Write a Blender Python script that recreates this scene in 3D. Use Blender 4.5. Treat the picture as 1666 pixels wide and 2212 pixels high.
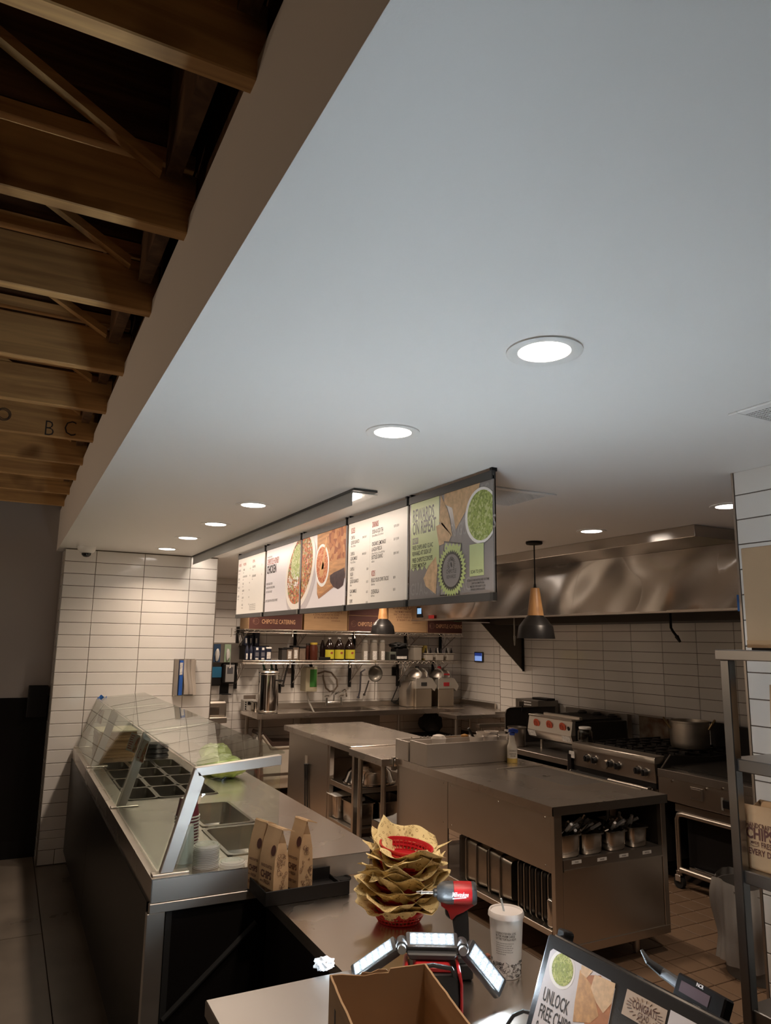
import bpy, bmesh, math, random
from mathutils import Vector, Matrix

for _o in list(bpy.data.objects):
    bpy.data.objects.remove(_o, do_unlink=True)
S = bpy.context.scene
COL = S.collection
RND = random.Random(7)

# ------------------------------------------------------------------ camera
CAM = Vector((0.0, 0.0, 1.834))
F_PX = 1559.7
YAW, PITCH, ROLL = 0.475325, 0.176072, 0.016095
_fw = Vector((math.sin(YAW)*math.cos(PITCH), math.cos(YAW)*math.cos(PITCH), math.sin(PITCH)))
_rt0 = Vector((math.cos(YAW), -math.sin(YAW), 0))
_up0 = _rt0.cross(_fw)
RT = _rt0*math.cos(ROLL) + _up0*math.sin(ROLL)
UP = -_rt0*math.sin(ROLL) + _up0*math.cos(ROLL)
cd = bpy.data.cameras.new('camera')
cam = bpy.data.objects.new('camera', cd)
COL.objects.link(cam)
cd.sensor_fit = 'HORIZONTAL'
cd.sensor_width = 36.0
cd.lens = 36.0*F_PX/1666.0
cd.clip_start = 0.05
cd.clip_end = 100
cam.matrix_world = Matrix(((RT.x, UP.x, -_fw.x, CAM.x), (RT.y, UP.y, -_fw.y, CAM.y), (RT.z, UP.z, -_fw.z, CAM.z), (0, 0, 0, 1)))
S.camera = cam

# ------------------------------------------------------------------ world, exposure
w = bpy.data.worlds.new('world'); S.world = w; w.use_nodes = True
w.node_tree.nodes['Background'].inputs[0].default_value = (1.0, 0.80, 0.62, 1)
w.node_tree.nodes['Background'].inputs[1].default_value = 0.014
S.view_settings.view_transform = 'Standard'
S.view_settings.look = 'None'
S.view_settings.gamma = 1.0
S.view_settings.use_curve_mapping = False
S.view_settings.exposure = 0.0
WARM = (1.0, 0.78, 0.60)
COOL = (0.76, 0.90, 1.0)
P_UP = 40.0          # each unseen fill spot, added left of view to brighten the soffit
P_DOWN = 6.2        # each recessed downlight
P_KITCHEN = 7.0
P_HIDDEN = 11.0      # kitchen downlights behind the menus
P_STRIP = 4.8       # lamp strip in front of the menus
WORK_LED = 1650.0     # radiance of the work lamp's LEDs

for _y in (2.6, 4.6, 6.3):  # added fill spots aimed at the soffit, with no fixture modelled
    _l = bpy.data.lights.new('dining_fill', 'SPOT'); _l.shadow_soft_size = 0.12; _l.energy = P_UP; _l.color = (1.0, 0.76, 0.55); _l.spot_size = math.radians(150); _l.spot_blend = 1.0
    _lo = bpy.data.objects.new('dining_fill', _l); COL.objects.link(_lo)
    _lo.location = (-3.6, _y, 2.0); _lo.rotation_euler = Vector((-0.93, 0.1, -0.35)).to_track_quat('Z', 'Y').to_euler()

# surveying helpers: where the sight line of an image point meets a plane of the room
def _ray(x, y): return RT*((x-833)/F_PX) - UP*((y-1106)/F_PX) + _fw
def at_z(x, y, z): d = _ray(x, y); return CAM + d*((z-CAM.z)/d.z)
def at_y(x, y, Y): d = _ray(x, y); return CAM + d*((Y-CAM.y)/d.y)
def at_x(x, y, X): d = _ray(x, y); return CAM + d*((X-CAM.x)/d.x)

# ------------------------------------------------------------------ materials
MATS = {}
def mat(name, col, rough=0.5, metal=0.0, var=0.0, vscale=8.0, vstretch=(1, 1, 1), bump=0.0, bscale=40.0, coat=0.0,
        emit=None, estr=0.0, rvar=0.0, spec=0.5, sss=0.0, trans=0.0, col2=None):
    if name in MATS: return MATS[name]
    m = bpy.data.materials.new(name); m.use_nodes = True
    nt = m.node_tree; b = nt.nodes['Principled BSDF']
    b.inputs['Base Color'].default_value = (*col, 1)
    b.inputs['Roughness'].default_value = rough
    b.inputs['Metallic'].default_value = metal
    b.inputs['Specular IOR Level'].default_value = spec
    if coat: b.inputs['Coat Weight'].default_value = coat; b.inputs['Coat Roughness'].default_value = 0.08
    if trans: b.inputs['Transmission Weight'].default_value = trans
    if emit:
        b.inputs['Emission Color'].default_value = (*emit, 1); b.inputs['Emission Strength'].default_value = estr
    if var or bump or rvar:
        tc = nt.nodes.new('ShaderNodeTexCoord'); mp = nt.nodes.new('ShaderNodeMapping')
        mp.inputs['Scale'].default_value = vstretch
        nt.links.new(tc.outputs['Object'], mp.inputs['Vector'])
        n = nt.nodes.new('ShaderNodeTexNoise'); n.inputs['Scale'].default_value = vscale; n.inputs['Detail'].default_value = 4
        nt.links.new(mp.outputs[0], n.inputs['Vector'])
        if var:
            r = nt.nodes.new('ShaderNodeValToRGB')
            c2 = col2 or tuple(max(0, c*(1-var)) for c in col)
            c1 = col if col2 else tuple(min(1, c*(1+var*0.6)) for c in col)
            r.color_ramp.elements[0].position = 0.35; r.color_ramp.elements[0].color = (*c2, 1)
            r.color_ramp.elements[1].position = 0.65; r.color_ramp.elements[1].color = (*c1, 1)
            nt.links.new(n.outputs[0], r.inputs[0]); nt.links.new(r.outputs[0], b.inputs['Base Color'])
        if rvar:
            mr = nt.nodes.new('ShaderNodeMapRange')
            mr.inputs[3].default_value = max(0.02, rough-rvar); mr.inputs[4].default_value = min(1, rough+rvar)
            nt.links.new(n.outputs[0], mr.inputs[0]); nt.links.new(mr.outputs[0], b.inputs['Roughness'])
        if bump:
            n2 = nt.nodes.new('ShaderNodeTexNoise'); n2.inputs['Scale'].default_value = bscale; n2.inputs['Detail'].default_value = 3
            nt.links.new(mp.outputs[0], n2.inputs['Vector'])
            bp = nt.nodes.new('ShaderNodeBump'); bp.inputs['Strength'].default_value = bump; bp.inputs['Distance'].default_value = 0.002
            nt.links.new(n2.outputs[0], bp.inputs['Height']); nt.links.new(bp.outputs[0], b.inputs['Normal'])
    MATS[name] = m
    return m

def cell_mat(name, cols, scale=60.0, rough=0.6, dist=0.3, bump=0.3):
    """printed or real food: random cells of a few colours"""
    m = bpy.data.materials.new(name); m.use_nodes = True
    nt = m.node_tree; b = nt.nodes['Principled BSDF']; b.inputs['Roughness'].default_value = rough
    tc = nt.nodes.new('ShaderNodeTexCoord'); no = nt.nodes.new('ShaderNodeTexNoise'); no.inputs['Scale'].default_value = scale*0.5
    mx = nt.nodes.new('ShaderNodeMix'); mx.data_type = 'VECTOR'; mx.inputs[0].default_value = dist*0.1
    nt.links.new(tc.outputs['Object'], no.inputs['Vector'])
    nt.links.new(tc.outputs['Object'], mx.inputs[4]); nt.links.new(no.outputs[1], mx.inputs[5])
    v = nt.nodes.new('ShaderNodeTexVoronoi'); v.inputs['Scale'].default_value = scale
    nt.links.new(mx.outputs[1], v.inputs['Vector'])
    sp = nt.nodes.new('ShaderNodeSeparateColor'); nt.links.new(v.outputs['Color'], sp.inputs[0])
    r = nt.nodes.new('ShaderNodeValToRGB'); r.color_ramp.interpolation = 'CONSTANT'
    el = r.color_ramp.elements
    while len(el) < len(cols): el.new(0.5)
    for i, c in enumerate(cols):
        el[i].position = i/len(cols); el[i].color = (*c, 1)
    nt.links.new(sp.outputs[0], r.inputs[0]); nt.links.new(r.outputs[0], b.inputs['Base Color'])
    return m

def glass_mat(name, tint=(0.93, 0.97, 0.95), rough=0.0, f=1.0):
    if name in MATS: return MATS[name]
    m = bpy.data.materials.new(name); m.use_nodes = True
    nt = m.node_tree; nt.nodes.remove(nt.nodes['Principled BSDF'])
    out = nt.nodes['Material Output']
    fr = nt.nodes.new('ShaderNodeFresnel'); ge = nt.nodes.new('ShaderNodeNewGeometry')
    ir = nt.nodes.new('ShaderNodeMapRange'); ir.inputs[3].default_value = 1.5; ir.inputs[4].default_value = 1/1.5   # same reflectance from both faces of the thin pane
    nt.links.new(ge.outputs['Backfacing'], ir.inputs[0]); nt.links.new(ir.outputs[0], fr.inputs[0])
    mu = nt.nodes.new('ShaderNodeMath'); mu.operation = 'MULTIPLY'; mu.inputs[1].default_value = f
    t = nt.nodes.new('ShaderNodeBsdfTransparent'); t.inputs[0].default_value = (*tint, 1)
    g = nt.nodes.new('ShaderNodeBsdfGlossy'); g.inputs['Roughness'].default_value = rough
    mx = nt.nodes.new('ShaderNodeMixShader')
    nt.links.new(fr.outputs[0], mu.inputs[0]); nt.links.new(mu.outputs[0], mx.inputs[0])
    nt.links.new(t.outputs[0], mx.inputs[1]); nt.links.new(g.outputs[0], mx.inputs[2])
    nt.links.new(mx.outputs[0], out.inputs[0])
    MATS[name] = m
    return m

def film_mat(name, col, rough, alpha):
    """thin translucent plastic"""
    if name in MATS: return MATS[name]
    m = mat(name, col, rough, bump=0.6, bscale=30)
    m.node_tree.nodes['Principled BSDF'].inputs['Alpha'].default_value = alpha
    return m

def wood_mat(name, light, dark, axis='x', scale=1.0, rough=0.6):
    m = bpy.data.materials.new(name); m.use_nodes = True
    nt = m.node_tree; b = nt.nodes['Principled BSDF']; b.inputs['Roughness'].default_value = rough
    tc = nt.nodes.new('ShaderNodeTexCoord'); mp = nt.nodes.new('ShaderNodeMapping')
    st = {'x': (0.6, 9, 9), 'y': (9, 0.6, 9), 'z': (9, 9, 0.6)}[axis]
    mp.inputs['Scale'].default_value = tuple(s*scale for s in st)
    nt.links.new(tc.outputs['Object'], mp.inputs[0])
    n = nt.nodes.new('ShaderNodeTexNoise'); n.inputs['Scale'].default_value = 2.6; n.inputs['Detail'].default_value = 8; n.inputs['Distortion'].default_value = 0.8
    nt.links.new(mp.outputs[0], n.inputs['Vector'])
    r = nt.nodes.new('ShaderNodeValToRGB')
    r.color_ramp.elements[0].position = 0.36; r.color_ramp.elements[0].color = (*dark, 1)
    r.color_ramp.elements[1].position = 0.64; r.color_ramp.elements[1].color = (*light, 1)
    nt.links.new(n.outputs[0], r.inputs[0])
    k = nt.nodes.new('ShaderNodeTexNoise'); k.inputs['Scale'].default_value = 3.3
    nt.links.new(tc.outputs['Object'], k.inputs['Vector'])
    kr = nt.nodes.new('ShaderNodeValToRGB')
    kr.color_ramp.elements[0].position = 0.30; kr.color_ramp.elements[0].color = (0.30, 0.22, 0.16, 1)
    kr.color_ramp.elements[1].position = 0.42; kr.color_ramp.elements[1].color = (1, 1, 1, 1)
    nt.links.new(k.outputs[0], kr.inputs[0])
    mx = nt.nodes.new('ShaderNodeMix'); mx.data_type = 'RGBA'; mx.blend_type = 'MULTIPLY'; mx.inputs[0].default_value = 0.8
    nt.links.new(r.outputs[0], mx.inputs[6]); nt.links.new(kr.outputs[0], mx.inputs[7])
    nt.links.new(mx.outputs[2], b.inputs['Base Color'])
    bp = nt.nodes.new('ShaderNodeBump'); bp.inputs['Strength'].default_value = 0.25; bp.inputs['Distance'].default_value = 0.002
    nt.links.new(n.outputs[0], bp.inputs['Height']); nt.links.new(bp.outputs[0], b.inputs['Normal'])
    MATS[name] = m
    return m

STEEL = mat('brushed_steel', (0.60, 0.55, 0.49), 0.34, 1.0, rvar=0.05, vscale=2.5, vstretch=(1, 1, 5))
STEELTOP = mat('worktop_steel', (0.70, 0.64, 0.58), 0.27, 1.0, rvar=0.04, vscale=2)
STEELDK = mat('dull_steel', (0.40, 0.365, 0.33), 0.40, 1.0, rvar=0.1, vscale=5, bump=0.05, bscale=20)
HOODST = mat('hood_steel', (0.50, 0.46, 0.42), 0.22, 1.0, bump=0.12, bscale=1.6)
_b = HOODST.node_tree.nodes['Principled BSDF']; _t = HOODST.node_tree.nodes.new('ShaderNodeTangent'); _t.direction_type = 'RADIAL'; _t.axis = 'Z'
_b.inputs['Anisotropic'].default_value = 0.72; _b.inputs['Anisotropic Rotation'].default_value = 0.25; HOODST.node_tree.links.new(_t.outputs[0], _b.inputs['Tangent'])
STEELBR = mat('brushed_steel_rough', (0.56, 0.52, 0.48), 0.46, 1.0, rvar=0.06, vscale=4, vstretch=(1, 1, 5))
CHROME = mat('chrome', (0.75, 0.73, 0.70), 0.12, 1.0)
PANST = mat('pan_steel', (0.62, 0.58, 0.53), 0.22, 1.0, bump=0.1, bscale=20)
TILE = mat('white_glazed_tile', (0.78, 0.755, 0.72), 0.12, coat=0.3, var=0.02, vscale=2)
GROUT = mat('dark_grout', (0.10, 0.07, 0.05), 0.9)
PAINT = mat('ceiling_paint', (0.80, 0.79, 0.77), 0.55, bump=0.06, bscale=220)
FASCIA = mat('soffit_paint', (0.78, 0.72, 0.66), 0.7, bump=0.06, bscale=200)
BLACK = mat('matte_black', (0.010, 0.009, 0.009), 0.5, spec=0.22)
BLKGLOSS = mat('black_laminate', (0.010, 0.0085, 0.008), 0.30, spec=0.22)
BLKPLASTIC = mat('black_plastic', (0.02, 0.02, 0.021), 0.35, bump=0.1, bscale=300)
RUBBER = mat('dark_rubber', (0.015, 0.015, 0.015), 0.7)
WHITEPL = mat('white_plastic', (0.78, 0.77, 0.74), 0.4)
GLASS = glass_mat('guard_glass')
CLEAR = glass_mat('clear_plastic', (0.86, 0.87, 0.86), 0.08, 1.6)
KRAFT = mat('kraft_paper', (0.55, 0.37, 0.21), 0.85, var=0.10, vscale=9, bump=0.15, bscale=40)
CARD = mat('corrugated_card', (0.40, 0.25, 0.13), 0.85, var=0.08, vscale=5, vstretch=(1, 1, 8))
CARDIN = mat('card_inner', (0.34, 0.21, 0.11), 0.9, var=0.06, vscale=5)
MAROON = mat('maroon_card', (0.085, 0.028, 0.022), 0.7)
INKBRN = mat('brown_ink', (0.10, 0.035, 0.025), 0.7)
INKBLK = mat('dark_ink', (0.035, 0.028, 0.028), 0.7)
INKRED = mat('red_ink', (0.42, 0.07, 0.05), 0.7)
INKWHT = mat('white_ink', (0.85, 0.84, 0.82), 0.6)
INKTAN = mat('tan_ink', (0.62, 0.36, 0.20), 0.7)

# ------------------------------------------------------------------ mesh building
class MB:
    def __init__(s): s.bm = bmesh.new()
    def face(s, pts):
        vs = [s.bm.verts.new(p) for p in pts]
        try: return s.bm.faces.new(vs)
        except ValueError: return None
    def box(s, x0, x1, y0, y1, z0, z1, M=None):
        P = [Vector((x, y, z)) for x in (x0, x1) for y in (y0, y1) for z in (z0, z1)]
        if M is not None: P = [M @ p for p in P]
        v = [s.bm.verts.new(p) for p in P]
        for f in ((0, 1, 3, 2), (4, 6, 7, 5), (0, 4, 5, 1), (2, 3, 7, 6), (0, 2, 6, 4), (1, 5, 7, 3)):
            s.bm.faces.new([v[i] for i in f])
        return s
    def rings(s, rings, closed=True, cap0=True, cap1=True):
        R = [[s.bm.verts.new(p) for p in r] for r in rings]
        n = len(R[0])
        for a, b in zip(R[:-1], R[1:]):
            for i in range(n if closed else n-1):
                j = (i+1) % n
                s.bm.faces.new((a[i], a[j], b[j], b[i]))
        if cap0 and closed: s.bm.faces.new(list(reversed(R[0])))
        if cap1 and closed: s.bm.faces.new(R[-1])
        return s
    def cyl(s, p0, p1, r0, r1=None, n=16, caps=True):
        p0, p1 = Vector(p0), Vector(p1); r1 = r0 if r1 is None else r1
        d = (p1-p0).normalized(); q = d.to_track_quat('Z', 'Y')
        rg = []
        for p, r in ((p0, r0), (p1, r1)):
            rg.append([p + q @ Vector((r*math.cos(2*math.pi*i/n), r*math.sin(2*math.pi*i/n), 0)) for i in range(n)])
        return s.rings(rg, cap0=caps, cap1=caps)
    def lathe(s, prof, c=(0, 0, 0), n=24, M=None, cap0=True, cap1=True, sx=1.0, sy=1.0):
        c = Vector(c); rg = []
        for r, z in prof:
            r = max(r, 1e-4)
            ring = [Vector((sx*r*math.cos(2*math.pi*i/n), sy*r*math.sin(2*math.pi*i/n), z)) for i in range(n)]
            rg.append([(M @ p if M is not None else p) + c for p in ring])
        return s.rings(rg, cap0=cap0, cap1=cap1)
    def prism(s, poly, axis, a, b, M=None):
        def mk(u, v, t):
            p = {'x': Vector((t, u, v)), 'y': Vector((u, t, v)), 'z': Vector((u, v, t))}[axis]
            return M @ p if M is not None else p
        A = [s.bm.verts.new(mk(u, v, a)) for u, v in poly]; B = [s.bm.verts.new(mk(u, v, b)) for u, v in poly]
        n = len(poly)
        s.bm.faces.new(list(reversed(A))); s.bm.faces.new(B)
        for i in range(n):
            j = (i+1) % n
            s.bm.faces.new((A[i], A[j], B[j], B[i]))
        return s
    def tube(s, pts, r, n=8, cap=True):
        pts = [Vector(p) for p in pts]; rg = []; q = None
        for i, p in enumerate(pts):
            a = pts[max(i-1, 0)]; b = pts[min(i+1, len(pts)-1)]
            d = (b-a).normalized()
            if q is None: q = d.to_track_quat('Z', 'Y')
            else:
                z = q @ Vector((0, 0, 1)); q = z.rotation_difference(d) @ q
            rr = r[i] if isinstance(r, (list, tuple)) else r
            rg.append([p + q @ Vector((rr*math.cos(2*math.pi*k/n), rr*math.sin(2*math.pi*k/n), 0)) for k in range(n)])
        return s.rings(rg, cap0=cap, cap1=cap)
    def grid(s, fn, nu, nv):
        V = [[s.bm.verts.new(fn(i/nu, j/nv)) for j in range(nv+1)] for i in range(nu+1)]
        for i in range(nu):
            for j in range(nv):
                s.bm.faces.new((V[i][j], V[i+1][j], V[i+1][j+1], V[i][j+1]))
        return s
    def pan(s, x0, x1, y0, y1, zt, depth, wall=0.004, rim=0.012, taper=0.012, M=None, r=0.0):
        """open steel pan: rim, outside and inside"""
        def rr(e, z):
            rad = max(0.004, min(0.03, (x1-x0)*0.18)); X0, X1, Y0, Y1 = x0-e, x1+e, y0-e, y1+e; out = []
            for cx, cy, a0 in ((X1-rad, Y1-rad, 0), (X0+rad, Y1-rad, 90), (X0+rad, Y0+rad, 180), (X1-rad, Y0+rad, 270)):
                for k in range(4):
                    a = math.radians(a0+30*k); p = Vector((cx+rad*math.cos(a), cy+rad*math.sin(a), z))
                    out.append(M @ p if M is not None else p)
            return out
        s.rings([rr(-taper*0.7, zt-depth), rr(-taper*0.2, zt-depth+0.012), rr(0, zt-0.012), rr(0, zt-0.006), rr(rim, zt-0.006), rr(rim, zt), rr(-wall, zt), rr(-wall-0.001, zt-0.02),
                 rr(-taper-wall, zt-depth+wall)])
        return s
    def mesh(s, me, M):
        n0 = len(s.bm.verts); s.bm.from_mesh(me); s.bm.verts.ensure_lookup_table()
        for v in s.bm.verts[n0:]: v.co = M(v.co) if callable(M) else M @ v.co
        return s
    def text(s, txt, M, size, x=0, y=0, wx=0.62, align='LEFT', off=0.0, ext=0.0, shear=0.0):
        me = text_mesh(txt, align, off)
        def f(c):
            p = Vector((x + (c.x*wx + shear*c.y)*size, y + c.y*size, c.z*0 + 0.0004))
            return M(p) if callable(M) else M @ p
        return s.mesh(me, f)

_TX = {}
def text_mesh(t, align, off):
    k = (t, align, off)
    if k in _TX: return _TX[k]
    cu = bpy.data.curves.new('txt', 'FONT'); cu.body = t; cu.size = 1.0; cu.align_x = align
    cu.resolution_u = 2; cu.offset = off
    ob = bpy.data.objects.new('txt', cu); COL.objects.link(ob)
    dg = bpy.context.evaluated_depsgraph_get()
    me = bpy.data.meshes.new_from_object(ob.evaluated_get(dg))
    bpy.data.objects.remove(ob); bpy.data.curves.remove(cu)
    _TX[k] = me
    return me

ORD = ('first', 'second', 'third', 'fourth', 'fifth', 'sixth', 'seventh', 'eighth', 'ninth', 'tenth', 'eleventh', 'twelfth', 'thirteenth', 'fourteenth')
ROOT = {}      # object name -> inverse of the frame its world-built children are expressed in
def finish(name, mb, m, bevel=0.0, inv=None, seg=1, smooth=35):
    bm = mb.bm
    if inv is not None: bmesh.ops.transform(bm, matrix=inv, verts=bm.verts)
    bmesh.ops.recalc_face_normals(bm, faces=bm.faces)
    if bevel:
        es = [e for e in bm.edges if len(e.link_faces) == 2 and e.calc_face_angle(0) > 0.5]
        if es: bmesh.ops.bevel(bm, geom=es, offset=bevel, segments=seg, affect='EDGES', clamp_overlap=True, profile=0.5)
    me = bpy.data.meshes.new(name); bm.to_mesh(me); bm.free()
    me.materials.append(m)
    me.polygons.foreach_set('use_smooth', [True]*len(me.polygons))
    me.set_sharp_from_angle(angle=math.radians(smooth))
    o = bpy.data.objects.new(name, me); COL.objects.link(o)
    return o

def thing(name, label, cat, loc=(0, 0, 0), rotz=0.0, group=None, world=True, M=None):
    """an Empty at the thing's base; world=True: its parts are given in room coordinates"""
    o = bpy.data.objects.new(name, None); COL.objects.link(o)
    o.empty_display_size = 0.05
    o.matrix_world = M if M is not None else Matrix.Translation(loc) @ Matrix.Rotation(rotz, 4, 'Z')
    o['label'] = label; o['category'] = cat
    if group: o['group'] = group
    ROOT[o.name] = o.matrix_world.inverted() if world else None
    return o
def part(name, mb, m, parent, label=None, bevel=0.0, seg=1, kind=None, smooth=35):
    if 'lettering' in name or name in ('headings', 'small_print', 'chip_print', 'zigzag_print', 'cheese_print', 'pencil_marks'): kind = 'stuff'
    inv = ROOT.get(parent.name)
    o = finish(name, mb, m, bevel, inv, seg, smooth)
    o.parent = parent
    ROOT[o.name] = inv
    if label: o['label'] = label
    if kind: o['kind'] = kind
    return o
def single(name, mb, m, label, cat, group=None, bevel=0.0, seg=1, loc=None, smooth=35):
    """a thing that is one mesh"""
    inv = Matrix.Translation(-Vector(loc)) if loc is not None else None
    o = finish(name, mb, m, bevel, inv, seg, smooth)
    if loc is not None: o.location = loc
    o['label'] = label; o['category'] = cat
    if group: o['group'] = group
    ROOT[o.name] = inv
    return o
def struct(name, mb, m, bevel=0.0):
    o = finish(name, mb, m, bevel); o['kind'] = 'structure'; ROOT[o.name] = None
    return o
def dup(root, M=None, label=None, group=None):
    r = root.copy(); COL.objects.link(r)
    if M is not None: r.matrix_world = M
    if label: r['label'] = label
    if group: r['group'] = group
    ROOT[r.name] = ROOT.get(root.name)
    for ch in list(root.children):
        c = ch.copy(); COL.objects.link(c); c.parent = r
        for g in list(ch.children):
            d = g.copy(); COL.objects.link(d); d.parent = c
    return r
def T(x, y, z): return Matrix.Translation((x, y, z))
def frame(o, u, v):
    """plane frame: x along u, y along v, z out of the plane"""
    u = Vector(u).normalized(); v = Vector(v); v = (v - u*v.dot(u)).normalized(); n = u.cross(v)
    return Matrix(((u.x, v.x, n.x, o[0]), (u.y, v.y, n.y, o[1]), (u.z, v.z, n.z, o[2]), (0, 0, 0, 1)))
def rectpts(x0, x1, y0, y1): return [(x0, y0), (x1, y0), (x1, y1), (x0, y1)]
def clip(poly, x0, x1, y0, y1):
    for ax, lim, sgn in ((0, x0, 1), (0, x1, -1), (1, y0, 1), (1, y1, -1)):
        out = []
        for i in range(len(poly)):
            a, b = poly[i-1], poly[i]
            ia, ib = (a[ax]-lim)*sgn >= 0, (b[ax]-lim)*sgn >= 0
            if ia != ib:
                t = (lim-a[ax])/(b[ax]-a[ax]); out.append((a[0]+(b[0]-a[0])*t, a[1]+(b[1]-a[1])*t))
            if ib: out.append(b)
        poly = out
        if not poly: return []
    return poly
def flat(poly, M, z=0.0004):
    mb = MB(); mb.face([M @ Vector((x, y, z)) for x, y in poly]); return mb
def flats(polys, M, z=0.0004):
    mb = MB()
    for poly in polys:
        if len(poly) > 2: mb.face([M @ Vector((x, y, z)) for x, y in poly])
    return mb
def ell(cx, cy, a, b, rot=0, n=32, a0=0, a1=360):
    out = []
    for i in range(n):
        t = math.radians(a0 + (a1-a0)*i/(n if a1-a0 >= 360 else n-1)); x, y = a*math.cos(t), b*math.sin(t)
        c, s_ = math.cos(rot), math.sin(rot)
        out.append((cx+x*c-y*s_, cy+x*s_+y*c))
    return out
def star(cx, cy, r0, r1, n, sy=1.0):
    return [(cx+(r0 if i % 2 else r1)*math.cos(math.pi*i/n), cy+sy*(r0 if i % 2 else r1)*math.sin(math.pi*i/n)) for i in range(2*n)]

# tiles: one mesh per size, shared
_TM = {}
def tile_mesh(wd, ht, th, m, name):
    k = (round(wd, 4), round(ht, 4), th, m.name)
    if k in _TM: return _TM[k]
    bm = bmesh.new(); c = min(0.0025, wd*0.2)
    def ring(i, z): return [bm.verts.new((x, y, z)) for x, y in ((i, i), (wd-i, i), (wd-i, ht-i), (i, ht-i))]
    a, b, d = ring(0, 0), ring(0, th-c), ring(c, th)
    for p, q in ((a, b), (b, d)):
        for i in range(4):
            j = (i+1) % 4; bm.faces.new((p[i], p[j], q[j], q[i]))
    bm.faces.new(d)
    me = bpy.data.meshes.new(name); bm.to_mesh(me); bm.free(); me.materials.append(m)
    _TM[k] = me
    return me
def tiles(parent, M, u0, u1, v0, v1, pu, pv, gap=0.004, th=0.008, m=None, name='tile', ou=0.0, ov=0.0, jit=0.0015, skip=None):
    """tile a rectangle of the plane M; (ou, ov) is where one joint crossing sits"""
    m = m or TILE
    inv = parent.matrix_world.inverted()
    i0 = math.floor((u0-ou)/pu); i1 = math.ceil((u1-ou)/pu); j0 = math.floor((v0-ov)/pv); j1 = math.ceil((v1-ov)/pv)
    for i in range(i0, i1):
        for j in range(j0, j1):
            a0, a1 = max(ou+i*pu+gap/2, u0), min(ou+(i+1)*pu-gap/2, u1)
            b0, b1 = max(ov+j*pv+gap/2, v0), min(ov+(j+1)*pv-gap/2, v1)
            if a1-a0 < 0.012 or b1-b0 < 0.012: continue
            if skip and skip(a0, a1, b0, b1): continue
            o = bpy.data.objects.new(name, tile_mesh(a1-a0, b1-b0, th, m, name)); COL.objects.link(o)
            o.parent = parent
            R = Matrix.Rotation(RND.uniform(-jit, jit), 4, 'X') @ Matrix.Rotation(RND.uniform(-jit, jit)*0.4, 4, 'Y')
            o.matrix_basis = inv @ M @ T(a0, b0, RND.uniform(0, 0.0006)) @ R
# ================================================================== THE SETTING
CEIL = 2.58
YC = 6.79          # tiled column face
YB = 9.10          # kitchen back wall
XR = 5.83          # kitchen right wall
XL = 5.97          # its recessed far stretch
YJ = 7.95
XN = 2.758         # near tiled wall
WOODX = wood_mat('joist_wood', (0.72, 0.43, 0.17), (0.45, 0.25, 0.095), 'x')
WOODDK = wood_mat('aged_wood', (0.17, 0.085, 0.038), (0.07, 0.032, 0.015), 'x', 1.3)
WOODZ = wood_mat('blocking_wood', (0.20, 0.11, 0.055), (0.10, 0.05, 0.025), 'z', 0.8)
CONC = mat('polished_concrete', (0.16, 0.135, 0.11), 0.30, var=0.25, vscale=2.2, rvar=0.1, bump=0.05, bscale=12)
QUARRY = mat('quarry_tile', (0.20, 0.125, 0.075), 0.55, var=0.18, vscale=3.0, bump=0.15, bscale=60)

fl = struct('floor', MB().box(-4.5, 6.3, -2.5, 9.4, -0.12, -0.006), mat('floor_bed', (0.055, 0.035, 0.025), 0.9))
# concrete slabs of the dining side, with a saw-cut joint
cs = MB()
o = part('concrete_slab', MB().box(0.379, 0.98, -2.5, 7.12, -0.006, 0.0), CONC, fl)
for y0, y1 in ((-2.5, 2.3), (2.306, 5.316), (5.322, 7.12)):
    part('concrete_slab', MB().box(-4.5, 0.373, y0, y1, -0.006, 0.0), CONC, fl)
tiles(fl, Matrix.Translation((0, 0, -0.008)), 0.99, 6.2, 1.0, 2.3, 0.3, 0.65, 0.006, 0.008, QUARRY, 'floor_tile', 0.99, 1.0, 0.0)
PF = 0.166
tiles(fl, Matrix.Translation((0, 0, -0.008)), 3.3, 4.96, 2.31, 4.64, PF, PF, 0.007, 0.008, QUARRY, 'floor_tile', 3.969, 3.521, 0.0012)
tiles(fl, Matrix.Translation((0, 0, -0.008)), 1.0, 3.29, 2.31, 4.64, PF*2, PF*2, 0.007, 0.008, QUARRY, 'floor_tile', 3.969, 3.521, 0.0)
tiles(fl, Matrix.Translation((0, 0, -0.008)), 1.0, 6.0, 4.65, 9.1, 0.5, 0.5, 0.007, 0.008, QUARRY, 'floor_tile', 1.0, 4.65, 0.0)

struct('ceiling', MB().box(0.3335, 6.2, -1.2, 9.3, CEIL, CEIL+0.05), PAINT)
struct('wall_soffit', MB().box(0.3325, 0.3334, -1.2, 7.12, CEIL-0.0002, 2.955), FASCIA)
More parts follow.
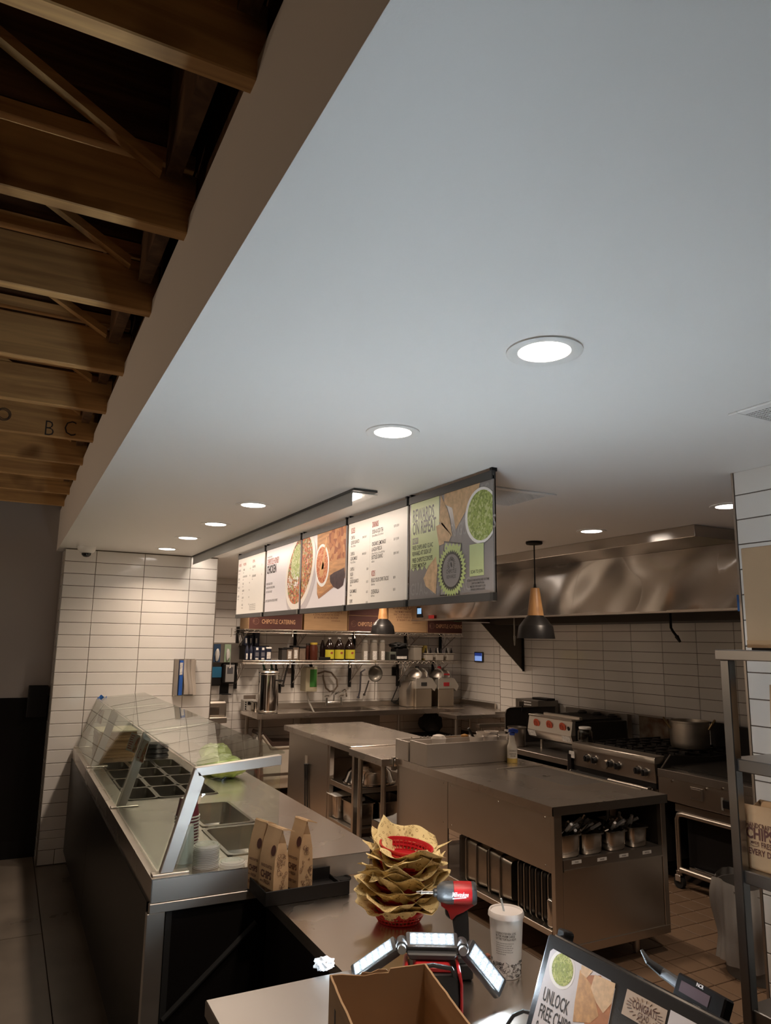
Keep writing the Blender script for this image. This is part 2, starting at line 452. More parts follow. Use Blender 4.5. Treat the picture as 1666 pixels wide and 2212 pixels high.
# timber roof over the dining room
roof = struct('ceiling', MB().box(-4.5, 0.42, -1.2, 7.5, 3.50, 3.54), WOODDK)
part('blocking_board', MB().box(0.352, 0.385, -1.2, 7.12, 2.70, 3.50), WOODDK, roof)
JY = [0.03, 0.63, 1.23, 1.85, 2.40, 3.045, 3.645, 4.25, 4.88, 5.395, 5.995, 6.575]
for i, y in enumerate(JY):
    part('joist', MB().box(-4.4, 0.350, y-0.003, y+0.042, 2.910, 3.085), WOODX, roof, bevel=0.003)
    part('upper_chord', MB().box(-4.4, 0.345, y+0.012, y+0.052, 3.115, 3.155), WOODX, roof)
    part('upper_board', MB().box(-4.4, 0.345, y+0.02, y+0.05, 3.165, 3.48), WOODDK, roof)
    yy = y-0.025
    for X in (0.0, -1.0):
        part('diagonal_brace', MB().prism([(X+0.25, 3.045), (X+0.25, 3.075), (X-0.42, 3.455), (X-0.42, 3.425)], 'y', yy-0.018, yy+0.018), WOODX, roof)
    if i < len(JY)-1:
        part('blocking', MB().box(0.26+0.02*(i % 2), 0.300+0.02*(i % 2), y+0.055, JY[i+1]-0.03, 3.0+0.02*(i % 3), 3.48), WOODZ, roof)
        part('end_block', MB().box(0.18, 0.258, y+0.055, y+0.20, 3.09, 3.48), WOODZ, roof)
# carpenter's pencil letters on the seventh joist
mk = MB()
Mj = frame((0, JY[7]-0.0036, 0), (1, 0, 0), (0, 0, 1))
for px, ch in ((93, 'B'), (136, 'C')):
    p = at_y(px, 932, JY[7]); mk.text(ch, Mj, 0.125, p.x, p.z-0.02, 0.8, off=-0.014)
q = at_y(8, 895, JY[7])
for k in range(3):
    e = ell(q.x, q.z, 0.035-0.006*k, 0.035-0.004*k, 0.5*k, 20)
    mk.tube([Mj @ Vector((x, y, 0)) for x, y in e]+[Mj @ Vector((e[0][0], e[0][1], 0))], 0.0016, 4)
part('pencil_marks', mk, INKBLK, roof, 'letters B C pencilled on the joist')

# dining room end wall
WPAINT = mat('dining_wall_paint', (0.40, 0.375, 0.365), 0.75, bump=0.05, bscale=150)
wd = struct('wall_dining', MB().box(-4.5, 0.40, 7.12, 7.25, 0, 3.5), WPAINT)
part('wainscot', MB().box(-4.5, 0.39, 7.105, 7.12, 0.14, 1.30), BLKGLOSS, wd, 'black wainscot panel')
part('baseboard', MB().box(-4.5, 0.39, 7.10, 7.12, 0.0, 0.14), BLACK, wd, 'dark base strip')
single('wall_panel', MB().box(0.215, 0.37, 7.02, 7.10, 1.14, 1.405), BLACK,
       'small black box panel on the dark wall left of the tiled column', 'panel', bevel=0.004, loc=(0.29, 7.06, 1.14))
struct('wall_left', MB().box(-4.65, -4.5, -2.5, 7.25, 0, 3.5), WPAINT)

# tiled column
PT = 0.1048
wc = struct('wall_column', MB().box(0.393, 1.712, YC+0.008, 7.12, 0, CEIL), GROUT)
MC = frame((0, YC+0.0085, 0), (1, 0, 0), (0, 0, 1))
zr = 2.468
tiles(wc, MC, 0.389, 1.716, 0.205, CEIL, 0.4100, PT, ou=0.643, ov=zr)
tiles(wc, MC, 0.389, 1.716, 0.118, 0.205, 0.4100, 0.087, ou=0.643, ov=0.118)
tiles(wc, MC, 0.389, 1.716, 0.004, 0.118, 0.128, 0.114, ou=0.389, ov=0.004)
tiles(wc, frame((0.3925, 0, 0), (0, -1, 0), (0, 0, 1)), -7.10, -YC-0.006, 0.0, CEIL, 0.41, PT, ou=-7.1, ov=zr)
part('edge_trim', MB().box(0.380, 0.389, YC-0.002, YC+0.008, 0, CEIL), mat('edge_metal', (0.45, 0.40, 0.35), 0.35, 1.0), wc)
part('edge_trim', MB().box(1.714, 1.722, YC-0.002, YC+0.02, 0, CEIL), MATS['edge_metal'], wc)
part('column_side', MB().box(1.712, 1.72, YC+0.02, 7.12, 0, CEIL), TILE, wc)

# kitchen walls
wb = struct('wall_back', MB().box(1.5, 6.1, YB+0.008, YB+0.2, 0, CEIL), GROUT)
tiles(wb, frame((0, YB+0.0085, 0), (1, 0, 0), (0, 0, 1)), 1.55, XL, 0.25, CEIL, 0.4048, 0.1043, ou=3.394, ov=1.25)
wr = struct('wall_right', MB().box(XR+0.008, XR+0.35, 2.3, YJ, 0, CEIL), GROUT)
tiles(wr, frame((XR+0.0085, 0, 0), (0, -1, 0), (0, 0, 1)), -YJ, -2.6, 0.68, 2.30, 0.4097, PT, ou=-7.699, ov=1.656)
part('edge_trim', MB().box(XR, XR+0.2, YJ, YJ+0.006, 0, CEIL), GROUT, wr)
wl = struct('wall_right', MB().box(XL+0.008, XL+0.2, YJ, YB+0.2, 0, CEIL), GROUT)
tiles(wl, frame((XL+0.0085, 0, 0), (0, -1, 0), (0, 0, 1)), -YB, -YJ-0.01, 0.58, CEIL, 0.413, PT*1.01, ou=-8.282, ov=1.667)
wn = struct('wall_near', MB().box(XN+0.008, XN+0.13, -1.0, 2.045, 0, CEIL), GROUT)
tiles(wn, frame((XN+0.0085, 0, 0), (0, -1, 0), (0, 0, 1)), -2.043, 0.4, 0.0, CEIL, 0.41, 0.1072, ou=-2.043, ov=2.478)
part('edge_trim', MB().box(XN-0.001, XN+0.012, 2.043, 2.053, 0, CEIL), MATS['edge_metal'], wn)

# ================================================================== LIGHTS ON THE CEILING
LENS = mat('lit_lens', (1, 1, 1), 0.5, emit=(1.0, 0.90, 0.82), estr=14)
def downlight(x, y, label, power, first=[None]):
    if first[0] is None:
        t = thing('ceiling_light', label, 'light', (x, y, CEIL), group='recessed round ceiling lights')
        part('trim_ring', MB().lathe([(0.098, CEIL-0.0005), (0.098, CEIL-0.005), (0.090, CEIL-0.008), (0.068, CEIL-0.004), (0.066, CEIL-0.0005)], (x, y, 0), 40, cap0=False, cap1=False), WHITEPL, t)
        part('lens', MB().lathe([(0.0, CEIL-0.0035), (0.067, CEIL-0.0035), (0.067, CEIL-0.001)], (x, y, 0), 40), LENS, t, 'lit frosted lens')
        first[0] = t
    else:
        t = dup(first[0], T(x, y, CEIL), label)
    l = bpy.data.lights.new('downlight', 'AREA'); l.shape = 'DISK'; l.size = 0.13; l.energy = power; l.color = WARM; l.spread = math.radians(130)
    lo = bpy.data.objects.new('downlight', l); COL.objects.link(lo); lo.location = (x, y, CEIL-0.012)
    return t
for x, y, lab, p in ((1.17, 1.388, 'largest recessed downlight, the nearest of the row over the counter', P_DOWN),
                  (1.177, 2.239, 'second nearest recessed downlight of the row over the counter', P_DOWN),
                  (1.176, 3.926, 'downlight just left of the near end of the hanging lamp strip', P_DOWN),
                  (1.170, 4.743, 'downlight fourth in the row, halfway along the lamp strip', P_DOWN),
                  (1.160, 5.533, 'downlight fifth in the row, second from the tiled column', P_DOWN),
                  (1.158, 6.338, 'farthest small downlight, right in front of the tiled column', P_DOWN),
                  (3.426, 3.628, 'downlight above the kitchen between the green menu and the hood', P_KITCHEN),
                  (3.408, 2.561, 'downlight half hidden by the tiled wall at right', P_KITCHEN)):
    downlight(x, y, lab, p)
# the rest of the kitchen's downlights, hidden from here behind the menu boards
for k, (x, y) in enumerate(((3.42, 5.78), (3.42, 6.90), (3.42, 8.0), (2.45, 7.10), (2.40, 8.25), (4.45, 7.05), (4.5, 8.1))):
    downlight(x, y, 'kitchen downlight hidden behind the menu boards, %s of that group' % ORD[k], P_HIDDEN)

def vent(x0, x1, y0, y1, label):
    t = thing('air_vent', label, 'vent', ((x0+x1)/2, (y0+y1)/2, CEIL), group='square ceiling air vents')
    f = MB()
    e = 0.035
    for a in ((x0, x1, y0, y0+e), (x0, x1, y1-e, y1), (x0, x0+e, y0+e, y1-e), (x1-e, x1, y0+e, y1-e)): f.box(a[0], a[1], a[2], a[3], CEIL-0.008, CEIL-0.0005)
    part('frame', f, PAINT, t, bevel=0.002)
    part('backing', MB().box(x0+e, x1-e, y0+e, y1-e, CEIL-0.002, CEIL-0.0005), mat('vent_dark', (0.10, 0.10, 0.10), 0.8), t)
    g = MB(); n = 30
    for i in range(n):
        u = x0+e+(x1-x0-2*e)*(i+0.5)/n; g.box(u-0.002, u+0.002, y0+e, y1-e, CEIL-0.006, CEIL-0.003)
        u = y0+e+(y1-y0-2*e)*(i+0.5)/n; g.box(x0+e, x1-e, u-0.002, u+0.002, CEIL-0.0065, CEIL-0.0035)
    part('grille_wires', g, PAINT, t, kind='stuff')
vent(2.02, 2.45, 1.07, 1.50, 'perforated ceiling vent cut by the right edge of the picture')
vent(2.02, 2.42, 2.80, 3.19, 'perforated ceiling vent behind the green menu board')

t = thing('security_camera', 'small white dome camera on the ceiling at the tiled column', 'camera', (0.541, 6.60, CEIL))
part('housing', MB().lathe([(0.075, CEIL-0.0005), (0.075, CEIL-0.02), (0.06, CEIL-0.045), (0.042, CEIL-0.055)], (0.541, 6.60, 0), 28), WHITEPL, t)
part('dome', MB().lathe([(0.040, CEIL-0.052), (0.036, CEIL-0.072), (0.022, CEIL-0.085), (0.004, CEIL-0.089)], (0.541, 6.60, 0), 24), mat('smoked_dome', (0.015, 0.015, 0.015), 0.1), t)

# lamp strip that lights the menus
t = thing('lamp_strip', 'long grey metal lamp strip hung from the ceiling facing the menus', 'light fixture', (1.52, 5.0, CEIL))
GREYMETAL = mat('grey_enamel', (0.33, 0.34, 0.34), 0.35)
part('face_plate', MB().box(1.476, 1.482, 3.246, 6.76, CEIL-0.082, CEIL-0.012), GREYMETAL, t)
part('mounting_rail', MB().box(1.468, 1.60, 3.20, 6.76, CEIL-0.012, CEIL-0.0005), mat('rail_dark', (0.06, 0.06, 0.06), 0.5), t)
part('top_plate', MB().box(1.482, 1.62, 3.24, 6.76, CEIL-0.016, CEIL-0.012), WHITEPL, t)
part('lens', MB().box(1.500, 1.545, 3.27, 6.74, CEIL-0.030, CEIL-0.016), mat('strip_lens', (1, 1, 1), 0.5, emit=(1.0, 0.86, 0.74), estr=10), t, 'lit lens')
l = bpy.data.lights.new('strip', 'AREA'); l.shape = 'RECTANGLE'; l.size = 0.04; l.size_y = 3.4; l.energy = P_STRIP; l.color = (1.0, 0.80, 0.64)
lo = bpy.data.objects.new('strip', l); COL.objects.link(lo)
lo.matrix_world = T(1.53, 5.0, CEIL-0.034) @ Matrix.Rotation(-math.radians(35), 4, 'Y')

# ================================================================== MENU BOARDS
XM = 1.80
FOODMIX = cell_mat('printed_bowl', [(0.35, 0.10, 0.04), (0.50, 0.22, 0.08), (0.16, 0.07, 0.04), (0.55, 0.10, 0.06), (0.62, 0.50, 0.36), (0.25, 0.30, 0.10), (0.48, 0.28, 0.12)], 75)
LETT = cell_mat('printed_lettuce', [(0.38, 0.46, 0.16), (0.52, 0.56, 0.28), (0.28, 0.36, 0.10), (0.60, 0.60, 0.38)], 110)
SALSA = cell_mat('printed_salsa', [(0.55, 0.16, 0.06), (0.62, 0.24, 0.10), (0.42, 0.10, 0.04), (0.66, 0.36, 0.20)], 120)
GUAC = cell_mat('printed_guacamole', [(0.38, 0.46, 0.13), (0.30, 0.38, 0.09), (0.50, 0.56, 0.24), (0.22, 0.29, 0.07)], 90)
CHIP = mat('printed_chip', (0.62, 0.42, 0.24), 0.6, var=0.18, vscale=35)
CHIP2 = mat('printed_chip_red', (0.46, 0.19, 0.08), 0.6, var=0.2, vscale=30)
WOODPR = mat('printed_board', (0.52, 0.27, 0.12), 0.6, var=0.25, vscale=8, vstretch=(1, 1, 8))
CHICK = cell_mat('printed_chicken', [(0.40, 0.15, 0.05), (0.50, 0.24, 0.10), (0.26, 0.08, 0.03)], 30)
CREAM = mat('menu_cream', (0.80, 0.77, 0.72), 0.35)
LILAC = mat('menu_lilac', (0.72, 0.69, 0.72), 0.35)
MGREY = mat('menu_grey', (0.27, 0.25, 0.245), 0.30)
MGREY2 = mat('menu_grey_letters', (0.33, 0.31, 0.305), 0.30)
LIME = mat('menu_lime', (0.52, 0.60, 0.30), 0.35)
LIME2 = mat('menu_lime_zigzag', (0.50, 0.60, 0.24), 0.35)
MDARK = mat('menu_charcoal', (0.045, 0.045, 0.04), 0.4)
ARMGREY = mat('menu_bar', (0.045, 0.043, 0.042), 0.45)
PLATE = mat('printed_plate', (0.78, 0.73, 0.68), 0.4)
SHADE = mat('printed_soft_shadow', (0.50, 0.46, 0.48), 0.5)

def menu_board(ya, yb, face, label):
    """ya > yb: left edge far away, right edge near"""
    t = thing('menu_board', label, 'menu', (XM, (ya+yb)/2, 2.006), group='menu boards hanging in a row')
    part('panel', MB().box(XM, XM+0.006, yb, ya, 2.03, 2.545), face, t)
    part('top_bar', MB().box(XM-0.006, XM+0.012, yb, ya, 2.528, CEIL-0.014), ARMGREY, t, bevel=0.001)
    part('bottom_bar', MB().box(XM-0.008, XM+0.014, yb-0.004, ya-0.004, 2.006, 2.040), ARMGREY, t, bevel=0.001)
    for y in (ya-0.009, yb+0.009):
        part('hanging_rod', MB().cyl((XM+0.018, y, 2.02), (XM+0.018, y, CEIL-0.016), 0.003, n=6), BLACK, t)
        part('ceiling_bracket', MB().box(XM-0.004, XM+0.024, y-0.008, y+0.008, CEIL-0.016, CEIL-0.0005), BLACK, t)
    part('end_clip', MB().box(XM-0.011, XM+0.010, yb-0.008, yb+0.014, 2.004, 2.042), CLEAR, t)
    wv = ya-yb
    return t, frame((XM-0.0008, ya, 2.040), (0, -1, 0), (0, 0, 1)), wv, 0.488
def menu_print(t, M, items, m, name='lettering', label=None):
    mb = MB()
    for it in items: mb.text(it[0], M, it[3], it[1], it[2], it[4] if len(it) > 4 else 0.62, off=it[5] if len(it) > 5 else 0.0)
    part(name, mb, m, t, label)

# board 1: entrees, far left
t, M, W, H = menu_board(6.372, 5.615, CREAM, 'narrow-looking cream menu board, farthest left of the row')
menu_print(t, M, [('ENTREE', .03*W, .86*H, .034), ('PROTEIN', .21*W, .86*H, .034), ('EXTRA', .57*W, .87*H, .034)], INKRED, 'headings', 'red headings')
L = []
for i, (a, b) in enumerate((('BURRITO', '740-1210 cal'), ('BOWL', '420-910 cal'), ('TACOS', '480-700 cal'), ('SALAD', '420-910 cal'))):
    y = (.77-.155*i)*H; L += [(a, .03*W, y, .026), (b, .03*W, y-.022, .014)]
for i, (a, b) in enumerate((('CHICKEN', '180 cal'), ('HOT HONEY CHICKEN', '210 cal'), ('STEAK', '150 cal'), ('CARNITAS', '210 cal'), ('SOFRITAS', '150 cal'), ('VEGGIE', 'fajita veggies'))):
    y = (.77-.125*i)*H; L += [(a, .21*W, y, .024, .5), (b, .21*W, y-.022, .014), ('9.50', .47*W, y, .018)]
L += [('GUACAMOLE', .57*W, .78*H, .026, .55), ('230 cal', .57*W, .735*H, .014), ('2.75', .90*W, .78*H, .018), ('QUESO BLANCO', .57*W, .62*H, .026, .55), ('120 cal', .57*W, .575*H, .014), ('1.75', .90*W, .62*H, .018)]
for k in range(4): L.append(('2,000 calories a day is used for general nutrition advice', .52*W, (.145-.03*k)*H, .013, .58))
menu_print(t, M, L, INKBLK)

# board 2: honey chicken
t, M, W, H = menu_board(5.567, 4.802, LILAC, 'menu board headed CHICKEN with half a plate of food on its right')
def pl(d): return clip(d, 0, W-0.001, 0, H)
cx, cy = 0.99*W, 0.57*H
part('plate_shadow', flats([pl(ell(cx+0.02, cy-0.05, 0.325, 0.245, 0.75, 40))], M, 0.0001), SHADE, t)
part('plate_print', flats([pl(ell(cx, cy, 0.32, 0.245, 0.75, 40))], M, 0.0003), PLATE, t)
part('bowl_food_print', flats([pl(ell(cx, cy, 0.275, 0.205, 0.75, 40))], M, 0.0006), FOODMIX, t)
part('lettuce_print', flats([pl(ell(0.93*W, 0.69*H, 0.14, 0.115, 0.75, 26))], M, 0.0009), LETT, t)
ch = MB()
for k in range(34):
    a = RND.uniform(0, 6.28); x, y = RND.uniform(.70, .98)*W, RND.uniform(.30, .52)*H
    p = [(x, y), (x+.02*math.cos(a), y+.02*math.sin(a)), (x+.03*math.cos(a+.7), y+.03*math.sin(a+.7))]
    ch.tube([M @ Vector((min(q[0], W-.002), q[1], 0.0012)) for q in p], 0.0022, 4)
part('cheese_print', ch, INKWHT, t)
menu_print(t, M, [('FOR A LIMITED TIME', .03*W, .865*H, .020)], INKBLK, 'small_heading')
menu_print(t, M, [('CHIPOTLE HONEY', .03*W, .755*H, .068, .50, .016)], mat('dusty_red', (0.50, 0.20, 0.17), 0.6), 'red_heading', 'red condensed heading')
menu_print(t, M, [('CHICKEN', .03*W, .615*H, .088, .60, .03), ('FRESHLY GRILLED CHICKEN', .03*W, .43*H, .024, .5), ('MARINATED WITH CHIPOTLE PEPPERS', .03*W, .365*H, .024, .5), ('AND A TOUCH OF HONEY', .03*W, .30*H, .024, .5),
                  ('CHIPOTLE HEAT WITH A TOUCH OF SWEET', .02*W, .155*H, .026, .56, .003)], INKBLK)

# board 3: salsa photograph
t, M, W, H = menu_board(4.765, 4.018, LILAC, 'menu board with a printed salsa cup on a wooden board')
cx, cy = -0.01*W-0.035, 0.57*H
part('plate_shadow', flats([pl(ell(cx+0.03, cy-0.05, 0.325, 0.245, 0.75, 40))], M, 0.0001), SHADE, t)
part('plate_print', flats([pl(ell(cx, cy, 0.32, 0.245, 0.75, 40))], M, 0.0003), PLATE, t)
part('bowl_food_print', flats([pl(ell(cx, cy, 0.275, 0.205, 0.75, 40))], M, 0.0006), FOODMIX, t)
bd = clip([(.40*W, .22*H), (.44*W, .15*H), (1.3*W, .50*H), (1.3*W, 1.2*H), (.36*W, 1.2*H)], 0, W-.001, 0, H)
part('board_edge_print', flats([[(x, y-.018) for x, y in bd if True]], M, 0.0002), mat('printed_board_edge', (0.36, 0.17, 0.08), 0.6), t)
part('cutting_board_print', flats([bd], M, 0.0005), WOODPR, t)
part('chicken_print', flats([pl([(.66*W, H), (.60*W, .86*H), (.68*W, .72*H), (.64*W, .62*H), (.74*W, .56*H), (.86*W, .60*H), (1.1*W, .58*H), (1.1*W, 1.1*H)])], M, 0.0008), CHICK, t)
part('salsa_cup_print', flats([ell(.50*W, .56*H, .118, .142, 0.2, 36)], M, 0.0010), INKWHT, t)
part('salsa_print', flats([ell(.50*W, .565*H, .098, .122, 0.2, 36)], M, 0.0013), SALSA, t)
part('spoon_print', flats([[(.49*W, .50*H), (.535*W, .51*H), (.60*W, .92*H), (.575*W, .93*H)], ell(.50*W, .50*H, .035, .05, -.3, 20)], M, 0.0016), mat('printed_spoon', (0.62, 0.34, 0.14), 0.5), t)
part('pepper_print', flats([pl([(.68*W, .40*H), (.76*W, .43*H), (.98*W, .47*H), (1.0*W, .38*H), (.96*W, .25*H), (.86*W, .21*H), (.76*W, .25*H), (.69*W, .32*H)])], M, 0.0010), mat('printed_dark_pepper', (0.06, 0.03, 0.035), 0.4, var=.5, vscale=30), t)

# board 4: sides and drinks
t, M, W, H = menu_board(3.983, 3.245, CREAM, 'cream menu board listing SIDES, DRINKS and KIDS')
menu_print(t, M, [('SIDES', .05*W, .875*H, .046, .5, .004), ('DRINKS', .44*W, .875*H, .046, .5, .004), ('KIDS', .44*W, .305*H, .046, .5, .004)], INKRED, 'headings', 'red headings')
L = []
for i, (a, b, pr) in enumerate(((('CHIPS &', 'QUESO BLANCO'), '780 cal | 1290 cal', '$4.60 | $6.10'), (('CHIPS &', 'GUACAMOLE'), '770 cal | 1270 cal', '$4.40 | $6.20'), (('CHIPS &', 'SALSA'), '560-640 cal', '$2.60'), (('QUESO BLANCO',), '240 cal', '$1.75'), (('GUACAMOLE',), '230 cal', '$2.75'), (('CHIPS',), '540 cal', '$1.80'))):
    y = (.80, .60, .41, .26, .14, .02)[i]*H
    for k, s in enumerate(a): L.append((s, .05*W, y-.03*k, .030, .52, .002))
    y2 = y-.03*(len(a)-1)
    L += [(b, .05*W, y2-.018, .016, .6), (pr, .27*W if '|' in pr else .355*W, y-.01, .018, .55)]
for a, b, pr, y in ((('SODA & ICED TEA',), '22 fl oz 0-280 cal | 32 fl oz 0-410 cal', '$2.70 | $2.90', .80), (('ORGANIC LEMONADE', '& AGUA FRESCA'), '22 fl oz 170-210 cal | 32 fl oz 250-310 cal', '$3.15 | $3.45', .655), (('BOTTLED DRINKS',), '0-260 cal', '$2.85 - $4.15', .50), (('BUILD YOUR OWN TACOS',), '350-610 cal', '$5.70', .235), (('QUESADILLA',), '520-750 cal', '$5.50', .105)):
    y *= H
    for k, s in enumerate(a): L.append((s, .44*W, y-.031*k, .033, .52, .002))
    y2 = y-.031*(len(a)-1)
    L += [(b, .44*W, y2-.018, .016, .6), (pr, .80*W, y+.004, .018, .6)]
menu_print(t, M, L, INKBLK)
part('divider_line', flats([rectpts(.405*W, .407*W, .04*H, .86*H)], M), mat('rule_grey', (.55, .5, .46), .7), t)

# board 5: rewards
t, M, W, H = menu_board(3.220, 2.491, MGREY, 'nearest menu board, grey and lime, headed REWARDS ON REPEAT')
menu_print(t, M, [('GUAC CHIPS GUAC', .02*W, .04*H, .085, .72, .012), ('CHIPS GUAC CHIPS', .42*W, .56*H, .085, .6, .012), ('CHIPS GUAC', .55*W, .86*H, .085, .62, .012)], MGREY2, 'ghost_lettering', 'faint background lettering')
zz = [(.0*W+.03*W*k, (.325 if k % 2 else .285)*H) for k in range(14)]
part('lime_card', flats([[(.02*W, H)]+[(max(.02*W, x), y) for x, y in zz]+[(.40*W, .33*H), (.40*W, H)]], M, 0.0006), LIME, t)
part('chip_print', flats([pl([(.42*W, H), (.40*W, .74*H), (.47*W, .66*H), (.53*W, .60*H), (.56*W, .56*H), (.53*W, .74*H), (.50*W, .84*H)]),
                     pl([(.47*W, 1.1*H), (.46*W, .90*H), (.56*W, .84*H), (.60*W, .62*H), (.72*W, .78*H), (.86*W, .96*H), (.90*W, 1.1*H)]),
                     [(.28*W, .33*H), (.20*W, .20*H), (.23*W, .12*H), (.36*W, .03*H), (.38*W, .28*H), (.36*W, .40*H)][::-1],
                     [(.36*W, .70*H), (.44*W, .72*H), (.55*W, .58*H), (.52*W, .52*H), (.40*W, .50*H)]], M, 0.0009), CHIP, t, 'printed tortilla chips')
ph = [(.47*W, .52*H), (.66*W, .47*H), (.63*W, .02*H), (.42*W, .02*H)]
part('phone_edge_print', flats([[(.462*W, .535*H), (.668*W, .483*H), (.638*W, .01*H), (.412*W, .01*H)]], M, 0.0010), MDARK, t)
part('phone_print', flats([ph], M, 0.0011), MGREY2, t)
zzp = []
for k in range(6):
    y = .50-.05*k
    xa, xb = (.47-.0098*k)*W, (.658-.0055*k)*W
    up_ = [(xa+(xb-xa)*j/9, (y-.035*j/9+(0.018 if j % 2 else -.018))*H) for j in range(10)]
    zzp.append(up_+[(x, yy-.034*H) for x, yy in up_[::-1]])
part('zigzag_print', flats(zzp[1::2], M, 0.0013), MDARK, t)
part('lime_zigzag_print', flats(zzp[:1], M, 0.0013), LIME2, t)
part('lime_burst_print', flats([[(x+.55*W, y+.24*H) for x, y in star(0, 0, .105, .125, 34)]], M, 0.0015), LIME2, t)
part('dark_burst_print', flats([[(x+.55*W, y+.24*H) for x, y in star(0, 0, .084, .098, 34)]], M, 0.0017), MDARK, t)
part('emblem_disc', flats([ell(.55*W, .24*H, .076, .076)], M, 0.0019), MGREY, t)
em = MB()
Me = M @ T(0, 0, 0.0017)
em.text('CHIPOTLE', Me, .026, .55*W, .215*H, .72, 'CENTER', .004); em.text('REWARDS', Me, .024, .55*W, .165*H, .72, 'CENTER', .004)
for k in range(15):
    a = math.radians(-40+260*k/14); c, s_ = math.cos(a), math.sin(a)
    em.tube([Me @ Vector((.55*W+.018*c, .30*H+.018*s_, .0004)), Me @ Vector((.55*W+.034*c, .30*H+.034*s_, .0004))], .0011, 4)
em.face([Me @ Vector((x, y, .0004)) for x, y in ell(.55*W, .295*H, .006, .013, .3, 14)])
part('emblem_print', em, MDARK, t, 'round pepper emblem with rays')
part('bowl_print', flats([pl(ell(.88*W, .70*H, .125, .125))], M, 0.0012), INKWHT, t)
part('guacamole_print', flats([pl(ell(.885*W, .70*H, .110, .112))], M, 0.0015), GUAC, t)
part('lime_card', flats([rectpts(.755*W, .905*W, .16*H, .45*H)], M, 0.0012), LIME, t, 'blank lime card')
menu_print(t, M @ T(0, 0, .0008), [('REWARDS', .045*W, .80*H, .092, .50, .016), ('ON REPEAT', .045*W, .665*H, .092, .475, .016), ('FREE CHIPS AND GUAC', .045*W, .505*H, .032, .60, .012), ('REWARD AT SIGN UP', .045*W, .445*H, .032, .60, .012), ('FREE CHIPOTLE DROPS', .045*W, .375*H, .032, .60, .012), ('EVERY MONTH*', .045*W, .315*H, .032, .60, .012)],
           MDARK, 'lettering')
part('new_tag', flats([rectpts(.045*W, .125*W, .565*H, .63*H)], M, .0009), MGREY, t)
mb = MB(); mb.text('NEW', M @ T(0, 0, .0012), .030, .052*W, .578*H, .7, off=.012); part('new_lettering', mb, LIME, t)
mb = MB(); M5 = M @ T(0, 0, .0014)
mb.text('SCAN TO JOIN', M5, .021, .768*W, .185*H, .66, off=.008)
for k, s in enumerate(('TO SIGN UP, PURCHASE REQUIRED. SEE TERMS', 'CHIPOTLE.COM/APP-LEGAL', 'MUST BE 13 OR OLDER TO JOIN.', 'REWARDS EXPIRE IN 60 DAYS')):
    mb.text(s, M, .013, .84*W, (.115-.028*k)*H, .62, 'CENTER', .003)
part('small_print', mb, MDARK, t)
# ================================================================== SERVING COUNTER
X0, X1c, Y0, Y1c, ZC = 0.587, 1.578, 3.056, 6.775, 0.914
GRID = (0.700, 1.224, 4.500, 5.850)
W1 = (0.945, 1.218, 3.745, 4.270)
W2 = (0.930, 1.216, 3.225, 3.710)
t = thing('serving_counter', 'long steel topped serving counter with black front along the customer side', 'counter', (1.08, 4.9, 0))
c = MB(); zt = ZC; zb = ZC-0.004
ys = [Y0, W2[2], W2[3], W1[2], W1[3], GRID[2], GRID[3], Y1c]
for a, b, hole in ((ys[0], ys[1], None), (ys[1], ys[2], W2), (ys[2], ys[3], None), (ys[3], ys[4], W1), (ys[4], ys[5], None), (ys[5], ys[6], GRID), (ys[6], ys[7], None)):
    if hole: c.box(X0, hole[0], a, b, zb, zt); c.box(hole[1], X1c, a, b, zb, zt)
    elif a == Y0: c.prism([(X0, a), (1.522, a), (X1c, a+0.11), (X1c, b), (X0, b)], 'z', zb, zt)
    else: c.box(X0, X1c, a, b, zb, zt)
c.box(X0, X0+0.004, Y0, Y1c, 0.825, zb)
c.box(X1c-0.004, X1c, Y0+0.11, Y1c, 0.845, zb)
c.prism([(1.520, Y0), (1.522, Y0), (X1c, Y0+0.11), (X1c-0.004, Y0+0.11)], 'z', 0.835, zb)
part('worktop', c, STEELTOP, t, kind='stuff')
part('end_apron', MB().box(X0+0.004, 1.520, Y0, Y0+0.004, 0.828, zb), STEELBR, t)
c = MB(); c.box(X0-0.003, 1.07, Y0-0.006, Y0+0.02, 0.792, 0.826); c.box(X0+0.0, 1.07, Y0+0.004, Y0+0.02, 0.826, 0.832)
part('end_rail', c, STEELBR, t, bevel=0.002)
part('corner_leg', MB().box(X0-0.010, X0+0.058, Y0-0.004, Y0+0.03, 0.15, 0.792), STEELBR, t, bevel=0.002)
part('leg_foot', MB().box(X0-0.014, X0+0.062, Y0-0.006, Y0+0.032, 0.0, 0.15), STEELDK, t, bevel=0.002)
part('front_panel', MB().box(0.580, 0.590, Y0+0.034, 5.20, 0.10, 0.826), BLKGLOSS, t, 'black front panel', bevel=0.001)
part('front_panel', MB().box(0.580, 0.590, 5.204, Y1c, 0.10, 0.826), BLKGLOSS, t, 'black front panel', bevel=0.001)
part('kick_plate', MB().box(0.63, 0.64, Y0+0.04, Y1c, 0.0, 0.10), BLACK, t)
part('end_panel', MB().box(X0+0.06, 1.50, Y0+0.012, Y0+0.03, 0.02, 0.79), BLKGLOSS, t, 'black end panel')
part('end_strip', MB().box(X0+0.062, X0+0.085, Y0+0.002, Y0+0.012, 0.02, 0.79), RUBBER, t)
part('rod', MB().cyl((1.012, Y0-0.0, 0.70), (0.66, Y0-0.0, 0.41), 0.011, n=8), RUBBER, t, 'thin black diagonal brace')  # thin dark rod laid diagonally across the end panel
part('cabinet_body', MB().box(0.66, 1.545, Y0+0.04, Y1c, 0.08, 0.70), STEELDK, t)

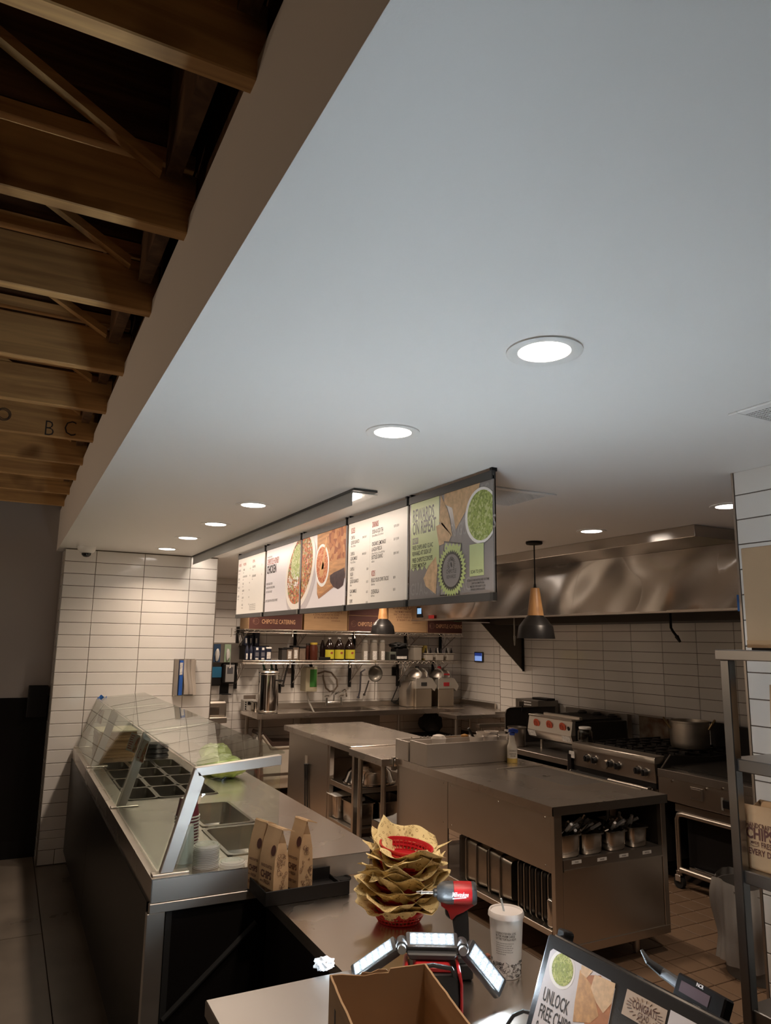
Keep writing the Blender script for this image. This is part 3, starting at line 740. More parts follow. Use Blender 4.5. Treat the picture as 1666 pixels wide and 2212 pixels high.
for i, (wl_, lab) in enumerate(((W1, 'farther of the two large empty steel wells of the counter'), (W2, 'nearer of the two large empty steel wells, beside the chip bags'))):
    m = MB().pan(wl_[0]+0.014, wl_[1]-0.014, wl_[2]+0.014, wl_[3]-0.014, ZC+0.005, 0.11, rim=0.013)
    single('food_well', m, PANST, lab, 'food pan', 'large counter wells', loc=((wl_[0]+wl_[1])/2, (wl_[2]+wl_[3])/2, ZC-0.1))
nx, ny = 3, 4; px = (GRID[1]-GRID[0])/nx; py = (GRID[3]-GRID[2])/ny
first = None
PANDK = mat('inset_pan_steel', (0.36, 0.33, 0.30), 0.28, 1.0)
rown = ('nearest', 'second', 'third', 'farthest'); coln = ('left', 'middle', 'right')
for j in range(ny):
    for i in range(nx):
        x, y = GRID[0]+(i+.5)*px, GRID[2]+(j+.5)*py
        lab = 'empty dark steel pan, %s row from the camera, %s column under the glass' % (rown[j], coln[i])
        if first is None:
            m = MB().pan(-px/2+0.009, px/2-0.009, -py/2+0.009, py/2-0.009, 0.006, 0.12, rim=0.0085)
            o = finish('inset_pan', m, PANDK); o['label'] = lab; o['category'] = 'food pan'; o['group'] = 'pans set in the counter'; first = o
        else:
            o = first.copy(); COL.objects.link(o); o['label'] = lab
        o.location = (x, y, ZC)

# sneeze guard
t = thing('sneeze_guard', 'slanted glass sneeze guard with steel posts on the serving counter', 'sneeze guard', (0.63, 4.9, ZC))
FOOT, BEND, ARM = (0.640, 0.922), (0.752, 1.296), (1.105, 1.335)
PY = (3.10, 4.36, 5.72, 6.745)
for k, y in enumerate(PY):
    th = 0.016 if k == 0 else 0.009
    m = MB(); m.prism([(0.592, 0.914), (0.735, 0.914), (0.735, 0.922), (0.592, 0.922)], 'y', y-0.022, y+0.022)
    part('foot_plate', m, STEEL, t, bevel=0.002)
    part('post', MB().prism([(0.622, 0.922), (0.672, 0.922), (0.779, 1.266), (0.736, 1.310)], 'y', y-th, y+th), STEELBR, t, bevel=0.002)
    aw = 0.042 if k == 0 else 0.012
    part('arm', MB().prism([(0.736, 1.3105), (0.752, 1.3105-aw*0.8), (ARM[0]-0.004, ARM[1]-aw+0.006), (ARM[0], ARM[1]-aw+0.01), (ARM[0], ARM[1]+0.002), (ARM[0]-0.004, ARM[1]+0.006)], 'y', y-th, y+th), STEELBR, t, bevel=0.002)
for a, b in zip(PY[:-1], PY[1:]):
    m = MB(); m.prism([(0.618, 0.924), (0.626, 0.924), (0.742, 1.306), (0.734, 1.309)], 'y', a+0.02, b-0.012)
    part('front_pane', m, GLASS, t, 'slanted glass pane')
    m = MB(); m.prism([(0.740, 1.312), (0.740, 1.319), (ARM[0]+0.02, ARM[1]+0.017), (ARM[0]+0.02, ARM[1]+0.010)], 'y', a+0.005, b-0.005)
    part('top_pane', m, GLASS, t, 'flat glass top pane')
m = MB(); m.prism([(0.69, 0.930), (ARM[0], 0.930), (ARM[0], ARM[1]-0.04), (0.80, 1.262), (0.79, 1.25)], 'y', PY[0]-0.003, PY[0]+0.003)
part('end_pane', m, GLASS, t, 'glass end pane')

def on_front_glass(px, py, off=0.012):
    n = Vector((-0.385, 0, 0.115)).normalized(); P0 = Vector((0.63, 3.1, 0.93)) - n*off
    d = _ray(px, py); return CAM + d*((P0-CAM).dot(n)/d.dot(n))
CARDP = mat('price_card', (0.62, 0.58, 0.52), 0.6)
for q, lab in ((((285, 1582), (305, 1590), (294, 1628), (272, 1620)), 'price card hung inside the front glass, left of the middle post'),
               (((303, 1592), (323, 1602), (309, 1650), (290, 1640)), 'price card hung inside the front glass, right of the middle post'),
               (((216, 1531), (227, 1535), (219, 1566), (209, 1560)), 'small price card hung near the far end of the front glass')):
    P = [on_front_glass(*p) for p in q]
    n = (P[1]-P[0]).cross(P[3]-P[0]).normalized()
    t = thing('price_card', lab, 'sign', P[3], group='price cards on the glass')
    m = MB(); m.rings([[p for p in P], [p - n*0.002 for p in P]])
    part('card', m, CARDP, t)
    def lerp(u, v): return (P[3]*(1-u)+P[2]*u)*(1-v)+(P[0]*(1-u)+P[1]*u)*v
    s = n if n.dot(CAM-P[0]) > 0 else -n
    m = MB(); m.face([lerp(a, b)+s*0.003 for a, b in ((.62, .05), (.98, .05), (.98, .95), (.78, .80), (.66, .40))]); part('food_print', m, FOODMIX, t)
    m = MB()
    for k in range(7): m.face([lerp(a, b)+s*0.003 for a, b in ((.1, .85-.12*k), (.1, .90-.12*k), (.5-.06*(k % 3), .90-.12*k), (.5-.06*(k % 3), .85-.12*k))])
    part('lettering_lines', m, INKRED, t, kind='stuff')
p = at_y(219, 1507, 6.70)
m = MB(); m.grid(lambda u, v: Vector((p.x-0.03+0.07*u, p.y+0.02*math.sin(5*u), p.z-0.018+0.03*v+0.012*math.sin(9*u+4*v))), 7, 3)
single('blue_tape', m, mat('blue_tape', (0.03, 0.16, 0.55), 0.6), 'crumpled blue tape on the far corner of the glass guard', 'tape', loc=(p.x, p.y, p.z-0.02))

# things behind the glass
m = MB()
t = thing('foil_stack', 'stack of square paper wraps at the far end under the glass', 'paper stack', (0.84, 6.25, ZC))
for k in range(9):
    part('sheet_ream', MB().box(0.70-0.002*(k % 2), 0.98, 6.08+0.003*(k % 3), 6.42, ZC+0.001+0.021*k, ZC+0.0205+0.021*k), CARDIN, t)
part('top_sheet', MB().box(0.695, 0.985, 6.075, 6.42, ZC+0.191, ZC+0.20), mat('wrap_paper', (0.62, 0.55, 0.42), 0.7), t)
for k in range(3):
    o_ = single('bowl_cover', MB().lathe([(0.0, 0), (0.085, 0), (0.09, 0.01), (0.08, 0.03), (0.03, 0.036), (0.0, 0.036)], (0, 0, 0), 24), BLKPLASTIC,
           ('bottom', 'middle', 'top')[k]+' one of three black round bowl covers stacked beyond the counter pans', 'cover', 'black bowl covers by the far pans', loc=(0, 0, 0)); o_.location = (1.13, 6.02, ZC+0.001+0.0365*k)
for k, (x, y, r, lab) in enumerate(((1.38, 5.05, 0.2, 'lime green bag lying behind the glass, the nearer one'), (1.46, 5.52, -0.15, 'lime green bag lying behind the glass, the farther one'))):
    t = thing('green_bag', lab, 'bag', (x, y, ZC), r, 'lime green bags', world=False)
    m = MB()
    def pil(u, v, s):
        a, b = 2*u-1, 2*v-1
        h = (max(0, 1-a**4)*max(0, 1-b**4))**0.6
        return Vector((a*0.11, b*0.19, 0.070+s*0.067*h+0.007*math.sin(17*u+9*v+k)*h+0.004*math.sin(31*u-13*v)*h))
    m.grid(lambda u, v: pil(u, v, 1), 14, 14); m.grid(lambda u, v: pil(u, v, -1), 14, 14)
    bmesh.ops.remove_doubles(m.bm, verts=m.bm.verts, dist=0.0005)
    part('bag_body', m, mat('lime_plastic', (0.32, 0.44, 0.11), 0.35, var=0.25, vscale=14, bump=.5, bscale=25), t)
    m = MB(); m.grid(lambda u, v: pil(0.2+0.6*u, 0.30+0.22*v, 1)+Vector((0, 0, 0.002)), 8, 4)
    part('white_label', m, mat('pale_lime_label', (0.55, 0.66, 0.40), 0.5), t)

# stack of upturned maroon paper cups
CUPRED = mat('maroon_cup', (0.16, 0.022, 0.040), 0.45)
CUPW = mat('cup_paper_white', (0.72, 0.70, 0.67), 0.5)
x, y = at_z(400, 1845, ZC).xy
first = None
for k in range(13):
    z = ZC+0.001+0.0128*k
    lab = 'topmost upturned maroon paper cup of the stack behind the near steel post' if k == 12 else '%s maroon cup from the top of the upturned stack, only its white rim showing' % ORD[12-k]
    if first is None:
        t = thing('paper_cup', lab, 'cup', (0, 0, 0), group='upturned maroon paper cups', world=False)
        part('cup_wall', MB().lathe([(0.050, 0.004), (0.036, 0.078), (0.0342, 0.078), (0.0482, 0.004)], n=28, cap0=False, cap1=False), CUPRED, t)
        part('rim', MB().lathe([(0.0485, 0.001), (0.053, 0.001), (0.054, 0.004), (0.053, 0.0065), (0.0485, 0.0065)], n=28, cap0=False, cap1=False), CUPW, t, 'white rolled rim')
        part('base_disc', MB().lathe([(0.0, 0.072), (0.0332, 0.072), (0.0332, 0.076), (0.0, 0.076)], n=24, cap0=False, cap1=False), CUPW, t)
        first = t
    else: t = dup(first, None, lab)
    t.matrix_world = T(x, y, z)
m = MB()
a0 = -2.0
for r0 in (0.007, 0.011):
    e = ell(0, 0, r0, r0, 0, 18)
    pts = [Vector((0.0425*math.cos(a0+u/0.042), 0.0425*math.sin(a0+u/0.042), 0.045+v)) for u, v in e+[e[0]]]
    m.tube(pts, 0.0008, 4)
part('round_logo', m, INKTAN, t, 'small round pepper logo', kind='stuff')

# clear cup and lid stacks
x, y = at_z(398, 1862, ZC).xy
single('clear_cup', MB().lathe([(0.042, 0.001), (0.030, 0.145), (0.0, 0.145), (0.0, 0.1435), (0.0285, 0.1435), (0.0405, 0.001)], n=28, cap0=False, cap1=False), film_mat('milky_plastic', (0.75, 0.80, 0.78), 0.25, 0.45),
       'tall upturned clear plastic cup behind the near post', 'cup', loc=(0, 0, 0)).location = (x, y, ZC)
x, y = at_z(444, 1872, ZC).xy
LID = film_mat('lid_plastic', (0.78, 0.77, 0.74), 0.18, 0.42)
first = None
for k in range(13):
    lab = '%s clear lid from the bottom of the tall stack by the near post' % ORD[k]
    if first is None:
        first = single('plastic_lid', MB().lathe([(0.0, 0.006), (0.028, 0.006), (0.032, 0.009), (0.046, 0.009), (0.048, 0.004), (0.053, 0.0035), (0.053, 0.0005), (0.049, 0.0005)], n=32, cap0=False, cap1=False), LID, lab, 'lid', 'tall stack of clear lids', loc=(0, 0, 0)); o = first
    else: o = first.copy(); COL.objects.link(o); o['label'] = lab
    o.location = (x+0.001*math.sin(k*2.1), y, ZC+0.001+0.0066*k)
x, y = at_z(500, 1870, ZC).xy
for k in range(2):
    o = first.copy(); COL.objects.link(o); o['label'] = ('lower', 'upper')[k]+' of the two clear lids lying beside the chip bags'; o['group'] = 'pair of clear lids'
    o.location = (x+0.004*k, y, ZC+0.001+0.0098*k)

# ================================================================== LOW COUNTER, TRAY, CHIP BAGS
XL0, XL1, ZL = 1.020, 1.630, 0.826
t = thing('low_counter', 'lower steel counter behind the serving line end', 'counter', (1.3, 2.0, 0))
m = MB(); m.box(XL0, XL1, 0.85, Y0-0.008, ZL-0.004, ZL); m.box(XL0, XL0+0.004, 0.85, Y0-0.010, ZL-0.04, ZL-0.004); m.box(XL1-0.004, XL1, 0.85, Y0-0.010, ZL-0.04, ZL-0.004)
part('worktop', m, STEELTOP, t, kind='stuff')
part('front_panel', MB().box(XL0+0.03, XL0+0.045, 0.85, Y0-0.012, 0.02, ZL-0.02), BLKGLOSS, t, 'black side panel')
part('body', MB().box(XL0+0.05, XL1-0.02, 0.9, Y0-0.012, 0.10, ZL-0.05), STEELDK, t)
m = MB()
p = at_z(738, 1897, ZL)
t = thing('cable_grommet', 'round black cable grommet in the low counter behind the tray', 'grommet', (p.x, p.y, ZL))
part('ring', MB().lathe([(0.026, 0.0005), (0.042, 0.0005), (0.041, 0.004), (0.028, 0.004)], (p.x, p.y, ZL), 28, cap0=False, cap1=False), BLACK, t)
part('hole', MB().lathe([(0.0, 0.0004), (0.027, 0.0004), (0.027, 0.0012), (0.0, 0.0012)], (p.x, p.y, ZL), 24, cap0=False, cap1=False), RUBBER, t)
p2 = at_z(715, 1893, ZL)
single('black_peg', MB().lathe([(0.0, 0.0005), (0.012, 0.0005), (0.013, 0.035), (0.016, 0.040), (0.016, 0.055), (0.0, 0.057)], n=16), BLACK, 'short black peg standing beside the tray and grommet', 'knob', loc=(0, 0, 0)).location = (p2.x, p2.y, ZL)

TX0, TX1, TY0, TY1 = 0.972, 1.326, 2.838, 3.045
t = thing('display_tray', 'black shallow tray that holds the three chip bags', 'tray', (1.15, 2.94, ZL))
part('tray_floor', MB().box(TX0+0.004, TX1-0.004, TY0+0.004, TY1-0.004, ZL+0.0005, ZL+0.006), BLACK, t)
m = MB(); m.box(TX0, TX1, TY0, TY0+0.005, ZL+0.0005, ZL+0.054); part('front_lip', m, BLACK, t, bevel=0.002)
part('back_lip', MB().box(TX0, TX1, TY1-0.005, TY1, ZL+0.0005, ZL+0.054), BLACK, t, bevel=0.002)
part('side_lip', MB().box(TX0, TX0+0.005, TY0+0.005, TY1-0.005, ZL+0.0005, ZL+0.054), BLACK, t, bevel=0.002)
part('side_lip', MB().box(TX1-0.005, TX1, TY0+0.03, TY1-0.005, ZL+0.0005, ZL+0.024), BLACK, t, bevel=0.002)
single('yellow_slip', MB().box(1.235, 1.275, 2.86, 2.92, ZL+0.0065, ZL+0.0085), mat('pale_yellow_paper', (0.60, 0.52, 0.27), 0.8), 'small yellow paper slip lying in the black tray', 'paper', loc=(1.255, 2.89, ZL+0.0065))

def chip_bag(corner, u, label, group, h=0.265, wd=0.105, dp=0.068, flap=0.05, z=0.0, big=1.0, seed=0, words=None):
    """a rolled-top paper bag; local x runs along the printed face, y into the bag"""
    u = Vector(u).normalized(); yv = Vector((0, 0, 1)).cross(u)
    O = Vector((corner[0], corner[1], 0)) - u*wd
    M = Matrix(((u.x, yv.x, 0, O.x), (u.y, yv.y, 0, O.y), (0, 0, 1, z), (0, 0, 0, 1)))
    t = thing('chip_bag', label, 'bag', group=group, world=False, M=M)
    rg = random.Random(seed)
    def ring(zf, sy, ins=0.0, sh=0.0):
        y0, y1 = dp*sy+sh, dp*(1-sy)+sh
        g = ins
        return [Vector((0, y0, h*zf)), Vector((wd*.5, y0-0.001, h*zf)), Vector((wd, y0, h*zf)), Vector((wd-g, (y0+y1)/2, h*zf)), Vector((wd, y1, h*zf)), Vector((wd*.5, y1+.001, h*zf)), Vector((0, y1, h*zf)), Vector((g, (y0+y1)/2, h*zf))]
    m = MB(); m.rings([ring(0, 0), ring(.05, -.015), ring(.35, -.01, .002), ring(.58, .05, .008), ring(.78, .22, .018), ring(.93, .44, .024), ring(.985, .47, .026)])
    part('paper_body', m, KRAFT, t, bevel=0.0, smooth=18)
    m = MB(); c0 = dp*.46
    m.rings([[Vector((-.001, c0, h*.975)), Vector((wd+.001, c0, h*.975)), Vector((wd+.001, c0+.006, h*1.0)), Vector((-.001, c0+.006, h*1.0))],
             [Vector((-.001, c0+flap*.55, h*.955)), Vector((wd+.001, c0+flap*.55, h*.955)), Vector((wd+.001, c0+flap*.55, h*.975)), Vector((-.001, c0+flap*.55, h*.975))],
             [Vector((.002, c0+flap, h*.90)), Vector((wd-.004, c0+flap*1.04, h*.92)), Vector((wd-.004, c0+flap*1.06, h*.93)), Vector((.002, c0+flap*1.02, h*.91))]])
    part('folded_flap', m, KRAFT, t, smooth=18)
    # print on the wide face
    F = frame((0, -0.0022-.0015*dp*10*0, 0), (1, 0, 0), (0, 0.0, 1))
    def on_face(c):
        zf = c.y/h; y = -0.0026 if zf < .36 else -0.0026+dp*(.06*(zf-.36)/.22 if zf < .58 else .06+.17*(zf-.58)/.2)
        return Vector((c.x, y, c.y))
    m = MB(); s = wd
    m.text('HANDCRAFTED', on_face, .158*s, wd/2, .43*h*big, .66, 'CENTER', .012)
    m.text('CHIPS', on_face, .36*s, wd/2, .285*h*big, .74, 'CENTER', .03)
    m.text('MADE', on_face, .10*s, .12*wd, .215*h*big, .8, 'LEFT', .01)
    m.text('FRESH', on_face, .20*s, .36*wd, .205*h*big, .74, 'LEFT', .015)
    m.text('EVERY DAY', on_face, .19*s, wd/2, .10*h*big, .74, 'CENTER', .022)
    part('lettering', m, INKBRN, t, kind='stuff')
    def on_face_disc(r): return [on_face(Vector((x, y, 0)))+Vector((0, -.0006, 0)) for x, y in ell(wd*.82, h*.69, r, r*1.2, 0, 20)]
    m = MB(); m.face(on_face_disc(.016)); part('round_seal', m, MAROON, t, 'maroon round seal')
    # line drawings on the gusset
    m = MB()
    for k in range(26):
        cy_, cz = rg.uniform(.12, .88)*dp, rg.uniform(.03, .62)*h
        if cz > .38*h: cy_ = dp*.5+(cy_-dp*.5)*.6
        r, a = rg.uniform(.004, .010), rg.uniform(0, 6.28); nn = rg.choice((3, 3, 3, 8))
        def sx(yy, zz): return wd - (0.0+.010*max(0, zz/h-.30))*(1-abs(yy-dp/2)/(dp/2)) + .0016
        e = [Vector((sx(cy_+r*math.cos(a+6.283*i/nn), cz), cy_+r*math.cos(a+6.283*i/nn), cz+r*math.sin(a+6.283*i/nn))) for i in range(nn+1)]
        m.tube(e, .0007, 3)
    part('line_drawings', m, INKBRN, t, kind='stuff')
    return t
ub = (0.25, -0.97, 0)
zt_ = ZL+0.0065
chip_bag((1.012, 2.866), ub, 'middle chip bag, the nearest of the three in the black tray', 'kraft chip bags in the tray', h=0.262, z=zt_, seed=1, flap=.06)
chip_bag((0.992, 2.985), (0.3, -0.95, 0), 'left chip bag of the three in the black tray', 'kraft chip bags in the tray', h=0.265, wd=.082, dp=.06, z=zt_, seed=2)
chip_bag((1.142, 2.935), ub, 'right chip bag, standing apart in the black tray', 'kraft chip bags in the tray', h=0.268, z=zt_, seed=3, wd=.085, flap=.055)

# ================================================================== STACK OF BASKETS WITH PAPER LINERS
BX, BY = at_z(868, 1990, ZL).xy
REDPL = mat('red_basket_plastic', (0.50, 0.012, 0.018), 0.35)
LINER = None
def liner_mat():
    m = bpy.data.materials.new('printed_liner_paper'); m.use_nodes = True
    nt = m.node_tree; b = nt.nodes['Principled BSDF']; b.inputs['Roughness'].default_value = 0.7
    tc = nt.nodes.new('ShaderNodeTexCoord')
    v = nt.nodes.new('ShaderNodeTexVoronoi'); v.inputs['Scale'].default_value = 62
    nt.links.new(tc.outputs['UV'], v.inputs['Vector'])
    v.inputs['Scale'].default_value = 17
    r = nt.nodes.new('ShaderNodeValToRGB'); e = r.color_ramp.elements
    base, ink = (0.76, 0.60, 0.29, 1), (0.36, 0.23, 0.09, 1)
    e[0].position = 0.0; e[0].color = base; e[1].position = 1.0; e[1].color = base
    for p, c in ((0.20, base), (0.23, ink), (0.31, ink), (0.34, base)):
        k = e.new(p); k.color = c
    nt.links.new(v.outputs['Distance'], r.inputs[0]); nt.links.new(r.outputs[0], b.inputs['Base Color'])
    b.inputs['Subsurface Weight'].default_value = 0.0
    return m
LINER = liner_mat()
BR, BH = 0.088, 0.045     # rim radius, height
def basket_proto(label):
    t = thing('basket', label, 'basket', group='red plastic baskets in the stack', world=False)
    part('basket_floor', MB().lathe([(0, .0), (.062, .0), (.064, .003), (0, .003)], n=28, cap0=False, cap1=False, sx=1.12, sy=.9), REDPL, t)
    m = MB()
    for r, z, hgt in ((.064, .001, .006), (.0735, .0165, .005), (.0795, .0275, .004)):
        m.lathe([(r, z), (r+.002, z+hgt), (r+.0038, z+hgt), (r+.0018, z)], n=36, cap0=False, cap1=False, sx=1.12, sy=.9)
    for k in range(36):
        a = 2*math.pi*k/36
        m.tube([Vector((1.12*r*math.cos(a), .9*r*math.sin(a), z)) for r, z in ((.066, .003), (.0755, .019), (.0835, .036))], .0022, 4)
    part('basket_wall', m, REDPL, t, kind='stuff')
    m = MB(); m.lathe([(.0815, .033), (.086, .0445), (.0905, .045), (.0905, .0415), (.088, .0405), (.0845, .033)], n=44, cap0=False, cap1=False, sx=1.12, sy=.9)
    part('rim', m, REDPL, t)
    return t
def liner_mesh(seed):
    rg = random.Random(seed); ph = [rg.uniform(0, 6.28) for _ in range(6)]; tw = rg.uniform(0, .6)
    cn = [rg.uniform(-.02, .02) for _ in range(4)]
    m = MB(); Hs = .152
    uvs = {}
    def fn(u, v):
        a, b = (2*u-1)*Hs, (2*v-1)*Hs
        r = math.hypot(a, b); th = math.atan2(b, a)
        if r < .060: R, z = r, .006
        elif r < .094: k = (r-.060)/.034; R = .060+.026*k; z = .006+.034*k
        else:
            k = r-.094; R = .086+k*(.70+.16*math.sin(3*th+ph[0])); z = .040+k*(.52+.30*math.sin(2*th+ph[1])+.16*math.sin(5*th+ph[2]))
            z -= 1.2*k*k
        w_ = .004*math.sin(7*th+ph[3])*min(1, max(0, (r-.055)/.03)) + (.007*math.sin(9*th+ph[4]) if r > .094 else 0)
        R += w_
        z = max(z, .005) + (.006*math.sin(6*th+ph[5]) if r > .1 else 0)
        return Vector((1.08*R*math.cos(th), .92*R*math.sin(th), z))
    m.grid(fn, 26, 26)
    return m
def add_uv(o, n=26):
    me = o.data; uv = me.uv_layers.new(name='UVMap')
    for lp in me.loops:
        i, j = divmod(lp.vertex_index, n+1); uv.data[lp.index].uv = (i/n, j/n)
pb = None; protoL = []
NB = 14
for k in range(NB):
    z = ZL+0.001+0.0166*k
    dx = -0.010+0.004*math.sin(k*1.7)+0.0017*k; dy = 0.004*math.cos(k*2.3)
    tilt = Matrix.Rotation(0.010*k+0.02*math.sin(k*1.3), 4, 'Y') @ Matrix.Rotation(0.008*k, 4, 'X')
    M = T(BX+dx, BY+dy, z) @ Matrix.Rotation(YAW*-1+0.25*math.sin(k*1.9), 4, 'Z') @ tilt
    lab = 'top red plastic basket, its perforated inside showing' if k == NB-1 else ('bottom red plastic basket of the stack' if k == 0 else 'red plastic basket, %s from the top of the paper-lined stack' % ORD[NB-1-k])
    if pb is None: pb = basket_proto(lab); o = pb
    else: o = dup(pb, None, lab)
    o.matrix_world = M
    if k < NB-0:
        if k == NB-1: continue
        # a liner lies in every basket below the top one
        s = k % 5
        if k < 5:
            q = single('paper_liner', liner_mesh(20+s), LINER, '', 'paper', 'printed paper liners in the basket stack', smooth=180); add_uv(q); protoL.append(q)
            sd = q.modifiers.new('thickness', 'SOLIDIFY'); sd.thickness = 0.0006
        else: q = protoL[s].copy(); COL.objects.link(q)
        q['label'] = 'topmost printed yellow paper liner, flaring around the red basket' if k == NB-2 else 'printed yellow paper liner, %s from the bottom of the basket stack' % ORD[k]
        q.matrix_world = M @ T(0, 0, .0032) @ Matrix.Rotation(0.9*k+.4, 4, 'Z') @ Matrix.Scale(1.0, 4)
# ================================================================== NEAR COUNTER AND THINGS ON IT
ZN = 0.90
t = thing('near_counter', 'pale steel counter top at the bottom left with a cardboard box on it', 'counter', (0.78, 1.6, 0))
part('worktop', MB().box(0.553, 1.012, 0.9, 2.062, ZN-0.04, ZN), mat('pale_worktop', (0.32, 0.30, 0.28), 0.36, 1.0, rvar=0.08, vscale=4, bump=0.02, bscale=8), t, bevel=0.003)
part('cabinet', MB().box(0.60, 1.008, 0.95, 2.03, 0.02, ZN-0.04), BLKGLOSS, t, 'black cabinet below')
t = thing('glass_divider', 'dark glass panel standing behind the near counter end', 'glass panel', (0.60, 2.6, 0))
m = MB(); m.box(0.590, 0.598, 2.10, 3.045, 0.08, 0.40); part('pane', m, glass_mat('green_glass', (0.55, 0.68, 0.62), 0, 1.0), t)
part('bottom_rail', MB().box(0.584, 0.604, 2.10, 3.045, 0.0, 0.08), BLACK, t)

# crumpled plastic
p = at_z(699, 2096, ZN)
m = MB()
rg = random.Random(3)
bmesh.ops.create_icosphere(m.bm, subdivisions=3, radius=0.024)
for v in m.bm.verts: v.co *= 1+rg.uniform(-.30, .30); v.co.z *= 0.6; v.co.x *= 1.2
zmin = min(v.co.z for v in m.bm.verts)
single('crumpled_wrap', m, film_mat('crinkled_film', (0.75, 0.77, 0.8), 0.2, 0.6), 'crumpled clear plastic wrap by the left corner of the open box', 'plastic wrap', loc=(0, 0, 0), smooth=5).location = (p.x, p.y, ZN-zmin)

# open cardboard box, turned a little
C = [at_z(x, y, 1.06) for x, y in ((712, 2102), (920, 2080))]
dx = (C[1]-C[0]); dx.z = 0; WB = dx.length; dx.normalize(); dy = Vector((-dx.y, dx.x, 0))
DB, HB, TB = 0.30, 0.1585, 0.005
O = Vector((C[0].x, C[0].y, ZN+0.001)) - dy*DB
MBX = Matrix(((dx.x, dy.x, 0, O.x), (dx.y, dy.y, 0, O.y), (0, 0, 1, O.z), (0, 0, 0, 1)))
t = thing('cardboard_box', 'open empty cardboard box on the near counter in front of the work lamp', 'box', world=False, M=MBX)
part('box_floor', MB().box(0, WB, 0, DB, 0, TB), CARDIN, t)
def torn(x0, x1, z0, z1, n, seed, lip=0.004):
    rg = random.Random(seed); top = [(x0+(x1-x0)*i/n, z1-(rg.uniform(0, lip) if 0 < i < n else 0)) for i in range(n+1)]
    return [(x0, z0)]+[(x1, z0)]+top[::-1]
part('far_side', MB().prism([(0, TB), (WB, TB), (WB, HB), (WB*.62, HB-.002), (WB*.60, HB-.011), (WB*.47, HB-.009), (WB*.35, HB-.012), (WB*.12, HB-.004), (0, HB-.003)], 'y', DB-TB, DB), CARDIN, t, 'far side with a torn rim')
part('torn_liner', MB().prism([(WB*.31, HB-.013), (WB*.60, HB-.009), (WB*.58, HB-.004), (WB*.50, HB-.002), (WB*.42, HB-.008), (WB*.33, HB-.004)], 'y', DB-.0015, DB+.001), CARD, t)
part('left_side', MB().prism(torn(0, DB-TB, TB, HB-.003, 12, 4), 'x', 0, TB), CARD, t)
part('right_side', MB().prism(torn(0, DB-TB, TB, HB, 14, 5, .002), 'x', WB-TB, WB), CARD, t)
part('near_side', MB().box(TB, WB-TB, 0, TB, TB, HB), CARD, t)
m = MB()
for y, z in ((.22, .095), (.20, .045)):
    m.box(-.0006, 0.0, y, y+.012, z-.018, z+.018)
part('printed_mark', m, INKBLK, t, 'dark printed marks on the side', kind='stuff')

# ================================================================== IMPACT DRIVER
ZL_ = ZL+0.001
rh = Vector((RT.x, RT.y, 0)).normalized(); fh = Vector((-rh.y, rh.x, 0))
P = at_z(990, 2108, ZL_)
def plane_lp(P):
    n = fh
    def f(px, py):
        d = _ray(px, py); q = CAM + d*((P-CAM).dot(n)/d.dot(n)) - P
        return q.dot(rh), q.z
    return f
lp = plane_lp(P)
MD = Matrix(((rh.x, fh.x, 0, P.x), (rh.y, fh.y, 0, P.y), (0, 0, 1, P.z), (0, 0, 0, 1)))
RED = mat('tool_red', (0.42, 0.012, 0.015), 0.4)
TOOLGREY = mat('tool_grey', (0.045, 0.047, 0.05), 0.45, bump=0.1, bscale=200)
t = thing('impact_driver', 'red and black cordless impact driver standing on its battery behind the work lamp', 'power tool', world=False, M=MD)
zc = lp(985, 1929)[1]
ax = Matrix.Rotation(math.radians(90), 4, 'Y')   # lathe axis along +x
body = [(0.0, -0.055), (0.026, -0.055), (0.030, -0.046), (0.033, -0.02), (0.034, 0.0), (0.034, 0.030), (0.033, 0.036), (0.0, 0.037)]
part('motor_housing', MB().lathe([(r, z+0.005) for r, z in body[3:]], (0, 0, zc), 28, M=ax), RED, t, smooth=40)
part('nose_cone', MB().lathe([(0.0, -0.066), (0.018, -0.066), (0.024, -0.060), (0.031, -0.050), (0.034, -0.034), (0.0345, -0.016), (0.0, -0.015)], (0, 0, zc), 28, M=ax), TOOLGREY, t)
part('rear_cap', MB().lathe([(0.0, 0.041), (0.034, 0.041), (0.034, 0.050), (0.030, 0.056), (0.0, 0.057)], (0, 0, zc), 28, M=ax), TOOLGREY, t)
part('chuck_collar', MB().lathe([(0.0, -0.078), (0.010, -0.078), (0.013, -0.074), (0.013, -0.066), (0.0, -0.066)], (0, 0, zc), 18, M=ax), BLKPLASTIC, t)
part('bit_holder', MB().lathe([(0.0, -0.130), (0.003, -0.130), (0.004, -0.120), (0.005, -0.117), (0.0065, -0.116), (0.0065, -0.110), (0.005, -0.109), (0.005, -0.078), (0.0, -0.078)], (0, 0, zc), 14, M=ax), CHROME, t, 'chrome bit holder')
def sil(pts): return [lp(*q) for q in pts]
part('lower_housing', MB().prism(sil([(953, 1940), (1022, 1940), (1022, 1952), (1006, 1962), (1000, 1966), (985, 1972), (976, 1982), (973, 1982), (966, 1962), (952, 1952)])[::-1], 'y', -0.022, 0.022), RED, t, bevel=0.005, seg=2)
part('trigger', MB().prism(sil([(961, 1958), (975, 1972), (979, 1984), (970, 1983), (962, 1974)])[::-1], 'y', -0.012, 0.012), TOOLGREY, t, bevel=0.003)
part('handle', MB().prism(sil([(984, 1966), (1009, 1958), (1012, 1985), (1014, 2062), (982, 2064), (982, 2020), (977, 1985)])[::-1], 'y', -0.018, 0.018), RUBBER, t, 'black grip', bevel=0.007, seg=2)
part('handle_foot', MB().prism(sil([(978, 2058), (1016, 2056), (1020, 2072), (972, 2074)])[::-1], 'y', -0.034, 0.034), TOOLGREY, t, bevel=0.004)
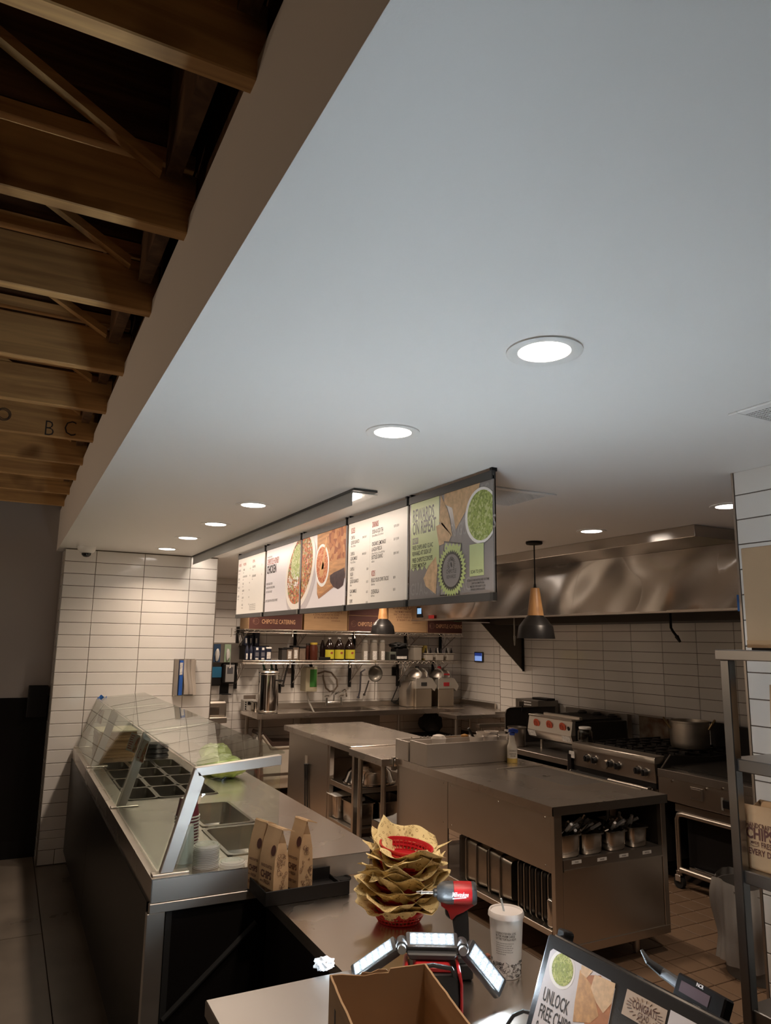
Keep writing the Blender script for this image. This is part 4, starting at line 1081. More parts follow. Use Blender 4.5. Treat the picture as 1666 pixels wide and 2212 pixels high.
part('battery', MB().prism(sil([(966, 2074), (1020, 2072), (1020, 2106), (966, 2108)])[::-1], 'y', -0.036, 0.036), BLKPLASTIC, t, bevel=0.004)
part('battery_band', MB().prism(sil([(966, 2062), (976, 2061), (976, 2076), (966, 2077)])[::-1], 'y', -0.037, 0.037), RED, t, bevel=0.002)
MF = frame((0, -0.0348, zc), (1, 0, 0), (0, 0, 1))
def on_body(c):
    a = (c.y)/0.0345
    return Vector((c.x, -0.0352*math.cos(a), zc+0.0352*math.sin(a)))
m = MB(); m.text('Milwaukee', on_body, .019, -.022, .000, .62, 'LEFT', .006, shear=.18)
m.grid(lambda u, v: on_body(Vector((-.020+.042*u, -.007+.0025*v+.004*u, 0))), 8, 1)
part('lettering', m, INKWHT, t, 'white script lettering with a lightning bolt')
m = MB(); b0 = lp(978, 2082); m.text('REDLITHIUM', frame((0, -.0366, 0), (1, 0, 0), (0, 0, 1)), .0065, b0[0]-.004, b0[1]-.004, .7); m.text('XC 5.0', frame((0, -.0366, 0), (1, 0, 0), (0, 0, 1)), .008, b0[0]+.004, b0[1]-.013, .8)
part('battery_lettering', m, mat('dim_red_ink', (.35, .1, .08), .6), t)

# ================================================================== WORK LAMP (three fold-out LED heads on a red and black base)
t = thing('work_lamp', 'lit red and black work lamp with three fold-out LED heads', 'work light', (1.135, 1.90, ZL))
LC = Vector((1.165, 1.930, 0.995))                      # middle of the centre head
rw = Vector((0.88, -0.475, 0)).normalized(); fwv = Vector((-rw.y, rw.x, 0))
LED = mat('led_light', (1, 1, 1), 0.4, emit=(0.76, 0.90, 1.0), estr=WORK_LED)
LEDPLATE = mat('led_plate', (0.03, 0.035, 0.04), 0.4, emit=(0.75, 0.87, 1.0), estr=0.55)
def head(c, u, n, name, label):
    """one head: u along its length, n the way the light faces"""
    u = u.normalized(); n = (n-u*n.dot(u)).normalized(); v = n.cross(u)
    F = Matrix(((u.x, v.x, n.x, c.x), (u.y, v.y, n.y, c.y), (u.z, v.z, n.z, c.z), (0, 0, 0, 1)))
    h = part(name, MB().box(-.075, .075, -.030, .030, -.026, -.001, M=F), TOOLGREY, t, label, bevel=.006, seg=2)
    part('light_window', MB().box(-.063, .063, -.021, .021, -.001, .0012, M=F), LEDPLATE, h)
    m = MB()
    for i in range(6):
        for j in range(3): m.box(-.058+.0207*i, -.058+.0207*i+.011, -.0165+.0125*j, -.0165+.0125*j+.0065, .0012, .0018, M=F)
    part('led_dots', m, LED, h, kind='stuff')
up = Vector((0, 0, 1))
tocam = -fwv
head(LC, rw, up*0.90+tocam*0.34, 'led_head', 'centre LED head facing up')
dL = Vector((-0.107*.98, 0.058*.98, -0.080)); cl = LC - rw*0.092 + dL.normalized()*0.092
head(cl, -dL, up*0.90+tocam*0.26, 'led_head', 'left LED head folded down')
dR = Vector((0.100, -0.045, -0.125)); cr = LC + rw*0.092 + dR.normalized()*0.098
head(cr, dR, up*1.0+tocam*0.62, 'led_head', 'right LED head folded down')
for s in (-1, 1):
    hp = LC + rw*(0.086*s) - up*0.016
    part('hinge', MB().cyl(hp-fwv*0.026, hp+fwv*0.022, 0.017, n=18), TOOLGREY, t, bevel=.002)
    part('hinge_knob', MB().cyl(hp-fwv*0.040+rw*0.0, hp-fwv*0.026, 0.012, n=16), mat('knob_grey', (0.20, 0.22, 0.23), 0.35), t)
BC = Vector((1.150, 1.905, 0)); FB = Matrix(((rw.x, fwv.x, 0, BC.x), (rw.y, fwv.y, 0, BC.y), (0, 0, 1, ZL+0.001), (0, 0, 0, 1)))
part('lamp_neck', MB().prism([(-.062, .128), (.062, .128), (.072, .146), (-.072, .146)], 'y', -.016, .03, M=FB), TOOLGREY, t, bevel=.004)
part('base_body', MB().prism([(-.070, 0), (.070, 0), (.074, .05), (.070, .112), (-.070, .112), (-.074, .05)], 'y', -.062, .045, M=FB), BLKPLASTIC, t, bevel=.008, seg=2)
for s in (-1, 1):
    part('red_side', MB().prism([(s*.0745, .004), (s*.082, .004), (s*.082, .090), (s*.076, .122), (s*.066, .122), (s*.0745, .09)], 'y', -.070, .048, M=FB), RED, t, 'red side rail', bevel=.003)
part('red_top', MB().prism([(-.055, .112), (.055, .112), (.045, .126), (-.045, .126)], 'y', -.05, .035, M=FB), RED, t, bevel=.003)
part('carry_strap', MB().tube([FB @ Vector(q) for q in ((-.066, -.055, .10), (-.05, -.060, .128), (0, -.062, .136), (.05, -.060, .128), (.066, -.055, .10))], .006, 8), RUBBER, t)

# ================================================================== DRINK CUP
c = at_z(1095, 2104, ZL)
t = thing('drink_cup', 'tall white paper drink cup with lid and straw on the low counter', 'cup', (c.x, c.y, ZL))
cx, cy, zc = c.x, c.y, ZL+0.001
PCUP = mat('white_cup_paper', (0.76, 0.75, 0.73), 0.45)
part('cup_body', MB().lathe([(0.0, 0.004), (0.0395, 0.004), (0.0405, 0.0), (0.0425, 0.0), (0.0525, 0.172), (0.0505, 0.172), (0.0, 0.172)], (cx, cy, zc), 44), PCUP, t)
part('lid', MB().lathe([(0.0, 0.1785), (0.047, 0.1785), (0.049, 0.183), (0.0525, 0.1835), (0.0555, 0.178), (0.0565, 0.168), (0.0540, 0.167), (0.0535, 0.174)], (cx, cy, zc), 44, cap1=False), film_mat('lid_translucent', (0.74, 0.69, 0.66), 0.3, 0.92), t, 'translucent plastic lid')
part('straw', MB().cyl((cx-.002, cy+.003, zc+.165), (cx-.013, cy+.008, zc+.215), .0032, n=10), mat('pale_straw', (0.62, 0.70, 0.74), 0.35), t)
ang0 = math.atan2(CAM.y-cy, CAM.x-cx)
def on_cup(off=0.0006):
    def f(q):
        zz = q.y; r = 0.0425+0.010*zz/0.172+off; a = ang0 + q.x/r
        return Vector((cx+r*math.cos(a), cy+r*math.sin(a), zc+zz))
    return f
m = MB(); oc = on_cup()
for k, (s, sz) in enumerate((('LOOKING FOR REAL LOVE,', .0086), ('IN THE WARM CARESS', .0098), ('OF THE TORTILLA HELPS', .0094))): m.text(s, oc, sz, -.034, .128-.0085*k, .62, off=.012)
for k, s in enumerate(('You ever notice how most of what we do', 'we do it for the love of a good meal?', 'Of course you have. And maybe this cup', 'knows it too. So sip away, friend, and', 'think about the ones who feed you well', 'as they would a burrito')): m.text(s, oc, .0054, -.034+.0005*(k % 2), .101-.0062*k, .62, off=.004)
part('lettering', m, INKBLK, t)
m = MB(); rg = random.Random(11)
for k in range(110):
    x, z = rg.uniform(-.075, .075), rg.uniform(.004, .047); r = rg.uniform(.0024, .0052); ty = rg.randrange(3)
    a0 = rg.uniform(0, 6.28)
    if ty == 0: pts = [(x+r*math.cos(a0+6.283*i/10), z+.8*r*math.sin(a0+6.283*i/10)) for i in range(11)]
    elif ty == 1: pts = [(x+r*math.cos(a0+3.6*i/8), z+r*math.sin(a0+3.6*i/8)) for i in range(9)]
    else: pts = [(x+r*(i/5-.5)*2*math.cos(a0), z+r*(i/5-.5)*2*math.sin(a0)+.001*math.sin(i*2)) for i in range(6)]
    m.tube([oc(Vector((u, v, 0))) for u, v in pts if 0.001 < v], .0006, 3)
part('doodle_print', m, INKBLK, t, 'black doodle band around the foot', kind='stuff')
p = at_z(1053, 2068, ZL)
m = MB(); bmesh.ops.create_icosphere(m.bm, subdivisions=2, radius=.010)
rg = random.Random(8)
for v in m.bm.verts: v.co *= 1+rg.uniform(-.25, .25); v.co.z *= .55
zm = min(v.co.z for v in m.bm.verts)
single('food_crumb', m, mat('red_brown_crumb', (.25, .08, .04), .7), 'small reddish crumb on the steel beside the drink cup', 'crumb', loc=(0, 0, 0)).location = (p.x, p.y, ZL-zm)

# ================================================================== POINT OF SALE DISPLAY
PO = Vector((1.312, 1.594, 1.10)); pu = Vector((0.038, -0.9993, 0)).normalized(); pd = Vector((-0.347, -0.013, -0.938)); pd = (pd-pu*pd.dot(pu)).normalized()
MP = frame(PO, pu, -pd)          # x right, y up, z towards the customer
HP = 0.275
t = thing('order_display', 'black framed order display with printed offers, leaning at the bottom right', 'display', (1.30, 1.35, ZL))
part('frame_panel', MB().prism([(0.0, -.006), (.006, 0), (.62, 0), (.62, -HP), (-.010, -HP)], 'z', -.022, 0, M=MP), BLKPLASTIC, t, 'black frame', bevel=.003, seg=2)
part('top_edge', MB().box(.02, .62, -.001, .004, -.024, -.004, M=MP), mat('glossy_edge', (.03, .03, .033), .15), t)
part('rear_block', MB().prism([(.004, .020), (.026, .020), (.032, .014), (.032, -.10), (.004, -.10)], 'z', -.060, -.023, M=MP), BLACK, t, bevel=.004)
part('stand_foot', MB().box(1.30, 1.52, 1.00, 1.56, ZL+.001, ZL+.03), BLACK, t, bevel=.004)
part('stand_post', MB().prism([(.12, -.01), (.42, -.01), (.42, -.22), (.12, -.22)], 'z', -.065, -.024, M=MP), BLACK, t)
POSTER = mat('poster_lilac', (0.66, 0.64, 0.68), 0.4)
def MPz(z): return MP @ T(0, 0, z)
pw = [(.020, -.036), (.028, -.028), (.219, -.029), (.236, -.040), (.236, -HP+.008), (.008, -HP+.008)]
part('offer_poster', flats([pw[::-1]], MPz(.0006)), POSTER, t)
def cp(poly): return clip(poly, .008, .2345, -HP+.009, -.0295)
part('bowl_print', flats([clip(ell(.070, -.061, .043, .041), .02, .21, -.3, -.0285)], MPz(.0009)), INKWHT, t)
part('guacamole_print', flats([clip(ell(.072, -.060, .0355, .0345), .02, .21, -.3, -.0282)], MPz(.0012)), cell_mat('poster_guacamole', [(.40, .44, .08), (.30, .35, .05), (.52, .54, .16), (.22, .27, .04)], 190), t)
part('red_chip_print', flats([cp([(.145, -.045), (.19, -.03), (.237, -.07), (.237, -.17), (.18, -.15), (.14, -.10)])], MPz(.0009)), CHIP2, t)
part('pale_chip_print', flats([cp([(.172, -.034), (.2345, -.030), (.2345, -.07), (.216, -.098), (.192, -.086), (.168, -.064)]), cp([(.128, -.029), (.165, -.029), (.150, -.050), (.130, -.046)])], MPz(.0012)), mat('poster_pale_chip', (.70, .49, .30), .6, var=.12, vscale=90), t, kind='stuff')
part('brown_chip_print', flats([cp([(.126, -.040), (.172, -.060), (.205, -.108), (.186, -.130), (.136, -.148), (.130, -.11)])], MPz(.0011)), mat('poster_brown_chip', (.60, .34, .15), .6, var=.2, vscale=70), t)
m = MB(); F = MPz(.001)
m.text('UNLOCK', F, .042, .028, -.143, .50, off=.012); m.text('FREE CHIPS', F, .042, .026, -.180, .50, off=.012); m.text('& GUAC', F, .042, .024, -.217, .50, off=.012)
part('lettering', m, INKBLK, t)
part('greeting_card', MB().prism([(.264, -.079), (.374, -.079), (.377, -.028), (.268, -.028)], 'z', .0003, .0012, M=MP), mat('tan_card', (.50, .40, .32), .6), t, 'tan greeting card')
m = MB(); F = MPz(.0014)
m.text('CONGRATS', F, .022, .322, -.056, .56, 'CENTER', .012); m.text('GRAD', F, .016, .322, -.069, .70, 'CENTER', -.004)
m.text('HERE WE GO', F, .006, .324, -.0765, .7, 'CENTER')
for k in range(22):
    a = 2*math.pi*k/22+.1; c, s_ = math.cos(a), math.sin(a)
    p0 = Vector((.322+.036*c, -.053+.016*s_, .0003)); p1 = Vector((.322+.049*c, -.053+.022*s_, .0003)); m.tube([F @ p0, F @ p1], .0006, 3)
part('greeting_lettering', m, INKBRN, t)
part('second_card', MB().prism([(.378, -.10), (.49, -.10), (.494, -.024), (.384, -.024)], 'z', .0003, .0012, M=MP), POSTER, t, 'pale lilac card')
part('cable', MB().tube([MP @ Vector(q) for q in ((-.02, -.19, -.03), (-.045, -.195, -.02), (-.066, -.215, -.01), (-.075, -.25, 0), (-.06, -.268, 0.004))], .005, 8), RUBBER, t, 'black cable loop')

# rear readout of the till, behind the offers
oT = at_y(1465, 2098, 1.36); eT = at_z(1570, 2156, oT.z); bT = at_y(1452, 2148, 1.36)
t = thing('till_readout', 'small black till readout with a dim screen behind the order display', 'display', (1.56, 1.30, ZL))
LT = (eT-oT).length; vT = (oT-bT); HT = vT.length
MT = frame(oT, eT-oT, vT)
part('readout_case', MB().box(0, LT, -HT, .0, -.030, 0, M=MT), BLKGLOSS, t, bevel=.004)
part('readout_screen', MB().box(.12*LT, .72*LT, -.72*HT, -.26*HT, 0, .0008, M=MT), mat('dim_screen', (.10, .075, .085), .15), t, 'dim lilac screen')
m = MB(); m.text('NCR', MT @ T(0, 0, .001), .011, .42*LT, -.17*HT, .9, off=.02)
part('brand_lettering', m, INKWHT, t)
nb = MT @ Vector((LT*.5, -HT*.6, -.02))
part('neck', MB().cyl(nb, (nb.x+.03, nb.y, ZL+.002), .016, n=14), BLACK, t)
part('arm', MB().tube([at_y(1386, 2052, 1.46), at_y(1400, 2076, 1.44), at_y(1432, 2101, 1.42), MT @ Vector((.01, -HT*.5, -.024))], [.004, .008, .012, .014], 10), mat('dark_grey_arm', (.05, .051, .054), .6), t, 'grey tapering arm')
# printer and till bodies at the right edge
t = thing('till_printer', 'black till equipment at the bottom right edge', 'till', (1.70, 1.12, ZL))
part('printer_body', MB().prism([(0, 0), (.16, 0), (.16, .10), (.12, .135), (.02, .14), (0, .12)], 'y', 0, .22, M=T(1.60, .98, ZL+.001)), BLACK, t, bevel=.006)
part('printer_cover', MB().box(1.63, 1.74, 1.0, 1.18, ZL+.141, ZL+.150), BLKPLASTIC, t, bevel=.003)
t = thing('till_counter', 'steel counter carrying the till at the right', 'counter', (1.9, 1.1, 0))
part('worktop', MB().box(1.634, 2.38, .6, 1.32, ZL-.04, ZL), STEELDK, t, bevel=.003)
part('leg', MB().cyl((2.33, 1.27, 0), (2.33, 1.27, ZL-.04), .018, n=12), STEELDK, t)
part('leg', MB().cyl((1.70, 1.27, 0), (1.70, 1.27, ZL-.04), .018, n=12), STEELDK, t)
# ================================================================== EXTRACTOR HOOD
t = thing('extractor_hood', 'long stainless extractor hood over the cooking line at right', 'hood', (5.0, 5.2, 2.07))
HY0, HY1, HX, HZ = 3.02, 7.45, 4.20, 2.075
part('top_trim', MB().box(3.755, 5.80, 3.075, HY1+0.02, 2.505, CEIL-0.001), HOODST, t, 'flat steel band along the ceiling', bevel=.002)
m = MB(); n = 26
# the face is thin sheet, a little buckled
def hface(u, v):
    y = HY0+(HY1-HY0)*u; z = HZ+(2.504-HZ)*v
    e = math.sin(math.pi*v)
    return Vector((HX+0.012*math.sin(y*3.1+.6)*e+0.010*math.sin(y*5.7+2)*math.sin(2.6*v+.4)+.004*math.sin(y*11+v*5), y, z))
m.grid(hface, 90, 14)
part('front_sheet', m, HOODST, t, smooth=180)
m = MB(); m.box(HX+.03, 5.82, HY0, HY0+.01, HZ, 2.504); part('end_plate', m, HOODST, t)
m = MB(); m.box(HX+.03, 5.82, HY1-.01, HY1, HZ, 2.504); part('end_plate', m, HOODST, t)
part('bottom_lip', MB().box(HX-.004, HX+.05, HY0, HY1, HZ-.012, HZ+.006), STEEL, t, bevel=.002)
part('canopy_inside', MB().box(HX+.06, 5.81, HY0+.02, HY1-.02, 2.30, 2.31), mat('sooty_steel', (.10, .085, .07), .5, .8), t)
part('rear_gutter', MB().box(5.30, 5.81, HY0+.02, HY1-.02, HZ-.03, HZ+.12), mat('dark_hood_inside', (.06, .05, .042), .5, .6), t)
part('seam_strip', MB().box(HX-.006, HX+.004, 5.95, 5.953, HZ, 2.50), STEELDK, t)
part('end_shield', MB().prism([(5.18, 2.066), (5.822, 2.066), (5.822, 1.48)], 'y', 7.44, 7.455), mat('shield_steel', (.12, .105, .09), .45, .6), t, 'triangular dark end shield')
part('shield_edge', MB().box(5.795, 5.822, 7.43, 7.44, 1.48, 2.066), BLACK, t)
def nozzle(px, pts):
    m = MB(); m.tube(pts, .011, 8); return m
part('nozzle_pipe', nozzle(0, [(5.2, 4.567, 2.30), (5.2, 4.567, 1.985), (5.2, 4.545, 1.95), (5.2, 4.50, 1.90)]), BLACK, t)
part('nozzle_head', MB().cyl((5.2, 4.51, 1.91), (5.2, 4.475, 1.862), .018, .010, 12), RUBBER, t)
part('nozzle_pipe', nozzle(0, [(5.2, 6.80, 2.30), (5.2, 6.805, 1.90)]), STEELDK, t)
part('nozzle_head', MB().cyl((5.2, 6.806, 1.905), (5.2, 6.806, 1.80), .014, .007, 12), CHROME, t)
# control box and red sticker at the far end
def on_hood(px, py): return at_x(px, py, HX-.016)
a, b = on_hood(900.5, 1311), on_hood(912.5, 1336)
part('control_panel', MB().box(HX-.018, HX+.01, b.y, a.y, b.z+.012, a.z), BLACK, t, 'small black control panel', bevel=.003)
part('control_screen', MB().box(HX-.020, HX-.018, b.y+.02, a.y-.02, (a.z+b.z)/2-.015, (a.z+b.z)/2+.05), mat('blue_lcd', (.1, .2, .4), .3, emit=(.35, .6, .9), estr=.8), t, 'lit blue screen')
a, b = on_hood(926, 1329), on_hood(938, 1336)
part('red_sticker', MB().box(HX-.017, HX-.015, b.y, a.y, b.z, a.z), mat('sticker_red', (.35, .02, .02), .5), t)
a, b = at_x(1592, 1285, HX-.02), at_x(1601, 1320, HX-.02)
single('blue_tape_strip', MB().box(HX-.022, HX-.019, b.y-.05, a.y, b.z, a.z), MATS['blue_tape'], 'strip of blue tape on the hood by the near tiled wall', 'tape', loc=(HX-.02, a.y, b.z))

# pendant lamps
BAMBOO = wood_mat('bamboo', (0.52, 0.29, 0.12), (0.40, 0.20, 0.075), 'z', 2.0, 0.45)
def pendant(x, y, zb, R, label, first=[None]):
    if first[0]: return dup(first[0], T(x, y, zb) @ Matrix.Scale(R/first[1], 4), label)
    t = thing('pendant_lamp', label, 'lamp', (x, y, zb), group='black pendant lamps with wooden necks', world=False)
    zt = CEIL-zb; s = R
    prof = [(s*1.0, 0), (s*.98, s*.12), (s*.90, s*.62), (s*.84, s*.70), (s*.60, s*1.02), (s*.44, s*1.16), (s*.42, s*1.20), (s*.40, s*1.20), (s*.57, s*.98), (s*.80, s*.67), (s*.86, s*.60), (s*.95, s*.10), (s*.97, 0)]
    part('shade', MB().lathe(prof, n=48, cap0=False, cap1=False), mat('black_enamel', (.012, .011, .011), .36, spec=.35), t, 'black bell shaped shade')
    part('wooden_neck', MB().lathe([(s*.43, s*1.20), (s*.24, s*2.62), (s*.22, s*2.66), (0, s*2.66)], n=36), BAMBOO, t, 'tapered bamboo neck')
    part('cord_cap', MB().lathe([(.012, s*2.66), (.008, s*2.66+.03)], n=14), BLACK, t)
    part('cord', MB().cyl((0, 0, s*2.66+.02), (0, 0, zt-.02), .005, n=8), BLACK, t)
    part('ceiling_rose', MB().lathe([(.062, zt-.001), (.062, zt-.016), (.056, zt-.022), (.012, zt-.026)], n=32), BLACK, t)
    part('bulb_holder', MB().lathe([(.02, s*.75), (.02, s*1.15)], n=14), WHITEPL, t)
    first[0] = t; first.append(R)
    return t
pendant(3.443, 4.252, 1.866, .138, 'nearer pendant lamp, hanging beside the hood in front of the tiled wall')
p = at_y(827, 1369, 7.25)
pendant(p.x, p.y, p.z, .136, 'farther pendant lamp, hanging below the menu boards in front of the shelf boxes')

# ================================================================== BACK WALL: SHELVES
SY = 8.65
WIRE = mat('shelf_chrome', (0.62, 0.58, 0.52), 0.3, 1.0)
def wire_shelf(name, x0, x1, z, label):
    t = thing('wire_shelf', label, 'shelf', ((x0+x1)/2, YB-.02, z), group='wire wall shelves')
    for k, (y, zz) in enumerate(((SY, z), (SY, z-.036), (YB-.03, z), (YB-.03, z-.036))):
        part('rail', MB().cyl((x0, y, zz-.004), (x1, y, zz-.004), .0045, n=6), WIRE, t)
    m = MB(); nz = int((x1-x0)/.036)
    pts = [(x0+(x1-x0)*i/nz, SY, z-.006-(.028 if i % 2 else 0)) for i in range(nz+1)]
    m.tube(pts, .0028, 4); part('truss_wire', m, WIRE, t, kind='stuff')
    m = MB()
    nd = int((x1-x0)/.045)
    for i in range(nd+1): x = x0+(x1-x0)*i/nd; m.box(x-.0018, x+.0018, SY, YB-.03, z-.006, z-.002)
    part('deck_wires', m, STEELDK, t, kind='stuff')
    return t
s1 = wire_shelf('upper', 2.555, 5.71, 1.945, 'upper wire shelf on the back wall, carrying the catering boxes')
s2 = wire_shelf('lower', 2.56, 5.62, 1.572, 'lower wire shelf on the back wall, carrying jars, bottles and bins')
def bracket(t, x, z, h):
    part('bracket_post', MB().box(x-.018, x+.018, YB-.035, YB-.012, z-h, z+.03), BLACK, t, 'black wall bracket')
    part('bracket_arm', MB().cyl((x, SY+.02, z-.04), (x, YB-.035, z-h*.82), .007, n=6), STEELDK, t)
    m = MB(); m.tube([(x, YB-.04, z-.05), (x, YB-.12, z-h*.62), (x, YB-.2, z-.05), (x, YB-.28, z-h*.36), (x, SY+.1, z-.04)], .004, 4); part('bracket_web', m, STEELDK, t)
    part('hook_clip', MB().tube([(x-.2, SY-.006, z+.005), (x-.2, SY-.012, z-.05), (x-.2, SY-.022, z-.085), (x-.215, SY-.03, z-.09)], .006, 6), WIRE, t)
for x in (2.60, 3.37, 4.22, 5.02, 5.60): bracket(s1, x, 1.945, .30)
for x in (2.60, 3.355, 4.165, 4.90, 5.475): bracket(s2, x, 1.572, .36)

# catering boxes
def cat_box(x0, x1, z1, label, style, z0=1.947, y0=SY+.03, y1=YB-.05, logo=True):
    t = thing('catering_box', label, 'box', ((x0+x1)/2, (y0+y1)/2, z0), group='catering boxes on the upper shelf')
    part('carton', MB().box(x0, x1, y0, y1, z0+.001, z1), CARD, t, bevel=.003)
    F = frame((x0, y0-.0008, z0), (1, 0, 0), (0, 0, 1)); W, H = x1-x0, z1-z0
    if style == 'dark':
        part('maroon_panel', flats([rectpts(.004, W-.004, .004, H-.004)], F, .0002), MAROON, t, 'maroon printed front')
        if logo:
            m = MB(); q = .13*W; zc = min(.095, H*.5); r = .040
            for rr in (r, r*.82, r*.36):
                e = ell(q, zc, rr, rr, 0, 28); m.tube([F @ Vector((x, y, .0008)) for x, y in e+[e[0]]], .0016, 4)
            m.tube([F @ Vector((q-.006+.022*math.cos(a), zc+.020*math.sin(a), .0008)) for a in (2.2, 2.7, 3.14, 3.6, 4.1)], [.001, .004, .006, .004, .001], 5)
            part('round_logo', m, mat('dull_brown_ink', (.24, .12, .085), .7), t, 'round pepper emblem', kind='stuff')
            m = MB(); m.text('CHIPOTLE CATERING', F @ T(0, 0, .0006), .075, .235*W, zc-.026, .60, off=.014); part('lettering', m, INKTAN, t)
    else:
        m = MB(); m.text('CHIPOTLE CATERING', F, .082, W*.5, H-.145, .60, 'CENTER', .006)
        for k, s in enumerate(('THAT MOMENT WHEN EVERYONE AGREES', 'WHAT TO EAT BECAUSE A CHIPOTLE FEAST IS', 'A CROWD PLEASER FOR THE CROWD', 'BY THE BURRITO AND THE SPOON')): m.text(s, F, .038, W*.5, H-.195-.036*k, .55, 'CENTER', .004)
        m.text('CATER.CHIPOTLE.COM', F, .02, W*.72, H-.335, .6, 'CENTER')
        part('lettering', m, INKBRN, t)
        m = MB(); rg = random.Random(int(x0*100))
        for i in range(9):
            x = W*(.16+.08*i); m.tube([F @ Vector((x, H-.085, .0005)), F @ Vector((x+.02, H-.045-.02*rg.random(), .0005)), F @ Vector((x+.045, H-.08, .0005))], .0016, 3)
        part('line_drawing', m, INKBRN, t, kind='stuff')
    return t
cat_box(2.615, 3.31, 2.16, 'maroon catering box, farthest left on the upper shelf', 'dark')
cat_box(3.335, 3.935, 2.40, 'plain kraft catering box with brown print, second from the left', 'kraft')
cat_box(3.95, 4.52, 2.152, 'lower maroon catering box in the middle, partly behind the pendant lamp', 'dark')
t = cat_box(3.955, 4.525, 2.36, 'upper maroon catering box resting on the middle one', 'dark', z0=2.153, logo=False)
cat_box(4.535, 5.135, 2.40, 'plain kraft catering box with brown print, right of the pendant lamp', 'kraft')
cat_box(5.145, 5.715, 2.19, 'maroon catering box at the right end of the upper shelf', 'dark')
p = at_y(988, 1340, SY+.02); m = MB(); m.box(p.x-.05, p.x+.06, SY+.024, SY+.028, p.z-.02, p.z+.06)
single('green_tag', m, mat('green_tag', (.05, .2, .03), .6), 'small green tag on the right-hand maroon catering box', 'tag', loc=(p.x, SY+.026, p.z))

# things on the lower shelf, measured from the photograph on the plane of their fronts
ZS = 1.5735
def bx_on_shelf(name, px0, px1, pytop, label, cat, m_, group=None, y=8.69, depth=.14, lab=None, labm=None, kind='box', lid=None):
    a = at_y(px0, 1420, y); b = at_y(px1, 1420, y); zt = at_y((px0+px1)/2, pytop, y).z
    x0, x1 = a.x, b.x; r = (x1-x0)/2; xc = (x0+x1)/2
    t = thing(name, label, cat, (xc, y+depth/2, ZS), group=group)
    h = zt-ZS
    if kind == 'box':
        part('body', MB().box(x0, x1, y, y+depth, ZS+.001, zt-(.02 if lid else 0)), m_, t, bevel=.004)
        if lid: part('lid', MB().box(x0-.002, x1+.002, y-.002, y+depth+.002, zt-.02, zt), lid, t, bevel=.003)
    elif kind == 'bottle':
        part('body', MB().lathe([(0, .001), (r*.95, .001), (r, .012), (r, h*.55), (r*.93, h*.63), (r*.55, h*.80), (r*.28, h*.90), (r*.27, h*.93), (0, h*.93)], (xc, y+r, ZS), 24), m_, t)
        part('cap', MB().lathe([(0, h*.93), (r*.33, h*.93), (r*.33, h), (0, h)], (xc, y+r, ZS), 16), lid or WHITEPL, t, 'screw cap')
    elif kind == 'jar':
        part('body', MB().lathe([(0, .001), (r*.96, .001), (r, .01), (r, h*.74), (r*.86, h*.82), (r*.84, h*.88), (0, h*.88)], (xc, y+r, ZS), 24), m_, t)
        part('lid', MB().lathe([(0, h*.88), (r*.9, h*.88), (r*.9, h), (0, h)], (xc, y+r, ZS), 24), lid or WHITEPL, t)
    elif kind == 'bin':
        part('body', MB().prism([(x0+.008, ZS+.001), (x1-.008, ZS+.001), (x1, zt-.012), (x0, zt-.012)], 'y', y, y+depth), m_, t, bevel=.005)
        part('rim', MB().box(x0-.008, x1+.008, y-.01, y+depth+.01, zt-.012, zt), m_, t, bevel=.003)
    if lab:
        u0, u1, v0, v1 = lab
        if kind in ('bottle', 'jar'):
            m = MB(); rr = r+.0012
            def lf(u, v):
                an = -math.pi/2+math.pi*(u0+(u1-u0)*u-.5)*1.0
                return Vector((xc+rr*math.cos(an), y+r+rr*math.sin(an), ZS+h*(v0+(v1-v0)*v)))
            m.grid(lf, 10, 1); part('label', m, labm, t)
        else:
            part('label', MB().box(x0+(x1-x0)*u0, x0+(x1-x0)*u1, y-.002, y-.0005, ZS+h*v0, ZS+h*v1), labm, t)
    return t, xc, x1-x0, h
NAVY = mat('navy_carton', (.012, .016, .035), .45)
LABW = mat('white_label', (.60, .58, .55), .6, var=.25, vscale=60)
G = 'navy cartons and bottles at the left end'
ys_ = 8.69
for k, (a, b, tp, lab) in enumerate(((549, 561, 1397, 'navy carton with a white badge, in front of the stacked ones on the lower shelf'), (562, 574, 1397, 'navy carton with a white badge, second in the front row of the lower shelf'))):
    t, xc, wd_, h = bx_on_shelf('tea_carton', a, b, tp, lab, 'carton', NAVY, G, lab=(.3, .7, .75, .93), labm=WHITEPL)
    part('window', MB().box(xc-wd_*.3, xc+wd_*.3, ys_-.002, ys_-.0005, ZS+h*.28, ZS+h*.58), mat('grey_window', (.13, .13, .15), .3), t)
    part('lower_label', MB().box(xc-wd_*.25, xc+wd_*.25, ys_-.002, ys_-.0005, ZS+h*.04, ZS+h*.17), LABW, t)
bx_on_shelf('tea_carton', 575, 586, 1398, 'navy carton with a tall white label on the lower shelf', 'carton', NAVY, G, lab=(.12, .88, .10, .62), labm=LABW, lid=WHITEPL)
for k, (a, b) in enumerate(((530, 538.5), (539, 547.5))):
    bx_on_shelf('dark_bottle', a, b, 1391, ('left', 'right')[k]+' slim dark bottle with a white stripe label, front row at the shelf end', 'bottle', NAVY, G, kind='bottle', lid=BLACK, lab=(.30, .55, .05, .42), labm=LABW)
